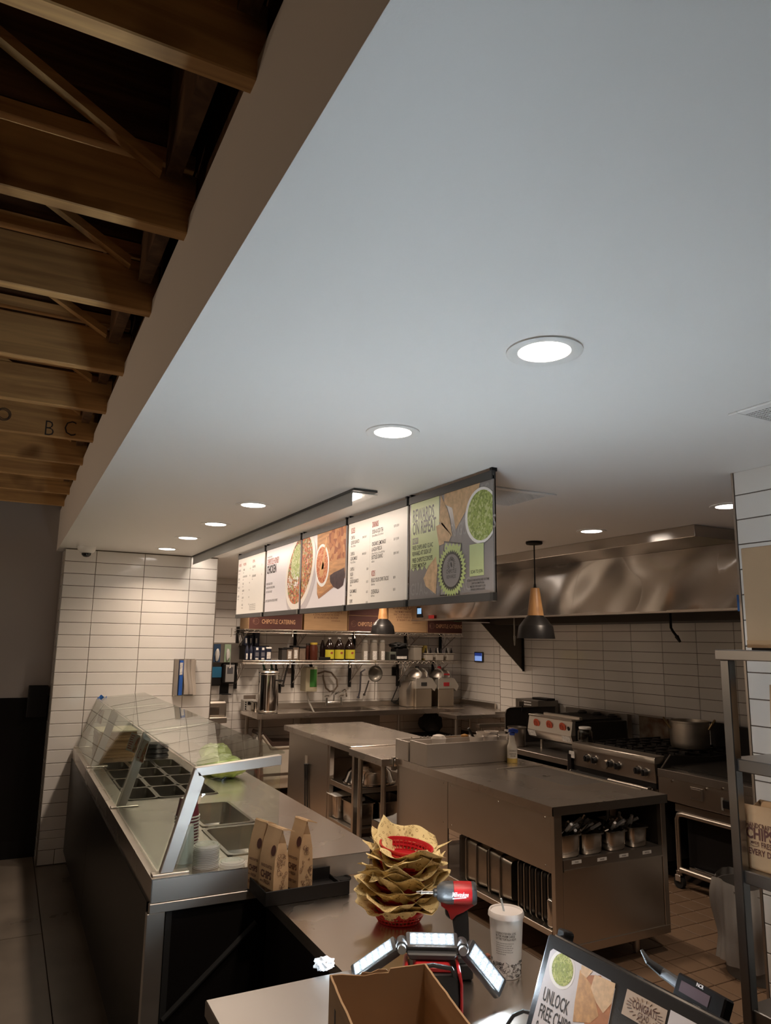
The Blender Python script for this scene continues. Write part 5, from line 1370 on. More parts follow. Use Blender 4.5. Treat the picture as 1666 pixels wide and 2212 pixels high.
# second layer stands on a shallow black crate behind
t = thing('black_crate', 'low black crate behind the navy cartons', 'crate', (2.78, 8.95, ZS))
part('crate_body', MB().box(2.61, 2.95, 8.86, 9.04, ZS+.001, ZS+.17), BLACK, t, bevel=.004)
zk = ZS+.171
for k, (a, b, tp, lab) in enumerate(((527, 536, 1374, 'leftmost navy carton in the upper layer'), (537, 546, 1372, 'second navy carton in the upper layer'), (549, 559, 1366.5, 'navy carton with a white badge in the upper layer'))):
    A, B_ = at_y(a, 1420, 8.88), at_y(b, 1420, 8.88); zt = at_y(a, tp, 8.88).z
    t = thing('tea_carton', lab, 'carton', ((A.x+B_.x)/2, 8.94, zk), group=G)
    part('body', MB().box(A.x, B_.x, 8.88, 9.0, zk, max(zt, zk+.1)), NAVY, t, bevel=.003)
    part('label', MB().box(A.x+.01, A.x+.03, 8.878, 8.8795, zk+.03, zk+.09), LABW, t)
SPICE = mat('spice_tin', (.16, .12, .09), .4, var=.2, vscale=20)
for k, (a, b, tp, lab) in enumerate(((609, 619.5, 1400, 'dark box at the left of the spice tins'), (620, 632, 1399, 'spice tin with a white label, left of two'), (633, 645.5, 1395, 'spice tin with a tall white label, right of two'), (647, 660, 1397, 'plain brown spice tin beside the honey jar'))):
    bx_on_shelf('spice_tin', a, b, tp, lab, 'tin', SPICE if k else mat('dark_box', (.04, .034, .03), .6), 'spice tins on the lower shelf', lab=(.2, .75, .12, .72) if k in (1, 2) else None, labm=LABW, lid=BLACK)
bx_on_shelf('honey_jar', 672, 689, 1388, 'dark jar with a yellow lid on the lower shelf', 'jar', mat('dark_honey', (.07, .02, .012), .2), kind='jar', lid=mat('yellow_lid', (.42, .30, .04), .5))
bx_on_shelf('honey_jar', 662, 671, 1390, 'dark jar half hidden behind the yellow lidded one', 'jar', MATS['dark_honey'], kind='jar', y=8.78, lid=MATS['dark_box'])
YEL = mat('yellow_label', (.50, .44, .035), .5)
JUICE = mat('dark_juice', (.018, .010, .008), .12)
for k, (a, b) in enumerate(((705.5, 725), (726.5, 747), (749.5, 770.5))):
    t, xc, wd_, h = bx_on_shelf('juice_bottle', a, b, 1377, ('left', 'middle', 'right')[k]+' of three dark bottles with yellow labels on the lower shelf', 'bottle', JUICE, 'dark bottles with yellow labels', kind='bottle', lab=(.08, .92, .06, .46), labm=YEL)
    m = MB(); F = frame((xc, 8.6888, ZS), (1, 0, 0), (0, 0, 1)); m.face([F @ Vector((x, y, 0)) for x, y in ell(.008, h*.32, .018, .014, .3, 14)]); part('label_emblem', m, mat('emblem_red', (.28, .06, .03), .6), t)
bx_on_shelf('juice_bottle', 693, 704, 1379, 'fourth dark bottle, without a visible label, behind the yellow labelled ones', 'bottle', JUICE, kind='bottle', y=8.80)
t = thing('black_tray', 'low black tray lying before the yellow labelled bottles', 'tray', (3.62, 8.67, ZS)); a, b = at_y(690, 1420, 8.66), at_y(714, 1420, 8.66)
part('tray_body', MB().box(a.x, b.x, 8.655, 8.685, ZS+.001, ZS+.04), BLACK, t, bevel=.004)
for k, (a, b) in enumerate(((784, 797), (803, 818), (822, 834))):
    bx_on_shelf('glass_jar', a, b, 1382, ('left', 'middle', 'right')[k]+' tall clear canister with a printed white label on the lower shelf', 'jar', film_mat('smoky_jar', (.30, .27, .23), .15, .55), 'clear labelled canisters', kind='jar', lid=mat('smoky_lid', (.20, .19, .17), .4), lab=(.3, .72, .02, .45), labm=LABW)
bx_on_shelf('small_scale', 842, 856, 1408, 'small grey box device beside the clear canisters', 'device', mat('grey_green_box', (.10, .11, .09), .5), lab=(.1, .9, .1, .7), labm=BLACK)
t = thing('receipt_printer', 'black heap of label printer and gloves on the lower shelf', 'printer', (4.78, 8.75, ZS)); a, b = at_y(857, 1420, 8.68), at_y(883, 1420, 8.68)
part('printer_body', MB().box(a.x, b.x, 8.68, 8.86, ZS+.001, ZS+.16), BLACK, t, bevel=.012)
m = MB(); rg = random.Random(2)
bmesh.ops.create_icosphere(m.bm, subdivisions=3, radius=.10, matrix=T((a.x+b.x)/2-.02, 8.77, ZS+.20))
for v in m.bm.verts: v.co += Vector((rg.uniform(-.02, .02), rg.uniform(-.02, .02), rg.uniform(-.02, .02))); v.co.z = ZS+.155+(v.co.z-ZS-.10)*.42; v.co.x = (a.x+b.x)/2+(v.co.x-(a.x+b.x)/2)*1.2
part('glove_heap', m, RUBBER, t, smooth=20)
part('label', MB().box(a.x+.002, b.x-.03, 8.677, 8.6795, ZS+.02, ZS+.055), LABW, t)
CLOUDY = mat('cloudy_plastic', (.50, .46, .40), .35)
bx_on_shelf('storage_bin', 894, 912, 1395, 'tall cloudy storage bin on the lower shelf', 'bin', mat('cloudy_plastic_dim', (.30, .27, .23), .4), kind='bin', depth=.2)
single('yellow_folder', MB().box(at_y(913, 1420, 8.8).x, at_y(918, 1420, 8.8).x, 8.74, 8.98, ZS+.001, ZS+.20), mat('ochre_folder', (.22, .16, .03), .6), 'upright ochre folder between the bins', 'folder', loc=(at_y(915, 1420, 8.8).x, 8.86, ZS))
for k, (a, b) in enumerate(((921, 936.5), (943, 959.5), (966, 981.5))):
    t, xc, wd_, h = bx_on_shelf('white_bin', a, b, 1411, ('left', 'middle', 'right')[k]+' of three small white bins full of dark bottle tops', 'bin', CLOUDY, 'small white bins on the lower shelf', kind='bin', depth=.18)
    for j in range(3): part('bottle_top', MB().lathe([(.014, 0), (.014, .03), (.007, .045), (.006, .07), (0, .07)], (xc-.04+.04*j, 8.74+.02*(j % 2), ZS+h), 10), BLACK if j != 1 else LABW, t)

# ------------------------------------------------------------------ things fixed to the back wall
YW = YB
def wall_box(name, a, b, label, cat, m_, dep=.12, bevel=.006, nm='body'):
    A, B_ = at_y(*a, YW-dep), at_y(*b, YW-dep)
    t = thing(name, label, cat, ((A.x+B_.x)/2, YW, B_.z))
    part(nm, MB().box(A.x, B_.x, YW-dep, YW-.001, B_.z, A.z), m_, t, bevel=bevel)
    return t, A, B_
t, A, B_ = wall_box('glove_dispenser', (455, 1389), (525, 1432), 'steel glove box dispenser on the back wall by the tiled column', 'dispenser', STEELDK, .10)
GLV = mat('white_glove_film', (.55, .54, .52), .5, bump=.5, bscale=60)
for k, (u, wv) in enumerate(((.10, .2), (.42, .19))):
    x = A.x+(B_.x-A.x)*u; ww = (B_.x-A.x)*wv
    part('glove_box', MB().box(x, x+ww, YW-.112, YW-.101, B_.z+.01, A.z-.012), mat('glove_box_blue', (.02, .05, .11), .5) if k == 0 else mat('glove_box_green', (.28, .38, .26), .5), t)
    m = MB(); bmesh.ops.create_icosphere(m.bm, subdivisions=2, radius=.5)
    rg = random.Random(k)
    for v in m.bm.verts: v.co *= 1+rg.uniform(-.15, .15); v.co = Vector((x+ww*.5+v.co.x*ww*.62, YW-.125+v.co.y*.04, B_.z+.10+v.co.z*.15))
    part('glove', m, GLV, t, smooth=20)
t, A, B_ = wall_box('soap_dispenser', (457, 1440), (478, 1481), 'black soap dispenser with a blue window, left of the hand sanitizer', 'dispenser', BLACK, .10, .012)
part('blue_window', MB().box(A.x+.006, B_.x-.006, YW-.106, YW-.099, B_.z+(A.z-B_.z)*.42, A.z-.004), mat('blue_clear', (.03, .14, .26), .15), t, 'blue reservoir window', bevel=.004)
t, A, B_ = wall_box('sanitizer_dispenser', (482, 1434), (507, 1477), 'black and silver hand sanitizer dispenser on the back wall', 'dispenser', BLACK, .11, .014)
part('silver_front', MB().box(A.x+.035, B_.x-.012, YW-.118, YW-.109, B_.z+.02, A.z-.012), mat('silver_plastic', (.42, .41, .40), .3, .3), t, bevel=.006)
part('window', MB().box(A.x+.055, B_.x-.032, YW-.120, YW-.118, (A.z+B_.z)/2, A.z-.04), mat('grey_clear', (.10, .10, .11), .2), t)
part('drip_plate', MB().box(A.x+.0, B_.x-.05, YW-.03, YW-.002, B_.z-.13, B_.z), BLACK, t)
part('drip_shelf', MB().box(A.x, B_.x-.04, YW-.14, YW-.03, B_.z-.13, B_.z-.12), BLACK, t, bevel=.003)
t, A, B_ = wall_box('towel_dispenser', (450, 1516), (489, 1550), 'steel paper towel dispenser low beside the tiled column', 'dispenser', STEEL, .22, .02)
part('front_cover', MB().box(A.x+.01, B_.x-.09, YW-.226, YW-.219, B_.z+.03, A.z-.06), CHROME, t, bevel=.004)
t, A, B_ = wall_box('hand_sink', (440, 1551), (490, 1562), 'small steel hand sink below the towel dispenser', 'sink', STEEL, .30, .006)
part('bowl', MB().box(A.x+.03, B_.x-.06, YW-.27, YW-.02, B_.z-.15, B_.z), STEELDK, t, bevel=.02)
t, A, B_ = wall_box('chemical_dispenser', (662, 1441), (685, 1494), 'beige chemical dispenser box with a green front on the back wall', 'dispenser', mat('beige_plastic', (.40, .36, .25), .45), .20, .006)
part('green_front', MB().box(A.x+.055, B_.x-.012, YW-.204, YW-.199, B_.z+.06, A.z-.03), mat('green_decal', (.04, .16, .03), .4), t, 'green printed front')
m = MB(); x = (A.x+B_.x)/2+.01
part('outlet_hose', MB().tube([(x-.03, YW-.1, B_.z), (x-.02, YW-.13, B_.z-.12), (x+.04, YW-.22, B_.z-.28), (x+.12, YW-.33, B_.z-.40)], .012, 8), mat('grey_hose', (.28, .26, .23), .5), t)
part('hose_cap', MB().cyl((x+.02, YW-.1, A.z), (x+.0, YW-.1, A.z+.04), .022, n=12), BLACK, t)
c0 = at_y(724, 1468, YW-.02)
pts = [at_y(680, 1456, YW-.06), at_y(690, 1454, YW-.05), at_y(702, 1450, YW-.05), at_y(716, 1453, YW-.05), at_y(728, 1468, YW-.05), at_y(729, 1482, YW-.05), at_y(722, 1492, YW-.05), at_y(713, 1494, YW-.05), at_y(704, 1486, YW-.05), at_y(699, 1468, YW-.05), at_y(698, 1458, YW-.05)]
single('rinse_hose', MB().tube(pts, .012, 8), mat('brown_hose', (.16, .12, .085), .5), 'looped brown rinse hose on the back wall', 'hose', loc=pts[5])
part_t = thing('wall_outlet', 'black electrical outlet on the back wall with two hanging cords', 'outlet', at_y(852, 1450, YW))
a, b = at_y(847.5, 1441, YW-.02), at_y(857.5, 1459, YW-.02)
part('outlet_plate', MB().box(a.x, b.x, YW-.03, YW-.001, b.z, a.z), BLACK, part_t, bevel=.003)
for k, q in enumerate((((856, 1452), (860, 1466), (858, 1486), (850, 1505), (846, 1514), (852, 1519), (862, 1520)), ((857, 1447), (861, 1462), (864, 1480), (866, 1500), (860, 1512), (850, 1518)))):
    part('cord', MB().tube([at_y(x, y, YW-.05) for x, y in q], .007, 6), RUBBER, part_t)
a, b = at_y(622, 1444, YW-.01), at_y(634, 1455, YW-.01)
single('wall_outlet_cover', MB().box(a.x, b.x, YW-.014, YW-.001, b.z, a.z), mat('taupe_cover', (.20, .16, .13), .5), 'taupe outlet cover behind the hanging tools', 'outlet', bevel=.002, loc=(a.x, YW-.01, b.z))
a, b = at_y(527, 1502, YW-.01), at_y(552, 1516, YW-.01)
single('outlet_strip', MB().box(a.x, b.x, YW-.014, YW-.001, b.z, a.z), MATS['taupe_cover'], 'taupe outlet cover above the small white scale', 'outlet', bevel=.002, loc=(a.x, YW-.01, b.z))
# hanging strainer and utensils
c = at_y(811, 1455, SY-.02); R_ = .105
t = thing('strainer', 'round long handled strainer hanging from the lower shelf', 'strainer', c)
MS = T(c.x, c.y, c.z) @ Matrix.Rotation(math.radians(90), 4, 'X')
part('rim_ring', MB().lathe([(R_*.93, -.006), (R_, -.006), (R_, .006), (R_*.93, .006)], (0, 0, 0), 36, M=MS, cap0=False, cap1=False), CHROME, t)
part('mesh_bowl', MB().lathe([(R_*.93, 0), (R_*.80, -.03), (R_*.55, -.05), (.001, -.058)], (0, 0, 0), 30, M=MS, cap0=False, cap1=False), mat('mesh_grey', (.15, .14, .12), .4, .6), t)
hb = at_y(809, 1512, SY-.02)
part('handle', MB().cyl((c.x-.004, c.y, c.z-R_), (hb.x, c.y, hb.z), .007, n=8), CHROME, t)
part('hanging_loop', MB().tube([(c.x, c.y, c.z+R_), (c.x, c.y-.004, 1.56), (c.x, SY-.01, 1.575)], .005, 6), CHROME, t)
UT = [('hanging_tongs', ((568, 1432), (572, 1447)), 'dark green handle hanging behind the urn, leftmost', mat('dark_green_handle', (.01, .05, .03), .4), .014),
      ('hanging_tongs', ((586, 1432), (588, 1447)), 'dark green handle hanging behind the urn, second', MATS['dark_green_handle'], .014),
      ('hanging_tongs', ((596, 1432), (597, 1448)), 'black handle hanging behind the urn, third', BLACK, .014),
      ('hanging_spatula', ((610, 1432), (614, 1445), (606, 1474)), 'long grey spatula hanging right of the urn', STEELDK, .011),
      ('hanging_ladle', ((624, 1432), (618, 1452), (611, 1482)), 'long black handled ladle hanging right of the urn', MATS['dark_box'], .013),
      ('hanging_brush', ((789, 1446), (780, 1452), (779, 1470), (778, 1490), (774, 1507)), 'grey pipe fitting hanging left of the strainer', mat('bluish_grey', (.12, .12, .14), .4), .012),
      ('hanging_peeler', ((797, 1470), (793, 1483), (787, 1501)), 'dark peeler hanging beside the strainer', MATS['dark_box'], .010)]
for nm, pts, lab, m_, r in UT:
    P_ = [at_y(x, y, YW-.06) for x, y in pts]
    t = thing(nm, lab, 'utensil', P_[-1], group='utensils hanging on the back wall')
    part('shaft', MB().tube(P_, r, 8), m_, t)
    part('end_tip', MB().lathe([(0, -.012), (r*1.6, -.008), (r*1.7, .012), (r*.8, .02)], P_[-1], 12), m_, t)

# ------------------------------------------------------------------ sink counter
ZK = .958
t = thing('sink_counter', 'long steel sink counter along the back wall', 'counter', (4.2, 8.8, 0))
KX0, KX1, KY0 = 2.695, 5.955, 8.41
SB = (3.42, 4.32, 8.52, 8.98)
m = MB()
for a in ((KX0, SB[0], KY0, YB-.01), (SB[1], KX1, KY0, YB-.01), (SB[0], SB[1], KY0, SB[2]), (SB[0], SB[1], SB[3], YB-.01)): m.box(a[0], a[1], a[2], a[3], ZK-.004, ZK)
m.box(KX0, KX1, KY0-.012, KY0, ZK-.055, ZK+.004); m.box(KX0-.012, KX0, KY0-.012, YB-.01, ZK-.05, ZK+.02)
part('worktop', m, STEELTOP, t, kind='stuff')
part('backsplash', MB().box(2.95, KX1, YB-.03, YB-.002, ZK, 1.02), STEEL, t, bevel=.004)
part('side_splash', MB().box(5.925, 5.955, 8.21, YB-.03, ZK-.004, 1.02), STEEL, t, bevel=.004)
part('right_return', MB().box(5.25, 5.955, 7.97, KY0, ZK-.03, ZK), STEELTOP, t)
part('sink_bowl', MB().pan(SB[0]+.005, SB[1]-.005, SB[2]+.005, SB[3]-.005, ZK-.001, .28, rim=.004), PANST, t)
for k in range(4): part('drain_groove', MB().box(2.98, 3.36, 8.56+.09*k, 8.575+.09*k, ZK, ZK+.003), STEELDK, t)
for x, y in ((2.75, 8.47), (2.75, 9.0), (4.60, 8.47), (4.03, 8.52), (5.7, 8.47)):
    part('leg', MB().cyl((x, y, .0), (x, y, ZK-.05), .020, n=14), STEEL, t)
part('lower_rail', MB().box(2.75, 4.6, 8.46, 8.48, .25, .28), STEELDK, t)
part('sink_apron', MB().box(3.40, 4.34, 8.50, 8.515, ZK-.30, ZK-.055), STEELDK, t)
# faucet
t = thing('faucet', 'chrome two handled faucet over the sink on the back wall', 'faucet', at_y(722, 1519, YW-.12))
yf = YW-.10
def ay(px, py, y=None): return at_y(px, py, yf if y is None else y)
part('bridge', MB().cyl(ay(705, 1518), ay(738, 1516), .014, n=12), CHROME, t)
for px, py in ((706, 1504), (737, 1503)):
    part('valve_body', MB().cyl(ay(px-.5, py+20), ay(px, py+3), .020, .014, 14), CHROME, t)
    a, b = ay(px-5, py+.5), ay(px+5, py-.5); part('cross_handle', MB().tube([a, (a+b)/2+Vector((0, 0, .006)), b], .008, 8), CHROME, t)
part('spout', MB().tube([ay(721, 1516), ay(722, 1501), ay(727, 1497), ay(738, 1493), ay(745, 1490), ay(748, 1493), ay(749, 1505)], .012, 10), CHROME, t)
# urn
c = (2.90, 8.545)
t = thing('tea_urn', 'tall shiny steel tea urn on the left end of the sink counter', 'urn', (c[0], c[1], ZK))
zu = at_y(580, 1451, 8.545).z
rU = (at_y(601, 1500, 8.545).x-at_y(558, 1500, 8.545).x)/2; xU = (at_y(601, 1500, 8.545).x+at_y(558, 1500, 8.545).x)/2; hU = zu-ZK
part('urn_body', MB().lathe([(rU*.97, .006), (rU, .02), (rU, hU*.96), (rU*1.02, hU*.965), (rU*1.02, hU*.98), (rU*.97, hU*.99)], (xU, c[1], ZK), 44), CHROME, t)
part('urn_lid', MB().lathe([(rU*.98, hU*.99), (rU*.9, hU*1.015), (rU*.4, hU*1.035), (rU*.12, hU*1.04), (rU*.1, hU*1.05), (0, hU*1.055)], (xU, c[1], ZK), 36), STEEL, t)
part('urn_base', MB().lathe([(0, .001), (rU*.98, .001), (rU*.98, .008), (0, .008)], (xU, c[1], ZK), 36), BLACK, t)
for z in (.05, .93): part('hoop', MB().lathe([(rU, hU*z), (rU*1.015, hU*z+.002), (rU*1.015, hU*z+.008), (rU, hU*z+.010)], (xU, c[1], ZK), 40, cap0=False, cap1=False), STEEL, t)
part('side_handle', MB().tube([(xU+rU*.55, c[1]-rU*.85, ZK+hU*.80), (xU+rU*.75, c[1]-rU*1.15, ZK+hU*.79), (xU+rU*1.1, c[1]-rU*.9, ZK+hU*.79), (xU+rU*.98, c[1]-rU*.35, ZK+hU*.80)], .008, 8), BLACK, t)
p = at_y(605, 1491, 8.50); part('tap', MB().tube([(xU+rU*.9, c[1]-.02, p.z+.03), (p.x, 8.50, p.z+.035), (p.x, 8.50, p.z-.03)], [.010, .016, .012], 10), BLACK, t, 'black tap')
part('tap_lever', MB().box(p.x-.012, p.x+.012, 8.485, 8.515, p.z+.04, p.z+.075), BLACK, t, bevel=.003)
# small white scale and steel caddy on the left end
a, b = at_y(527, 1512, 8.85), at_y(553, 1533, 8.85)
t = thing('counter_scale', 'small white kitchen scale left of the urn', 'scale', ((a.x+b.x)/2, 8.9, ZK))
part('scale_body', MB().box(a.x, b.x, 8.85, 8.98, ZK+.001, a.z), mat('scale_white', (.50, .48, .44), .4), t, bevel=.006)
part('scale_display', MB().box(a.x+.05, b.x-.04, 8.846, 8.85, a.z-.06, a.z-.02), BLACK, t)
for k in range(4): part('key', MB().box(a.x+.018, a.x+.034, 8.847, 8.85, ZK+.02+.026*k, ZK+.035+.026*k), BLACK, t)
single('steel_caddy', MB().pan(a.x+.06, a.x+.20, 8.62, 8.78, ZK+.115, .112, rim=.006), PANST, 'small steel caddy between the scale and the urn', 'pan', loc=(a.x+.13, 8.7, ZK+.001))

# food processors
def mixer(pxl, pxr, label, accent, split):
    y0 = 8.66
    A, B_ = at_y(pxl, 1519, y0), at_y(pxr, 1519, y0); x0, x1 = A.x, B_.x
    zt = at_y(pxl, 1464, y0).z; zm_ = at_y(pxl, 1488, y0).z; ztop = at_y(pxl, 1440, y0).z
    t = thing('vegetable_cutter', label, 'appliance', ((x0+x1)/2, y0+.15, ZK), group='vegetable cutting machines')
    wd_ = x1-x0
    part('motor_base', MB().box(x0, x1, y0, y0+.30, ZK+.001, zm_), mat('warm_steel', (.50, .44, .36), .32, 1.0), t, bevel=.006)
    m = MB(); m.prism([(x0, zm_), (x1, zm_), (x1+wd_*.17, zm_-.035), (x1+wd_*.32, zm_+.035), (x1+wd_*.02, zt-.01), (x1-wd_*.12, zt), (x0+wd_*.02, zt), (x0, zt-.03)], 'y', y0-.006, y0+.30)
    part('head', m, mat('pale_cast_metal', (.58, .55, .50), .35, .7), t, 'pale head with a downward chute', bevel=.004)
    part('badge', MB().box(x0+wd_*.32, x0+wd_*.68, y0-.010, y0-.006, zm_+.035, zm_+.085), accent, t, bevel=.002)
    c0 = Vector((x0+wd_*.45, y0+.14, zt))
    MM = T(*c0) @ Matrix.Rotation(math.radians(0), 4, 'X')
    part('hopper_dome', MB().lathe([(wd_*.62, 0), (wd_*.60, .02), (wd_*.5, .065), (wd_*.3, .10), (0, .112)], c0, 28), STEELDK, t)
    for s in (0.30, 0.68):
        part('hopper_rib', MB().tube([(x0+wd_*s, y0+.0, zt+.005), (x0+wd_*(s+.05), y0+.015, zt+.06), (x0+wd_*(s+.0), y0+.06, zt+.10), (x0+wd_*(s-.05), y0+.14, zt+.122)], .012, 8), mat('pale_cast_metal', (.58, .55, .50), .35, .7), t)
    part('handle_top', MB().lathe([(.03, .10), (.028, .135), (.02, .15), (0, .152)], (x0+wd_*.35, y0+.12, zt), 16), accent, t)
    if accent.name == 'accent_red': part('red_bar', MB().box(x0+wd_*.36, x0+wd_*.72, y0-.004, y0+.02, zt+.03, zt+.055), accent, t, bevel=.004)
    return t
t = mixer(875+23, 933, 'left vegetable cutter with a dark badge on the sink counter', mat('accent_dark', (.03, .03, .03), .4), 0)
a, b = at_y(873, 1519, 8.80), at_y(897, 1519, 8.72)
part('side_motor', MB().prism([(a.x-.01, ZK+.001), (b.x-.012, ZK+.001), (b.x-.012, 1.30), (a.x+.05, 1.30), (a.x-.01, 1.18)], 'y', 8.72, 8.94), STEEL, t, 'rounded steel side', bevel=.02, seg=2)
mixer(947, 981, 'right vegetable cutter with red badge and handle on the sink counter', mat('accent_red', (.42, .02, .03), .4), 0)
# thermostat on the right wall
a, b = at_x(1024.5, 1408, XL-.02), at_x(1043.5, 1431, XL-.02)
t = thing('wall_tablet', 'small black wall tablet with a lit blue screen', 'tablet', (XL, (a.y+b.y)/2, b.z))
part('case', MB().box(XL-.022, XL-.001, b.y, a.y, b.z, a.z), BLKPLASTIC, t, bevel=.006)
part('screen', MB().box(XL-.0245, XL-.022, b.y+.022, a.y-.022, b.z+.018, a.z-.014), mat('screen_blue', (.05, .1, .3), .2, emit=(.28, .42, .85), estr=.75), t, 'lit blue screen')
part('screen_header', MB().box(XL-.0255, XL-.0245, b.y+.022, a.y-.022, a.z-.055, a.z-.014), mat('screen_dark_blue', (.01, .02, .1), .2, emit=(.03, .06, .3), estr=.5), t)

# bins under the sink counter
t = thing('waste_bin', 'grey waste bin lined with a clear bag left of the sink legs', 'bin', (2.46, 8.25, 0))
part('bin_body', MB().lathe([(.14, .001), (.17, .70), (.165, .70), (.135, .02)], (2.43, 8.2, 0), 28, cap1=False, sx=1.15), mat('bin_grey', (.13, .12, .11), .6), t)
m = MB()
def lin(u, v):
    a = 2*math.pi*u; f = .008*math.sin(14*a)+.006*math.sin(23*a+1)
    r = (.175+f*(.4+v)) + .012*math.sin(math.pi*v); return Vector((2.43+1.15*r*math.cos(a), 8.2+r*math.sin(a), .74-.24*v+.012*math.sin(9*a)))
m.grid(lin, 90, 6); part('bin_liner', m, film_mat('bag_film', (.42, .40, .36), .25, .65), t, 'clear bag liner', smooth=180)
t = thing('ingredient_bin', 'white rolling ingredient bin with a brown lid below the sink counter', 'bin', (3.05, 8.75, 0))
IBX0, IBX1, IBY0, IBY1 = 2.80, 3.34, 8.53, 8.98
part('bin_body', MB().prism([(IBX0+.04, .09), (IBX1, .09), (IBX1, .55), (IBX0+.12, .55), (IBX0, .70)][::1], 'y', IBY0, IBY1), mat('ivory_plastic', (.62, .57, .49), .45), t, bevel=.02, seg=2)
part('lid', MB().prism([(IBX0+.0, .705), (IBX0+.12, .556), (IBX1-.01, .556), (IBX1-.01, .60), (IBX0+.14, .62), (IBX0+.02, .74)], 'y', IBY0+.02, IBY1-.02), mat('brown_lid', (.085, .055, .045), .35), t, 'dark brown lid', bevel=.004)
part('lid_rim', MB().tube([(IBX0, IBY0, .71), (IBX0+.12, IBY0-.006, .56), (IBX1, IBY0-.006, .56)], .014, 8), mat('ivory_plastic', (.62, .57, .49), .45), t)
for x in (IBX0+.08, IBX1-.06):
    for y in (IBY0+.06, IBY1-.06): part('caster', MB().cyl((x-.015, y, .045), (x+.015, y, .045), .044, n=16), RUBBER, t)
p = at_y(930, 1576, 8.75)
m = MB(); bmesh.ops.create_icosphere(m.bm, subdivisions=3, radius=.16)
rg = random.Random(5)
for v in m.bm.verts: v.co *= 1+rg.uniform(-.07, .07)+.16*math.sin(14*v.co.x+9*v.co.z)*math.cos(17*v.co.y+5*v.co.z); v.co.z *= .85
zm = min(v.co.z for v in m.bm.verts)
tt = thing('black_sack', 'black tied sack on a crate under the sink counter', 'bag', (p.x, 8.75, .60))
part('sack', m, RUBBER, tt, smooth=25)
for v in m.bm.verts if False else (): pass
for o_ in tt.children:
    o_.matrix_basis = Matrix.Translation((0, 0, .0-zm))
    for v in o_.data.vertices: pass
    me = o_.data; me.transform(Matrix.Translation((p.x, 8.75, .60)))
for k in range(3): part('knot', MB().cyl((p.x+.0, 8.75, .80), (p.x+.05-.05*k, 8.72, .90-.02*k), .018, .006, 8), RUBBER, tt)
t = thing('storage_crate', 'dark crate under the sink counter carrying the sack', 'crate', (p.x, 8.75, 0))
part('crate_body', MB().box(p.x-.25, p.x+.25, 8.58, 8.95, .001, .599), mat('crate_dark', (.03, .027, .025), .6), t, bevel=.005)

# dispenser on the tiled column
A, B_ = at_y(379.5, 1424, YC-.07), at_y(420, 1502, YC-.07)
t = thing('bag_dispenser', 'steel dispenser of folded bags on the tiled column', 'dispenser', ((A.x+B_.x)/2, YC, B_.z))
x0, x1, z0, z1 = A.x, B_.x, B_.z, A.z
part('back_plate', MB().box(x0, x1, YC-.012, YC-.002, z0, z1), STEELDK, t)
part('side_plate', MB().prism([(x0, YC-.002), (x0+.03, YC-.07), (x0+.034, YC-.07), (x0+.006, YC-.002)], 'z', z0, z1), STEELDK, t)
part('side_plate', MB().prism([(x1, YC-.002), (x1-.012, YC-.07), (x1-.016, YC-.07), (x1-.006, YC-.002)], 'z', z0, z1), STEEL, t)
part('bottom_shelf', MB().box(x0+.004, x1-.004, YC-.085, YC-.012, z0-.004, z0+.002), STEEL, t)
part('foil_box', MB().box(x0+.042, x0+.072, YC-.078, YC-.014, z0+.004, z1-.012), mat('printed_box_blue', (.02, .10, .42), .5), t, 'blue and white carton edge')
part('white_strip', MB().box(x0+.040, x0+.066, YC-.080, YC-.078, z0+.18, z1-.03), LABW, t)
m = MB()
def bagf(u, v):
    x = x0+.075+.105*u; z = z0+.01+(z1-z0-.012)*v
    return Vector((x+.012*math.sin(3*v+1)*(1-v), YC-.088-.010*math.sin(7*u)-.012*math.sin(5*v+2*u)+.010*abs(math.sin(9*u+v*2)), z))
m.grid(bagf, 18, 14); part('folded_bags', m, mat('grey_bag_paper', (.42, .37, .32), .5, bump=.3, bscale=30), t, smooth=40)
# ================================================================== FAR PREP TABLE AND SMALL TABLE
ZA = .914
t = thing('prep_table', 'far steel prep table with a closed side panel facing the counter', 'table', (3.25, 6.85, 0))
part('worktop', MB().box(2.775, 3.715, 5.985, 7.72, ZA-.055, ZA), STEELTOP, t, bevel=.004)
part('side_panel', MB().box(2.820, 2.829, 6.60, 7.66, .10, ZA-.055), STEEL, t, 'steel side panel')
part('back_panel', MB().box(2.842, 3.68, 7.64, 7.66, .10, ZA-.055), STEELDK, t)
part('corner_post', MB().box(2.826, 2.87, 6.555, 6.60, .0, ZA-.055), STEEL, t, bevel=.002)
part('corner_post', MB().box(2.826, 2.87, 6.02, 6.06, .0, ZA-.055), STEEL, t, bevel=.002)
part('corner_post', MB().box(3.62, 3.66, 6.02, 6.06, .0, ZA-.055), STEEL, t, bevel=.002)
part('middle_shelf', MB().box(2.83, 3.66, 6.03, 7.63, .50, .545), STEEL, t, bevel=.003)
part('bottom_shelf', MB().box(2.83, 3.66, 6.03, 7.63, .17, .21), STEEL, t, bevel=.003)
part('dark_backing', MB().box(3.5, 3.52, 6.03, 7.63, .21, .50), BLACK, t)
a = at_x(662.5, 1632, 2.816); b = at_x(662.5, 1656, 2.816)
part('socket_plate', MB().box(2.813, 2.819, a.y-.03, a.y+.03, b.z, a.z), mat('socket_metal', (.62, .56, .48), .35, .6), t, 'metal socket plate')
for k, (x0, x1) in enumerate(((660, 660), (664, 665))):
    q = [at_x(x0, 1650, 2.80), at_x(x0-1, 1690, 2.808), at_x(x1-1, 1745, 2.808), at_x(x1+1, 1790, 2.808)]
    part('power_cord', MB().tube(q, [.015, .007, .007, .007], 8), RUBBER, t, 'black plug and cord')
t = thing('small_table', 'small steel table joined to the near end of the prep table', 'table', (3.0, 5.7, 0))
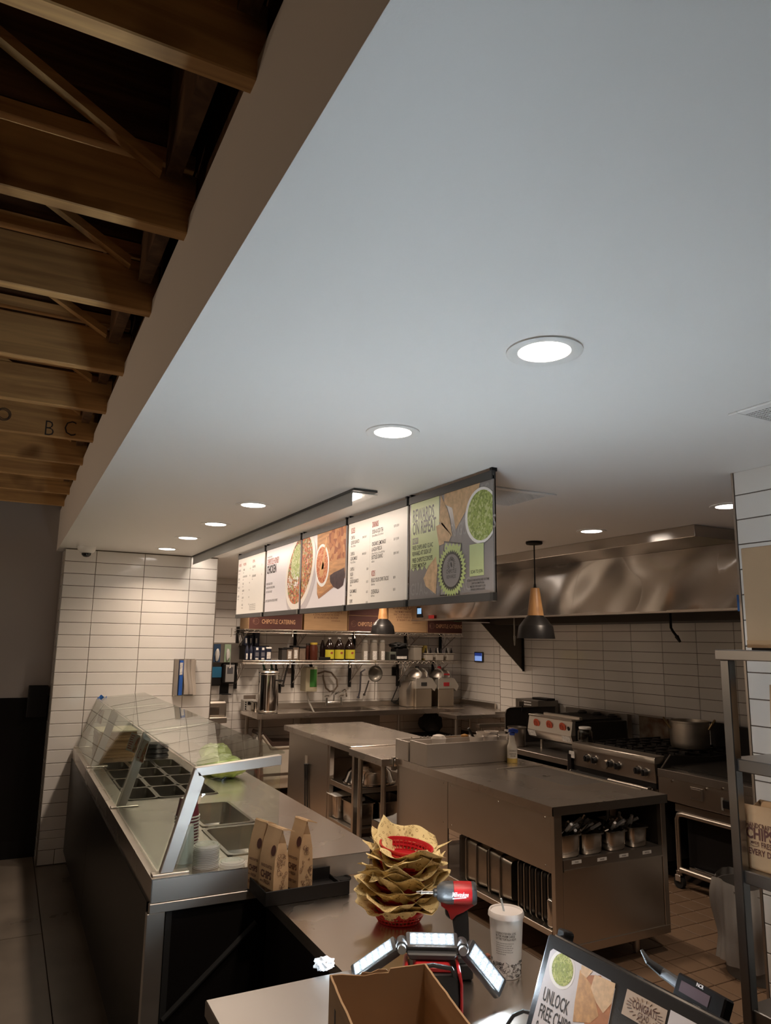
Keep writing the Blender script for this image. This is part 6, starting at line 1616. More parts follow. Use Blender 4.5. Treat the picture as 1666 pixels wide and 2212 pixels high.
part('worktop', MB().prism([(2.755, 5.345), (2.82, 5.345), (2.855, 5.31), (3.45, 5.31), (3.45, 5.98), (2.755, 5.98)], 'z', ZA-.07, ZA-.012), STEELTOP, t, bevel=.003)
for x, y in ((2.80, 5.83), (2.80, 5.40), (3.40, 5.83)): part('leg', MB().cyl((x, y, 0), (x, y, ZA-.07), .021, n=16), STEEL, t)
part('wire_base', MB().box(2.80, 3.42, 5.40, 5.85, .17, .19), STEELDK, t)
p = at_y(790, 1668, 6.15)
t = thing('mixing_bowl', 'shiny upturned steel bowl on the middle shelf of the prep table', 'bowl', (3.10, 6.25, .546))
part('bowl_shell', MB().lathe([(.235, .002), (.24, .012), (.225, .03), (.20, .10), (.13, .16), (.05, .185), (0, .188)], (3.10, 6.27, .546), 40), CHROME, t)
part('rim_wire', MB().lathe([(.236, .002), (.246, .006), (.246, .016), (.238, .018)], (3.10, 6.27, .546), 40, cap0=False, cap1=False), CHROME, t)
single('sheet_papers', MB().box(3.30, 3.50, 6.75, 7.05, .546, .72), LABW, 'papers standing on the middle shelf of the prep table', 'paper', loc=(3.4, 6.9, .546))
def hotel_pan(x0, x1, y0, y1, z, h, label, grp):
    return single('steel_pan', MB().pan(x0, x1, y0, y1, z+h, h-.001, rim=.012, taper=.016), PANST, label, 'pan', grp, loc=((x0+x1)/2, (y0+y1)/2, z))
hotel_pan(2.845, 2.985, 6.42, 6.58, .212, .20, 'deep steel pan on the bottom shelf, left of two', 'deep pans under the prep table')
hotel_pan(2.88, 3.08, 6.10, 6.37, .212, .19, 'deep steel pan on the bottom shelf with a white lidded tub on it', 'deep pans under the prep table')
hotel_pan(3.12, 3.42, 6.08, 6.45, .212, .19, 'deep dark pan behind the front ones on the bottom shelf', 'deep pans under the prep table')
m = MB(); m.box(2.82, 3.0, 6.40, 6.62, .4135, .4165); m.box(2.85, 3.08, 6.45, 6.60, .4175, .4205)
single('paper_sheets', m, WHITEPL, 'white paper sheets lying over the deep pans', 'paper', loc=(2.9, 6.5, .4135))
t = thing('white_tub', 'white round plastic lid resting on the right deep pan below the prep table', 'lid', (2.98, 6.23, .403))
part('tub_lid', MB().lathe([(0, 0), (.055, 0), (.058, .004), (.056, .022), (0, .024)], (2.98, 6.23, .403), 26), WHITEPL, t)
for x in (2.935, 3.025): part('rest_bar', MB().box(x-.002, x+.002, 6.088, 6.382, .4015, .403), PANST, t)
t = thing('napkin_box', 'low dark box of white napkins with a red corner under the small table', 'box', (3.05, 5.65, .19))
part('box_body', MB().box(2.90, 3.22, 5.50, 5.80, .191, .34), STEELDK, t, bevel=.003)
m = MB(); rg = random.Random(9)
m.grid(lambda u, v: Vector((2.91+.30*u, 5.51+.28*v, .342+.05*math.sin(math.pi*u)*math.sin(math.pi*v)+.018*math.sin(9*u+3*v)*math.sin(math.pi*u)*math.sin(math.pi*v)+.012*math.sin(13*v+2*u)*math.sin(math.pi*v)*math.sin(math.pi*u))), 14, 14)
part('napkins', m, WHITEPL, t, smooth=30)
part('red_corner', MB().box(3.10, 3.16, 5.495, 5.4995, .25, .34), mat('red_card', (.45, .03, .03), .6), t)

# ================================================================== NEAR WORK ISLAND
ZI = .914; IX0, IX1, IY0, IY1 = 2.853, 3.77, 3.408, 5.30
t = thing('work_island', 'large stainless work island with utensil shelf and tray rack', 'island', (3.3, 4.3, 0))
WELL = (3.335, 3.50, 3.70, 4.60)
m = MB()
WX0, WX1, WY0, WY1 = 3.36, 3.72, 3.86, 4.55
for a in ((IX0, WX0, IY0, IY1), (WX1, IX1, IY0, IY1), (WX0, WX1, IY0, WY0), (WX0, WX1, WY1, IY1)): m.box(a[0], a[1], a[2], a[3], ZI-.004, ZI)
m.box(IX0, IX0+.004, IY0, IY1, ZI-.05, ZI-.004); m.box(IX1-.004, IX1, IY0, IY1, ZI-.05, ZI-.004); m.box(IX0, IX1, IY0, IY0+.004, ZI-.05, ZI-.004)
part('worktop', m, STEELTOP, t, kind='stuff')
part('cutting_board', MB().box(WX0+.004, WX1-.004, WY0+.004, WY1-.004, ZI-.03, ZI-.002), mat('worn_board_steel', (.30, .275, .25), .38, .9, rvar=.1, vscale=9), t, 'sunken panel in the top', bevel=.003)
m = MB(); m.box(WX0-.03, WX0-.012, WY0, WY1+.02, ZI+.0002, ZI+.003)
part('groove_edge', MB().box(WX0-.05, WX1+.02, WY1+.005, WY1+.022, ZI+.0002, ZI+.004), STEEL, t)
part('groove_edge', MB().box(WX1+.004, WX1+.02, WY0-.28, WY1+.005, ZI+.0002, ZI+.004), STEEL, t)
part('side_panel', MB().box(2.870, 2.882, 4.55, IY1, .16, ZI-.05), STEEL, t, 'tall steel side panel', bevel=.002)
part('side_apron', MB().box(2.870, 2.882, 3.45, 4.545, .548, ZI-.05), STEEL, t, 'steel apron above the tray rack', bevel=.002)
for y in (3.50, 3.95, 4.50, 4.6):
    for z in (.58, .84): part('screw', MB().cyl((2.870, y, z), (2.866, y, z), .005, n=8), CHROME, t)
part('corner_post', MB().box(2.868, 2.925, 3.416, 3.45, .12, ZI-.05), STEEL, t, bevel=.002)
part('corner_post', MB().box(3.715, 3.755, 3.416, 3.45, .12, ZI-.05), STEEL, t, bevel=.002)
part('end_panel', MB().box(2.93, 3.712, 3.42, 3.428, .16, .556), STEEL, t, 'flat steel end panel', bevel=.002)
part('end_base_rail', MB().box(2.868, 3.752, 3.414, 3.45, .118, .165), STEEL, t, bevel=.002)
part('panel_lip', MB().box(2.93, 3.712, 3.412, 3.424, .556, .566), STEEL, t)
part('label_rail', MB().box(2.93, 3.712, 3.416, 3.424, .566, .618), STEELDK, t)
part('utensil_shelf', MB().box(2.93, 3.712, 3.424, 3.85, .60, .615), STEELDK, t)
part('shelf_back', MB().box(2.93, 3.712, 3.85, 3.86, .60, ZI-.05), BLACK, t)
part('right_side', MB().box(3.735, 3.745, 3.45, IY1, .12, ZI-.05), STEELDK, t)
part('bottom_shelf', MB().box(2.862, 3.73, 3.45, 5.25, .215, .25), STEEL, t, bevel=.003)
part('rack_back', MB().box(3.60, 3.61, 3.45, 5.25, .25, .548), BLACK, t)
for x, y in ((2.93, 3.53), (3.58, 3.53), (2.93, 5.2), (3.68, 5.2)): part('leg', MB().cyl((x, y, 0), (x, y, .215), .022, n=16), STEEL, t)
for k, px in enumerate((1246, 1301, 1348, 1398)):
    q = at_y(px, (1862, 1856, 1848, 1841)[k], 3.415)
    part('name_label', MB().box(q.x-.036, q.x+.036, 3.4145, 3.416, q.z-.009, q.z+.009), WHITEPL, t, 'small white name label')
    m = MB(); m.text(('TONGS', 'SPOONS', 'SPOONS', 'SPATULAS')[k], frame((q.x, 3.4142, q.z), (1, 0, 0), (0, 0, 1)), .012, 0, -.004, .7, 'CENTER', .004); part('label_lettering', m, INKBLK, t)
# pans of utensils on the shelf
WHH = mat('white_handle', (.55, .54, .53), .4)
def utensil_pan(k, x0, x1, label, handles, n):
    z0, h = .616, (.125, .115, .11, .115)[k]
    t = thing('utensil_pan', label, 'pan', ((x0+x1)/2, 3.60, z0), group='pans of utensils on the island shelf')
    part('pan_body', MB().pan(x0, x1, 3.445, 3.76, z0+h, h-.001, rim=.010, taper=.014), PANST, t)
    rg = random.Random(40+k)
    for i in range(n):
        x = rg.uniform(x0+.015, x1-.015); y = rg.uniform(3.47, 3.62); L_ = rg.uniform(.13, .22); an = rg.uniform(-.8, .8); el = rg.uniform(.25, .85)
        p0 = Vector((x, y+.05, z0+h-.02)); d = Vector((math.sin(an)*math.cos(el), -math.cos(an)*math.cos(el)*rg.choice((1, .4)), math.sin(el)))
        p1 = p0+d*L_*.62
        p1.y = max(p1.y, 3.435)
        u = part('utensil', MB().tube([p0-d*.05, p1], .007, 6), (BLACK if handles == 'black' else STEELDK) if rg.random() < .55 else (CHROME if handles != 'white' else WHH), t)
        if handles == 'white' or rg.random() < .35: part('handle_tip', MB().tube([p1-d*.06, p1+d*.015], .0095, 6), WHH, u)
    return t
U0 = [at_y(x, 1840, 3.44).x for x in (1208, 1259, 1265, 1307, 1318, 1358, 1368, 1404)]
utensil_pan(0, max(U0[0], 2.94), U0[1], 'leftmost utensil pan of the island shelf, with white tipped tongs', 'mixed', 13)
utensil_pan(1, U0[2], U0[3], 'second utensil pan from the left, with steel spoon handles', 'mixed', 13)
utensil_pan(2, U0[4], U0[5], 'third utensil pan from the left, with black handles', 'black', 14)
utensil_pan(3, U0[6], U0[7], 'rightmost utensil pan, heaped with white handled spatulas', 'white', 15)

# sheet pans standing on edge in the rack
TRAYS = mat('worn_aluminium', (.40, .36, .31), .36, 1.0, var=.12, vscale=6)
def sheet_pan(y, label, h, dpt, x0, wide, m_=None, th=.028):
    t = thing('sheet_pan', label, 'tray', (x0+wide/2, y, .251), group='trays standing on edge in the island')
    r = .03
    def rr(x0_, x1_, z0_, z1_, rad, yy):
        o = []
        for cx, cz, a0 in ((x1_-rad, z1_-rad, 0), (x0_+rad, z1_-rad, 90), (x0_+rad, z0_+rad, 180), (x1_-rad, z0_+rad, 270)):
            for k in range(4): a = math.radians(a0+30*k); o.append(Vector((cx+rad*math.cos(a), yy, cz+rad*math.sin(a))))
        return o
    x1, z0, z1 = x0+wide, .251, .251+h
    part('tray_body', MB().rings([rr(x0, x1, z0, z1, r, y), rr(x0, x1, z0, z1, r, y-.004), rr(x0+.008, x1-.008, z0+.008, z1-.008, r, y-.004), rr(x0+.016, x1-.016, z0+.016, z1-.016, r, y-th), rr(x0+.02, x1-.02, z0+.02, z1-.02, r, y-th+.003), rr(x0+.012, x1-.012, z0+.012, z1-.012, r, y)][:4]), m_ or TRAYS, t)
    e = rr(x0, x1, z0, z1, r, y); e.append(e[0]); part('rolled_rim', MB().tube([Vector((p.x, p.y-.002, p.z)) for p in e], .0045, 6), TRAYS, t)
    return t
DARKTRAY = mat('dark_tray', (.10, .09, .08), .4, .9)
xs_ = 2.895
yy = [at_x(p, 1900, 2.88).y for p in (1018, 1038, 1056, 1078, 1098)]
for k, (y, lab) in enumerate(((4.36, 'deep steel pan standing on edge, leftmost in the island rack'), (4.24, 'second deep steel pan standing on edge in the island rack'), (4.10, 'third deep steel pan standing on edge in the island rack'), (3.98, 'fourth deep steel pan standing on edge, its bright lip curled'))):
    t = sheet_pan(y, lab, .285-.012*k if k < 2 else .30-.012*k, .2, xs_, .52, th=.10)
for k in range(6):
    sheet_pan(3.79-.055*k, ('first', 'second', 'third', 'fourth', 'fifth', 'sixth')[k]+' dark flat tray on edge, counting from the deep pans', .285, .2, xs_+.0, .52, DARKTRAY, .016)
t = thing('black_canister', 'dark upright cylinder at the left end of the tray rack', 'canister', (2.98, 4.46, .251))
part('canister_body', MB().lathe([(0, 0), (.045, 0), (.047, .01), (.047, .26), (0, .262)], (2.96, 4.45, .251), 24), mat('dark_cylinder', (.06, .052, .045), .4, .7), t)
p = at_x(1177, 1975, 2.90)
m = MB(); m.box(0, .11, 0, .085, 0, .150)
t = thing('small_pan', 'small rounded steel pan standing on end at the right of the tray rack', 'pan', (2.9, 3.50, .251))
part('pan_shell', MB().box(2.875, 2.99, 3.462, 3.512, .2515, .405), PANST, t, bevel=.016, seg=3)

# double riser box on the island top
t = thing('riser_box', 'double steel box standing across the island top, holding white cups', 'box', (3.25, 5.0, ZI))
def tray_box(x0, x1, y0, y1, z0, z1, nm):
    m = MB(); e = .012
    m.box(x0, x1, y0, y0+e, z0, z1); m.box(x0, x1, y1-e, y1, z0, z1); m.box(x0, x0+e, y0+e, y1-e, z0, z1); m.box(x1-e, x1, y0+e, y1-e, z0, z1); m.box(x0+e, x1-e, y0+e, y1-e, z0, z0+.10)
    part(nm, m, STEELBR, t, bevel=.002)
tray_box(2.857, 3.66, 4.815, 5.075, ZI+.001, 1.078, 'front_box')
tray_box(2.857, 3.66, 5.10, 5.31, ZI+.001, 1.060, 'rear_box')
m = MB(); rg = random.Random(6)
for k in range(16): bmesh.ops.create_icosphere(m.bm, subdivisions=1, radius=.007, matrix=T(3.0+.32*rg.random()+(.15 if k > 12 else 0), 5.302, 1.062))
part('water_drops', m, CHROME, t, kind='stuff')
part('rim_block', MB().box(2.84, 2.87, 5.315, 5.345, ZI-.1, ZI), STEELDK, t)
PW = mat('cup_white', (.72, .66, .60), .45)
def white_cup(px, pyt, y, label, lid=False, fill=None, first=[None]):
    q = at_y(px, pyt, y); zb_ = ZI+.1015
    t = thing('white_cup', label, 'cup', (q.x, y, zb_), group='white cups in the riser box')
    h = q.z-zb_
    part('cup_body', MB().lathe([(0, .003), (.040, .003), (.040, .0), (.043, .0), (.0555, h-.006), (.058, h-.006), (.058, h), (.0535, h), (.041, .006)], (q.x, y, zb_), 32, cap1=False), PW, t)
    if lid: part('lid', MB().lathe([(.056, h), (.052, h+.006), (.045, h+.018), (.02, h+.026), (0, h+.026)], (q.x, y, zb_), 28), PW, t)
    else: part('contents', MB().lathe([(0, h-.03), (.049, h-.03), (.049, h-.028), (0, h-.028)], (q.x, y, zb_), 24), fill or mat('cup_contents', (.35, .30, .24), .7), t)
    return q
white_cup(948, 1594, 4.93, 'white cup with a lid, alone at the left in the riser box', True)
white_cup(1029.5, 1590, 4.90, 'white cup at the front left of the group, with a black handle leaning in it')
white_cup(1058.5, 1589, 4.90, 'white cup in the middle of the front row in the riser box')
white_cup(1092, 1587, 4.90, 'white cup at the right of the front row beside the spray bottle')
white_cup(1044, 1581, 5.00, 'white cup behind, left of two in the riser box')
white_cup(1062, 1579, 5.01, 'white cup behind, right of two in the riser box')
a = at_y(1025, 1590, 4.9); b = at_y(1012, 1573, 4.9)
single('black_scoop', MB().tube([a-Vector((0, 0, .02)), b], .010, 8), BLACK, 'black handle leaning in the front left white cup', 'utensil', loc=a)
p = at_y(1004, 1580, 5.2); m = MB(); bmesh.ops.create_icosphere(m.bm, subdivisions=2, radius=.03, matrix=T(p.x, 5.2, p.z))
single('orange_lid', MB().lathe([(0, 0), (.028, 0), (.030, .01), (.03, ZI+.16-ZI-.1), (0, .07)], (p.x, 5.2, ZI+.1015), 20), mat('amber_plastic', (.35, .17, .04), .4), 'small amber pot at the back of the riser box', 'pot', loc=(p.x, 5.2, ZI+.1015))
# spray bottle
c = at_z(1107, 1647, ZI); sc = 1.0
t = thing('spray_bottle', 'clear spray bottle of yellow oil with a blue trigger on the island', 'bottle', (c.x, c.y, ZI))
zz = lambda py: at_y(1107, py, c.y).z - ZI
rb = .5*(at_y(1117.5, 1640, c.y).x-at_y(1097.5, 1640, c.y).x)*RT.x
part('bottle_body', MB().lathe([(0, .001), (rb*.95, .001), (rb, .008), (rb, zz(1615)), (rb*.9, zz(1610)), (rb*.72, zz(1606)), (rb*.55, zz(1593)), (rb*.45, zz(1588)), (0, zz(1588))], (c.x, c.y, ZI), 28), film_mat('bottle_milky', (.70, .66, .58), .25, .85), t)
part('oil_fill', MB().lathe([(0, .0015), (rb*1.005, .0015), (rb*1.012, .008), (rb*1.012, zz(1637)), (0, zz(1637))], (c.x, c.y, ZI), 28), mat('yellow_oil', (.50, .36, .10), .2), t, 'yellow oil')
rr_ = Vector((RT.x, RT.y, 0)).normalized()
BLUE = mat('blue_plastic', (.02, .06, .38), .4)
def bl(px, py, dd=0): q = at_y(px, py, c.y); return q
part('spray_head', MB().tube([bl(1097, 1579), bl(1108, 1578), bl(1117, 1580)], [.010, .017, .016], 10), BLUE, t, 'blue spray head')
part('nozzle_tip', MB().tube([bl(1091, 1577), bl(1097, 1578.5)], [.007, .010], 10), WHITEPL, t)
part('trigger', MB().tube([bl(1101, 1581), bl(1097, 1588), bl(1095, 1597)], .006, 8), mat('pale_trigger', (.6, .55, .5), .4), t)
part('collar', MB().tube([bl(1106.5, 1588), bl(1106.5, 1583)], [rb*.5, rb*.55], 12), BLUE, t)
F = frame((c.x, c.y, ZI), (RT.x, RT.y, 0), (0, 0, 1))
m = MB(); F2 = F @ T(0, 0, rb+.001)
def onb(q): a = q.x/(rb+.0008)-math.pi/2; v = F.to_3x3() @ Vector(((rb+.0008)*math.cos(a), q.y, -(rb+.0008)*math.sin(a))); return Vector((c.x, c.y, ZI))+v
m.text('COOKING OIL', onb, .016, -.030, zz(1622), .6, off=.01); m.text('ACEITE DE', onb, .018, -.028, zz(1629), .62, off=.012); m.text('COCINA', onb, .018, -.022, zz(1633.5), .62, off=.012)
part('lettering', m, INKBLK, t)
single('oil_drips', MB().lathe([(0, 0), (.025, 0), (.024, .0008), (0, .001)], (0, 0, 0), 20, sx=1.3), CLEAR, 'thin oil puddle in front of the spray bottle', 'puddle', loc=(0, 0, 0)).location = (c.x-.12, c.y-.55, ZI)

# ================================================================== COOKING LINE
SOOT = mat('black_iron', (.018, .015, .013), .55, .2, bump=.3, bscale=60)
RX = 4.75
t = thing('gas_range', 'six burner gas range with black knobs in the cooking line', 'range', (5.25, 4.9, 0))
RY0, RY1 = 4.40, 5.36
part('body', MB().box(RX+.02, 5.72, RY0, RY1, .14, .885), STEELDK, t)
part('front_ledge', MB().prism([(RX-.02, .885), (RX+.10, .885), (RX+.10, .945), (RX-.01, .940), (RX-.02, .93)], 'y', RY0-.01, RY1), STEEL, t, bevel=.003)
part('control_panel', MB().prism([(RX+.0, .735), (RX+.02, .735), (RX+.02, .885), (RX-.012, .885)], 'y', RY0, RY1), STEEL, t, bevel=.002)
for k, (px, py) in enumerate(((1268, 1638), (1284, 1642), (1318, 1650), (1334, 1655), (1377, 1664), (1393, 1669))):
    q = at_x(px, py, RX-.02)
    kk = part('knob', MB().cyl((RX-.005, q.y, q.z), (RX-.042, q.y, q.z), .030, .026, 22), BLKPLASTIC, t, bevel=.003)
    part('knob_ring', MB().lathe([(.030, -.003), (.035, -.003), (.035, .003), (.030, .003)], (RX-.012, q.y, q.z), 24, M=Matrix.Rotation(math.radians(90), 4, 'Y'), cap0=False, cap1=False), CHROME, kk)
    part('knob_grip', MB().box(RX-.052, RX-.042, q.y-.006, q.y+.006, q.z-.024, q.z+.024), BLKPLASTIC, kk)
q = at_x(1305, 1652, RX-.02); part('dial_disc', MB().cyl((RX-.004, q.y, q.z), (RX-.022, q.y, q.z), .037, n=26), STEEL, t, 'blank steel dial')
part('oven_door', MB().box(RX-.004, RX+.018, RY0+.04, RY1-.03, .22, .69), STEELDK, t, bevel=.004)
part('door_gap', MB().box(RX+.0, RX+.02, RY0, RY1, .69, .735), BLACK, t)
part('door_handle', MB().cyl((RX-.055, RY0+.03, .690), (RX-.055, RY1-.02, .690), .015, n=14), STEEL, t)
part('handle_sleeve', MB().cyl((RX-.055, 4.87, .690), (RX-.055, RY1-.03, .690), .017, n=14), BLACK, t)
for y in (RY0+.06, RY1-.06): part('handle_mount', MB().box(RX-.055, RX, y-.012, y+.012, .68, .70), STEELDK, t)
part('side_cover', MB().box(RX-.03, RX+.12, RY1+.004, RY1+.05, .52, .83), BLACK, t, 'black side cover')
a = at_x(1247, 1621, RX-.02); part('range_label', MB().box(RX-.028, RX-.022, RY1-.04, RY1+.03, .80, .86), LABW, t)
part('grate_bed', MB().box(RX+.10, 5.72, RY0+.01, RY1-.01, .885, .90), SOOT, t)
for i in range(3):
    for j in range(2):
        cx, cy = RX+.28+.30*i, RY0+.25+.46*j
        if i > 2: continue
        m = MB()
        for s in (-.13, -.0, .13): m.box(cx-.145, cx+.145, cy+s-.007, cy+s+.007, .935, .957); m.box(cx+s-.007, cx+s+.007, cy-.2, cy+.2, .93, .95)
        for sx_ in (-.14, .14):
            for sy_ in (-.19, .19): m.box(cx+sx_-.01, cx+sx_+.01, cy+sy_-.01, cy+sy_+.01, .90, .95)
        part('burner_grate', m, SOOT, t, kind='stuff')
        part('burner_head', MB().lathe([(0, .90), (.06, .90), (.055, .918), (.03, .925), (0, .925)], (cx, cy, 0), 20), SOOT, t)
part('back_splash', MB().box(5.735, 5.77, 5.13, 5.50, .90, 1.13), mat('rusty_steel', (.30, .255, .20), .42, .9, var=.45, vscale=6, col2=(.12, .055, .025)), t, 'stained steel back splash', bevel=.004)
part('splash_cap', MB().box(5.72, 5.785, 5.13, 5.50, 1.13, 1.145), STEEL, t, bevel=.003)
for y in (RY0+.08, RY1-.08):
    for x in (RX+.1, 5.6): part('leg', MB().cyl((x, y, 0), (x, y, .14), .022, n=12), STEELDK, t)
# stock pot
pc = at_z(1491, 1612, .958)
pc = Vector((5.38, 4.60, .9575))
pL, pR = at_y(1451, 1570, pc.y), at_y(1532, 1570, pc.y)
pcx = at_y(1491, 1600, pc.y).x
t = thing('stock_pot', 'big dull aluminium stock pot on the back of the range', 'pot', (pcx, pc.y, pc.z))
dist = (Vector((pcx, pc.y, 1.1))-CAM).dot(_fw); rp = 40.0*dist/F_PX; hp = at_y(1491, 1556, pc.y).z-pc.z
ALU = mat('dull_aluminium', (.46, .41, .35), .42, 1.0, var=.10, vscale=4, vstretch=(1, 1, 3))
part('pot_body', MB().lathe([(0, .001), (rp*.94, .001), (rp*.985, .02), (rp, .05), (rp, hp*.93), (rp*1.03, hp*.94), (rp*1.03, hp), (rp*.97, hp), (rp*.96, hp*.9), (rp*.94, .03), (0, .02)], (pcx, pc.y, pc.z), 56), ALU, t)
for s, an in ((1, -1.0), (-1, 2.4)):
    c0 = Vector((pcx, pc.y, pc.z+hp*.72)); o_ = Vector((math.cos(an), math.sin(an), 0)); tg = Vector((-o_.y, o_.x, 0))
    part('pot_handle', MB().tube([c0+o_*rp-tg*.055, c0+o_*(rp+.03)-tg*.055+Vector((0, 0, .05)), c0+o_*(rp+.045)+Vector((0, 0, .075)), c0+o_*(rp+.03)+tg*.055+Vector((0, 0, .05)), c0+o_*rp+tg*.055], .010, 8), mat('brass_handle', (.40, .29, .15), .3, 1.0), t)
# griddle with oven frame
GY0, GY1 = 3.10, 4.372
t = thing('griddle', 'flat top griddle with a black splash guard above an open oven frame', 'griddle', (5.25, 3.8, 0))
part('plate', MB().box(RX+.12, 5.68, GY0, GY1-.02, .86, .875), SOOT, t, 'black griddle plate')
part('front_trough', MB().prism([(RX-.01, .80), (RX+.12, .80), (RX+.12, .845), (RX+.02, .835), (RX, .860), (RX-.01, .860)], 'y', GY0, GY1), STEELDK, t, bevel=.002)
part('grease_gate', MB().box(RX+.08, RX+.13, GY0+.02, 4.15, .846, .868), SOOT, t)
part('front_panel', MB().box(RX-.006, RX+.012, GY0, GY1, .63, .80), STEEL, t, 'steel front panel', bevel=.002)
for px, py in ((1452, 1687), (1525.5, 1704.5), (1561.5, 1704)):
    q = at_x(px, py, RX-.01); part('screw', MB().cyl((RX-.004, q.y, q.z), (RX-.016, q.y, q.z), .009, n=10), CHROME, t)
a, b = at_x(1491, 1699, RX-.01), at_x(1520, 1736, RX-.01)
part('inspection_door', MB().box(RX-.014, RX-.006, b.y, a.y, b.z+.01, a.z), STEELDK, t, bevel=.003)
part('door_glint', MB().box(RX-.016, RX-.013, b.y+.018, a.y-.01, b.z+.025, a.z-.012), STEEL, t, bevel=.002)
a, b = at_x(1554, 1722, RX-.01), at_x(1567, 1752, RX-.01)
part('warning_label', MB().box(RX-.012, RX-.006, b.y+.01, a.y-.015, b.z, a.z), mat('dim_label', (.25, .24, .22), .6), t)
part('valve_box', MB().box(RX-.03, RX-.006, b.y-.07, b.y+.005, b.z+.02, a.z-.01), BLACK, t, bevel=.004)
part('lower_rail', MB().box(RX+.03, RX+.07, GY0, 4.25, .555, .615), STEELDK, t, bevel=.003)
part('side_splash', MB().prism([(RX+.02, .855), (RX+.13, .955), (5.35, .915), (5.72, .93), (5.72, .86)], 'y', GY1-.018, GY1-.006), SOOT, t, 'black side splash guard', bevel=.001)
part('rear_splash', MB().box(5.70, 5.73, GY0, GY1-.02, .86, 1.145), SOOT, t)
single('splash_plate', MB().box(5.74, 5.752, 4.38, 4.66, .90, 1.155), SOOT, 'black splash plate at the wall right of the stock pot', 'plate', loc=(5.745, 4.5, .90))
part('splash_front_edge', MB().tube([(RX+.02, GY1-.012, .858), (RX+.13, GY1-.012, .957)], .006, 6), STEEL, t)
part('body', MB().box(RX+.015, 5.70, GY0, GY1, .63, .858), STEELDK, t)
fr = [(RX+.03, 4.23, .10), (RX+.03, 4.23, .535), (RX+.03, GY0+.05, .535)]
part('frame_tube', MB().tube([(RX+.03, 4.235, .095), (RX+.03, 4.235, .50), (RX+.03, 4.22, .535), (RX+.03, 4.18, .545), (RX+.03, GY0, .545)], .019, 12), STEEL, t, 'bent steel frame tube')
part('frame_tube', MB().cyl((RX+.03, 4.22, .135), (RX+.03, GY0, .135), .022, n=12), STEEL, t)
part('rack_wire', MB().tube([(RX+.05, 4.15, .165), (RX+.05, GY0+.45, .165), (RX+.05, GY0+.42, .175)], .012, 8), CHROME, t)
part('dark_cavity', MB().box(RX+.10, 5.6, GY0, 4.20, .16, .555), BLACK, t)
m = MB()
part('caster_wheel', MB().cyl((RX+.01, 4.235, .045), (RX+.045, 4.235, .045), .044, n=20), RUBBER, t)
part('caster_fork', MB().box(RX-.002, RX+.056, 4.21, 4.26, .05, .10), CHROME, t, bevel=.006)
for k in range(3): part('caster_ring', MB().lathe([(.020, .098+.012*k), (.028, .100+.012*k), (.028, .106+.012*k), (.020, .108+.012*k)], (RX+.03, 4.235, 0), 18, cap0=False, cap1=False), CHROME, t)
for y in (3.2,): part('caster_wheel', MB().cyl((RX+.01, y, .045), (RX+.045, y, .045), .044, n=20), RUBBER, t)
part('rear_leg', MB().cyl((5.6, 4.2, 0), (5.6, 4.2, .64), .02, n=10), STEELDK, t); part('rear_leg', MB().cyl((5.6, 3.2, 0), (5.6, 3.2, .64), .02, n=10), STEELDK, t)
part('wall_side_plate', MB().box(5.74, 5.80, 3.9, 4.32, .90, 1.10), mat('brown_plate', (.11, .075, .035), .5, .5), t)
# broiler on its stand
t = thing('broiler_stand', 'low black topped equipment stand left of the range', 'stand', (5.2, 5.85, 0))
part('stand_top', MB().box(RX, 5.72, 5.42, 6.62, .715, .765), STEELDK, t, bevel=.003)
part('front_edge', MB().box(RX-.006, RX, 5.42, 6.62, .715, .762), STEEL, t)
part('drawer_front', MB().box(RX+.04, 5.6, 5.45, 6.6, .30, .66), BLACK, t)
for y in (5.47, 6.55):
    for x in (RX+.04, 5.65): part('leg', MB().cyl((x, y, 0), (x, y, .715), .02, n=12), STEELDK, t)
BXF = 4.95; BY0, BY1 = 5.59, 6.25
t = thing('charbroiler', 'countertop broiler with three red dial plates on a steel front', 'broiler', (5.3, 5.92, .766))
part('body', MB().box(BXF+.03, 5.70, BY0, BY1, .86, 1.075), mat('black_side', (.03, .026, .022), .45, .3), t, bevel=.004)
part('control_face', MB().prism([(BXF+.0, 1.088), (BXF+.04, 1.088), (BXF+.04, .955), (BXF-.025, .955)], 'y', BY0, BY1), mat('bright_panel', (.62, .57, .50), .35, .7), t, 'slanted steel control face', bevel=.002)
part('top_nosing', MB().box(BXF-.01, BXF+.10, BY0, BY1, 1.088, 1.104), STEEL, t, bevel=.003)
part('lower_face', MB().prism([(BXF-.025, .955), (BXF+.04, .955), (BXF+.04, .875), (BXF+.005, .875)], 'y', BY0, BY1), STEELDK, t, bevel=.002)
DIAL = mat('red_dial', (.40, .07, .035), .5)
tl = math.atan2(-.025, -.133)
for px, py in ((1160, 1562), (1187.5, 1566), (1216, 1571)):
    q = at_x(px, py, BXF-.016)
    Md = T(q.x, q.y, q.z) @ Matrix.Rotation(math.radians(-90-10.6), 4, 'Y')
    d = part('dial', MB().lathe([(0, 0), (.046, 0), (.046, .006), (0, .007)], (0, 0, 0), 30, M=Md), DIAL, t, 'round red dial')
    m = MB(); e = ell(0, .008, .026, .020, 0, 20); m.tube([Md @ Vector((x, y, .008)) for x, y in e+[e[0]]], .002, 4); m.tube([Md @ Vector((.006, -.012+.012*k, .008)) for k in range(3)], .002, 4)
    part('dial_mark', m, mat('dial_mark', (.16, .03, .02), .6), d, kind='stuff')
q = at_x(1228.5, 1574, BXF-.018); Md = T(q.x, q.y, q.z) @ Matrix.Rotation(math.radians(-100.6), 4, 'Y')
part('pilot_hole', MB().lathe([(0, 0), (.016, 0), (.016, .003), (0, .003)], (0, 0, 0), 18, M=Md, sx=1.3), BLACK, t)
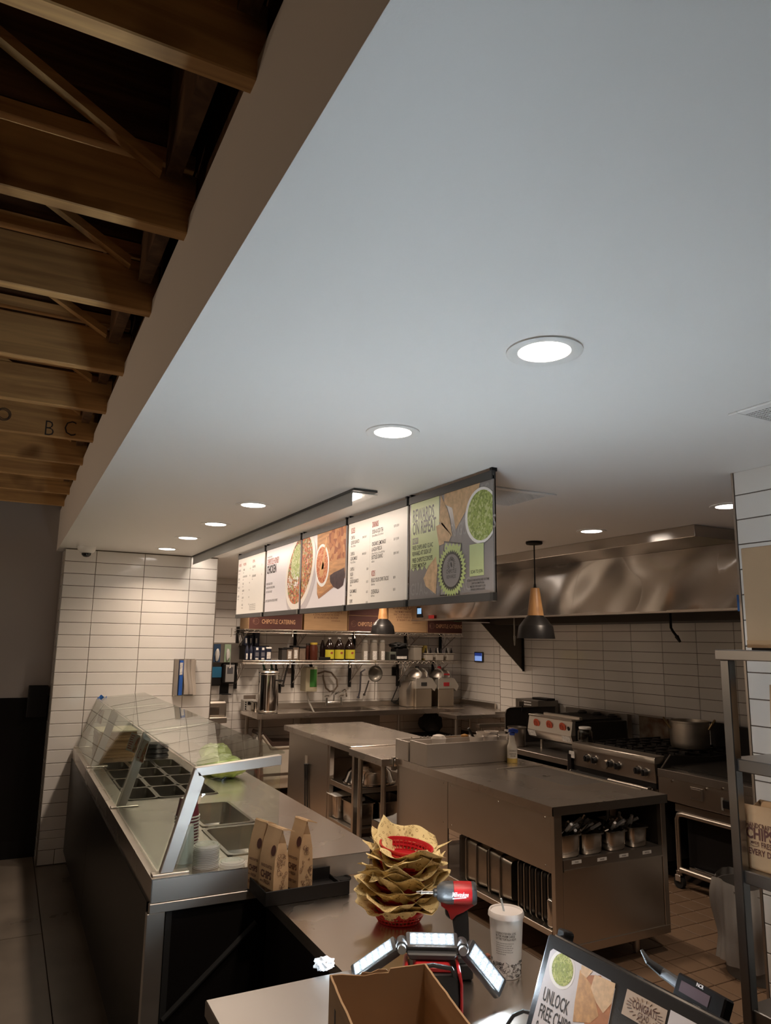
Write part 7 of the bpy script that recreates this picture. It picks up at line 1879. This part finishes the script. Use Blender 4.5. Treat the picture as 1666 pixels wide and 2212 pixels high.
for px, py in ((1149, 1582), (1223, 1595)):
    q = at_x(px, py, BXF-.016); part('spec_label', MB().prism([(BXF-.024, .945), (BXF-.021, .945), (BXF+.0, .89), (BXF-.004, .89)], 'y', q.y-.06, q.y+.06), LABW, t)
m = MB()
for i in range(16): m.box(BXF+.12, 5.62, BY0+.03+.04*i, BY0+.046+.04*i, 1.084, 1.10)
part('grate_bars', m, SOOT, t, kind='stuff')
part('grate_front', MB().box(BXF+.09, BXF+.13, BY0+.0, BY1-.12, 1.095, 1.125), STEEL, t, bevel=.003)
part('rear_splash', MB().box(5.665, 5.70, BY0+.0, BY1+.25, 1.075, 1.135), STEELDK, t)
for k in range(3): part('flue_vent', MB().lathe([(.045, 0), (.05, .012), (.03, .03), (0, .032)], (5.60, 5.72+.22*k, 1.10), 16), SOOT, t)
part('rear_post', MB().box(5.66, 5.72, BY0-.012, BY0+.02, .80, 1.13), STEELDK, t)
for x, y in ((BXF+.06, BY1-.12), (BXF+.06, BY0+.04), (5.62, BY1-.05), (5.62, BY0+.04)): part('leg', MB().cyl((x, y, .766), (x, y, .87), .016, n=12), STEEL, t)
part('bottom_pan', MB().box(BXF+.045, 5.68, BY0+.005, BY1-.005, .86, .875), BLACK, t)
# steel pot left of the broiler, shield and fryer behind
p = at_x(1140, 1602, 4.84)
single('steel_bain', MB().lathe([(0, .0), (.085, 0), (.09, .008), (.092, .18), (.10, .19), (.10, .196), (.088, .196), (.086, .01)], (0, 0, 0), 30, cap1=False), STEELDK, 'round steel pot on the stand behind the spray bottle', 'pot', loc=(0, 0, 0)).location = (4.87, 6.36, .766)
t = thing('splash_shield', 'black rounded splash shield standing left of the broiler', 'shield', (5.25, 6.70, .766))
r = .06
pts = [(4.90, .765), (4.90, 1.07), (4.918, 1.11), (4.96, 1.13), (5.60, 1.13), (5.60, .765)]
part('shield_plate', MB().prism(pts, 'y', 6.60, 6.612), mat('shield_black', (.025, .021, .018), .5), t, bevel=.002)
part('shield_edge', MB().tube([(x, 6.596, z) for x, z in pts[:5]], .006, 6), mat('dull_edge', (.12, .10, .085), .4, .8), t)
q = at_y(1126, 1524, 6.59); part('hook', MB().box(q.x-.03, q.x+.04, 6.588, 6.60, q.z-.01, q.z+.045), STEELDK, t, bevel=.002); part('hook_pin', MB().cyl((q.x+.01, 6.585, q.z-.06), (q.x+.01, 6.585, q.z), .010, n=8), BLACK, t)
t = thing('fryer', 'square steel fryer back with a black handle behind the shield', 'fryer', (5.6, 7.05, 0))
part('cabinet', MB().box(5.10, 5.78, 6.86, 7.25, .08, .80), STEELDK, t)
part('upstand', MB().box(5.50, 5.80, 6.78, 7.20, .80, 1.178), mat('fryer_steel', (.20, .185, .165), .4, .9), t, bevel=.004)
part('top_handle', MB().box(5.62, 5.74, 6.76, 7.04, 1.178, 1.20), BLACK, t, bevel=.006)
for k in range(2): part('notice', MB().box(5.496, 5.4995, 6.90, 7.13-.06*k, 1.115+.03*k, 1.128+.03*k), LABW, t)
for y in (6.9, 7.2): part('leg', MB().cyl((5.16, y, 0), (5.16, y, .08), .02, n=10), STEELDK, t)
for y in (6.9, 7.2): part('leg', MB().cyl((5.72, y, 0), (5.72, y, .08), .02, n=10), STEELDK, t)
# jar with white lid
c = (4.86, 5.32)
t = thing('clear_jar', 'clear jar with a white lid on the left corner of the range', 'jar', (c[0], c[1], .946))
q = at_y(1265, 1568, c[1]); hj = at_y(1265, 1570, c[1]).z-.946
part('jar_wall', MB().lathe([(0, .001), (.062, .001), (.066, .01), (.066, hj*.66), (.05, hj*.84), (.046, hj*.86), (.044, hj*.84), (.063, hj*.64), (.063, .012), (0, .006)], (c[0], c[1], .946), 32), glass_mat('jar_plastic', (.70, .68, .64), .05, 1.5), t)
part('jar_lid', MB().lathe([(0, hj*.86), (.056, hj*.86), (.057, hj*.98), (.054, hj), (0, hj)], (c[0], c[1], .946), 28), WHITEPL, t, 'white screw lid')

# steel tables between broiler and sink
t = thing('corner_table', 'steel corner table under the sink counter end, with a lower second top', 'table', (5.4, 7.7, 0))
part('upper_top', MB().box(4.885, 5.80, 7.55, 7.96, .915, .960), STEELTOP, t, bevel=.003)
part('upper_lip', MB().box(5.45, 5.80, 7.545, 7.55, .96, .985), STEEL, t)
part('lower_top', MB().box(5.16, 5.80, 7.47, 7.545, .815, .860), STEEL, t, bevel=.003)
for x, y in ((4.93, 7.62), (5.22, 7.50), (5.74, 7.62)): part('leg', MB().cyl((x, y, 0), (x, y, .815 if y < 7.55 else .915), .020, n=14), STEEL, t)

# ================================================================== RIGHT EDGE: WASTE SACK, DRAIN, RACK
t = thing('waste_bin', 'bin with a translucent white sack, half hidden by the steel rack', 'bin', (4.00, 2.99, 0))
part('bin_body', MB().lathe([(.19, .001), (.22, .47), (.215, .47), (.185, .02)], (4.00, 2.99, 0), 30, cap1=False), mat('bin_grey', (.13, .12, .11), .6), t)
m = MB()
def lin2(u, v):
    a = 2*math.pi*u; f = .010*math.sin(11*a)+.008*math.sin(19*a+1); ww = .5+.5*v
    r = .225+.02*math.sin(math.pi*min(1, v*1.4))+f*ww+.012*math.sin(6*v+3*a)
    return Vector((4.00+r*math.cos(a), 2.99+r*math.sin(a), .505-.43*v+.012*math.sin(5*a)*(1-.4*v)))
m.grid(lin2, 110, 16); part('white_sack', m, film_mat('white_sack_film', (.36, .35, .335), .35, .8), t, 'white plastic sack', smooth=180)
c = (4.09, 3.235)
t = thing('floor_drain', 'round metal floor drain beside the rack post', 'drain', (4.075, 3.235, 0))
p = at_z(1590, 2064, .002)
part('drain_ring', MB().lathe([(.028, .0005), (.05, .0005), (.05, .004), (.028, .004)], (p.x-.02, p.y, 0), 28, cap0=False, cap1=False), mat('dark_iron', (.08, .07, .06), .4, .9), t)
m = MB()
for k in range(5): m.box(p.x-.05, p.x+.01, p.y-.026+.012*k, p.y-.021+.012*k, .0005, .003)
part('drain_bars', m, BLACK, t, kind='stuff')

KX, KX2, KYE, KYN = 2.40, 2.70, 1.888, .90
t = thing('pickup_rack', 'stainless pick-up rack with square posts in front of the near tiled wall', 'rack', (2.56, 1.4, 0))
RACKST = mat('rack_steel', (.26, .25, .24), .30, 1.0, rvar=.05, vscale=3, vstretch=(1, 1, 4))
for x, y, nm in ((KX, KYE, 'a'), (KX2, KYE, 'b'), (KX, KYN, 'c'), (KX2, KYN, 'd')):
    part('post', MB().box(x, x+.038, y-.038, y, .0, 1.782), RACKST, t, 'square steel post', bevel=.003)
part('top_shelf', MB().box(KX-.012, KX2+.045, KYN-.1, KYE+.012, 1.782, 1.820), RACKST, t, bevel=.003)
for z, nm in ((1.43, 'u'), (1.05, 'm'), (.60, 'l')):
    part('shelf', MB().box(KX+.012, KX2+.045, KYN-.1, KYE-.004, z-.045, z), RACKST, t, bevel=.003)
# cardboard carton on top
a = at_x(1615, 1400, KX+.02); b = at_x(1615, 1183, KX+.02)
t = thing('cardboard_carton', 'closed kraft cardboard carton on top of the steel rack', 'box', (2.57, a.y-.25, 1.821))
part('carton_body', MB().box(KX+.02, KX2-.01, a.y-.5, a.y, 1.829, b.z), mat('carton_kraft', (.40, .27, .16), .8, var=.06, vscale=3), t, bevel=.003)
part('carton_base', MB().box(KX+.03, KX2-.02, a.y-.49, a.y-.01, 1.8205, 1.829), BLACK, t)
part('bottom_fold', MB().box(KX+.0185, KX+.02, a.y-.499, a.y-.001, 1.829, 1.856), CARD, t)
# paper bags on the shelves
q = at_x(1606, 1875, KX+.07)
def rack_bag(y_far, x, z, h, wd, dp, label, seed):
    return chip_bag((x, y_far-wd), (0, -1, 0), label, 'chip bags on the rack', h=h, wd=wd, dp=dp, z=z, flap=.03, seed=seed)
qa = at_x(1607, 1876, KX+.05); qt = at_x(1615, 1732, KX+.05)
YT = qa.y-.003
def open_bag(y_far, x0, z, h, wd, dp, label):
    t = thing('chip_bag', label, 'bag', (x0, y_far-wd/2, z), group='large chip bags on the rack')
    def rg_(zf, ins): return [Vector((x0+ins, y_far-ins, z+h*zf)), Vector((x0+ins, y_far-wd+ins, z+h*zf)), Vector((x0+dp*.5, y_far-wd+ins*1.6, z+h*zf)), Vector((x0+dp-ins, y_far-wd+ins, z+h*zf)), Vector((x0+dp-ins, y_far-ins, z+h*zf)), Vector((x0+dp*.5, y_far-ins*1.6, z+h*zf))]
    top = rg_(1, .004); top[0].z -= .004; top[5].z -= .02; top[2].z -= .02
    m = MB(); m.rings([rg_(0, .004), rg_(.05, 0), rg_(.5, .0), top], cap1=False)
    o = part('paper_body', m, KRAFTL, t, smooth=20)
    sd = o.modifiers.new('thickness', 'SOLIDIFY'); sd.thickness = .0015; sd.offset = -1
    part('rolled_bag_inside', MB().cyl((x0+dp*.5, y_far-.06, z+h*.93), (x0+dp*.5, y_far-wd+.02, z+h*.95), .024, n=14), KRAFT, t, 'rolled paper showing in the open top')
    F = frame((x0-.0012, y_far, z), (0, -1, 0), (0, 0, 1))
    m = MB(); s = wd
    m.text('HANDCRAFTED', F, .145*s, .11*s, .645*h, .70, 'LEFT', .012); m.text('CHIPS', F, .31*s, .10*s, .475*h, .78, 'LEFT', .03); m.text('MADE', F, .085*s, .20*s, .395*h, .85, 'LEFT', .012)
    m.text('FRESH', F, .155*s, .44*s, .365*h, .76, 'LEFT', .012); m.text('EVERY DAY', F, .17*s, .14*s, .235*h, .80, 'LEFT', .022)
    m.tube([F @ Vector((.19*s+.2*s*k/6, .385*h-.006*math.sin(math.pi*k/6), .0005)) for k in range(7)], .0008, 3)
    part('lettering', m, INKBRN, t)
    return t
KRAFTL = mat('kraft_light', (.46, .31, .18), .8, var=.06, vscale=6, bump=.1, bscale=30)
za = 1.0505
zt1 = at_x(1615, 1735, KX+.05).z
open_bag(YT, KX+.05, za, zt1-za, .17, .11, 'large open chip bag with brown lettering on the middle rack shelf')
qb = at_x(1656, 1640, KX+.09)
open_bag(qb.y-.02, KX+.10, 1.4305, .27, .17, .11, 'chip bag just showing at the picture edge on the upper rack shelf')
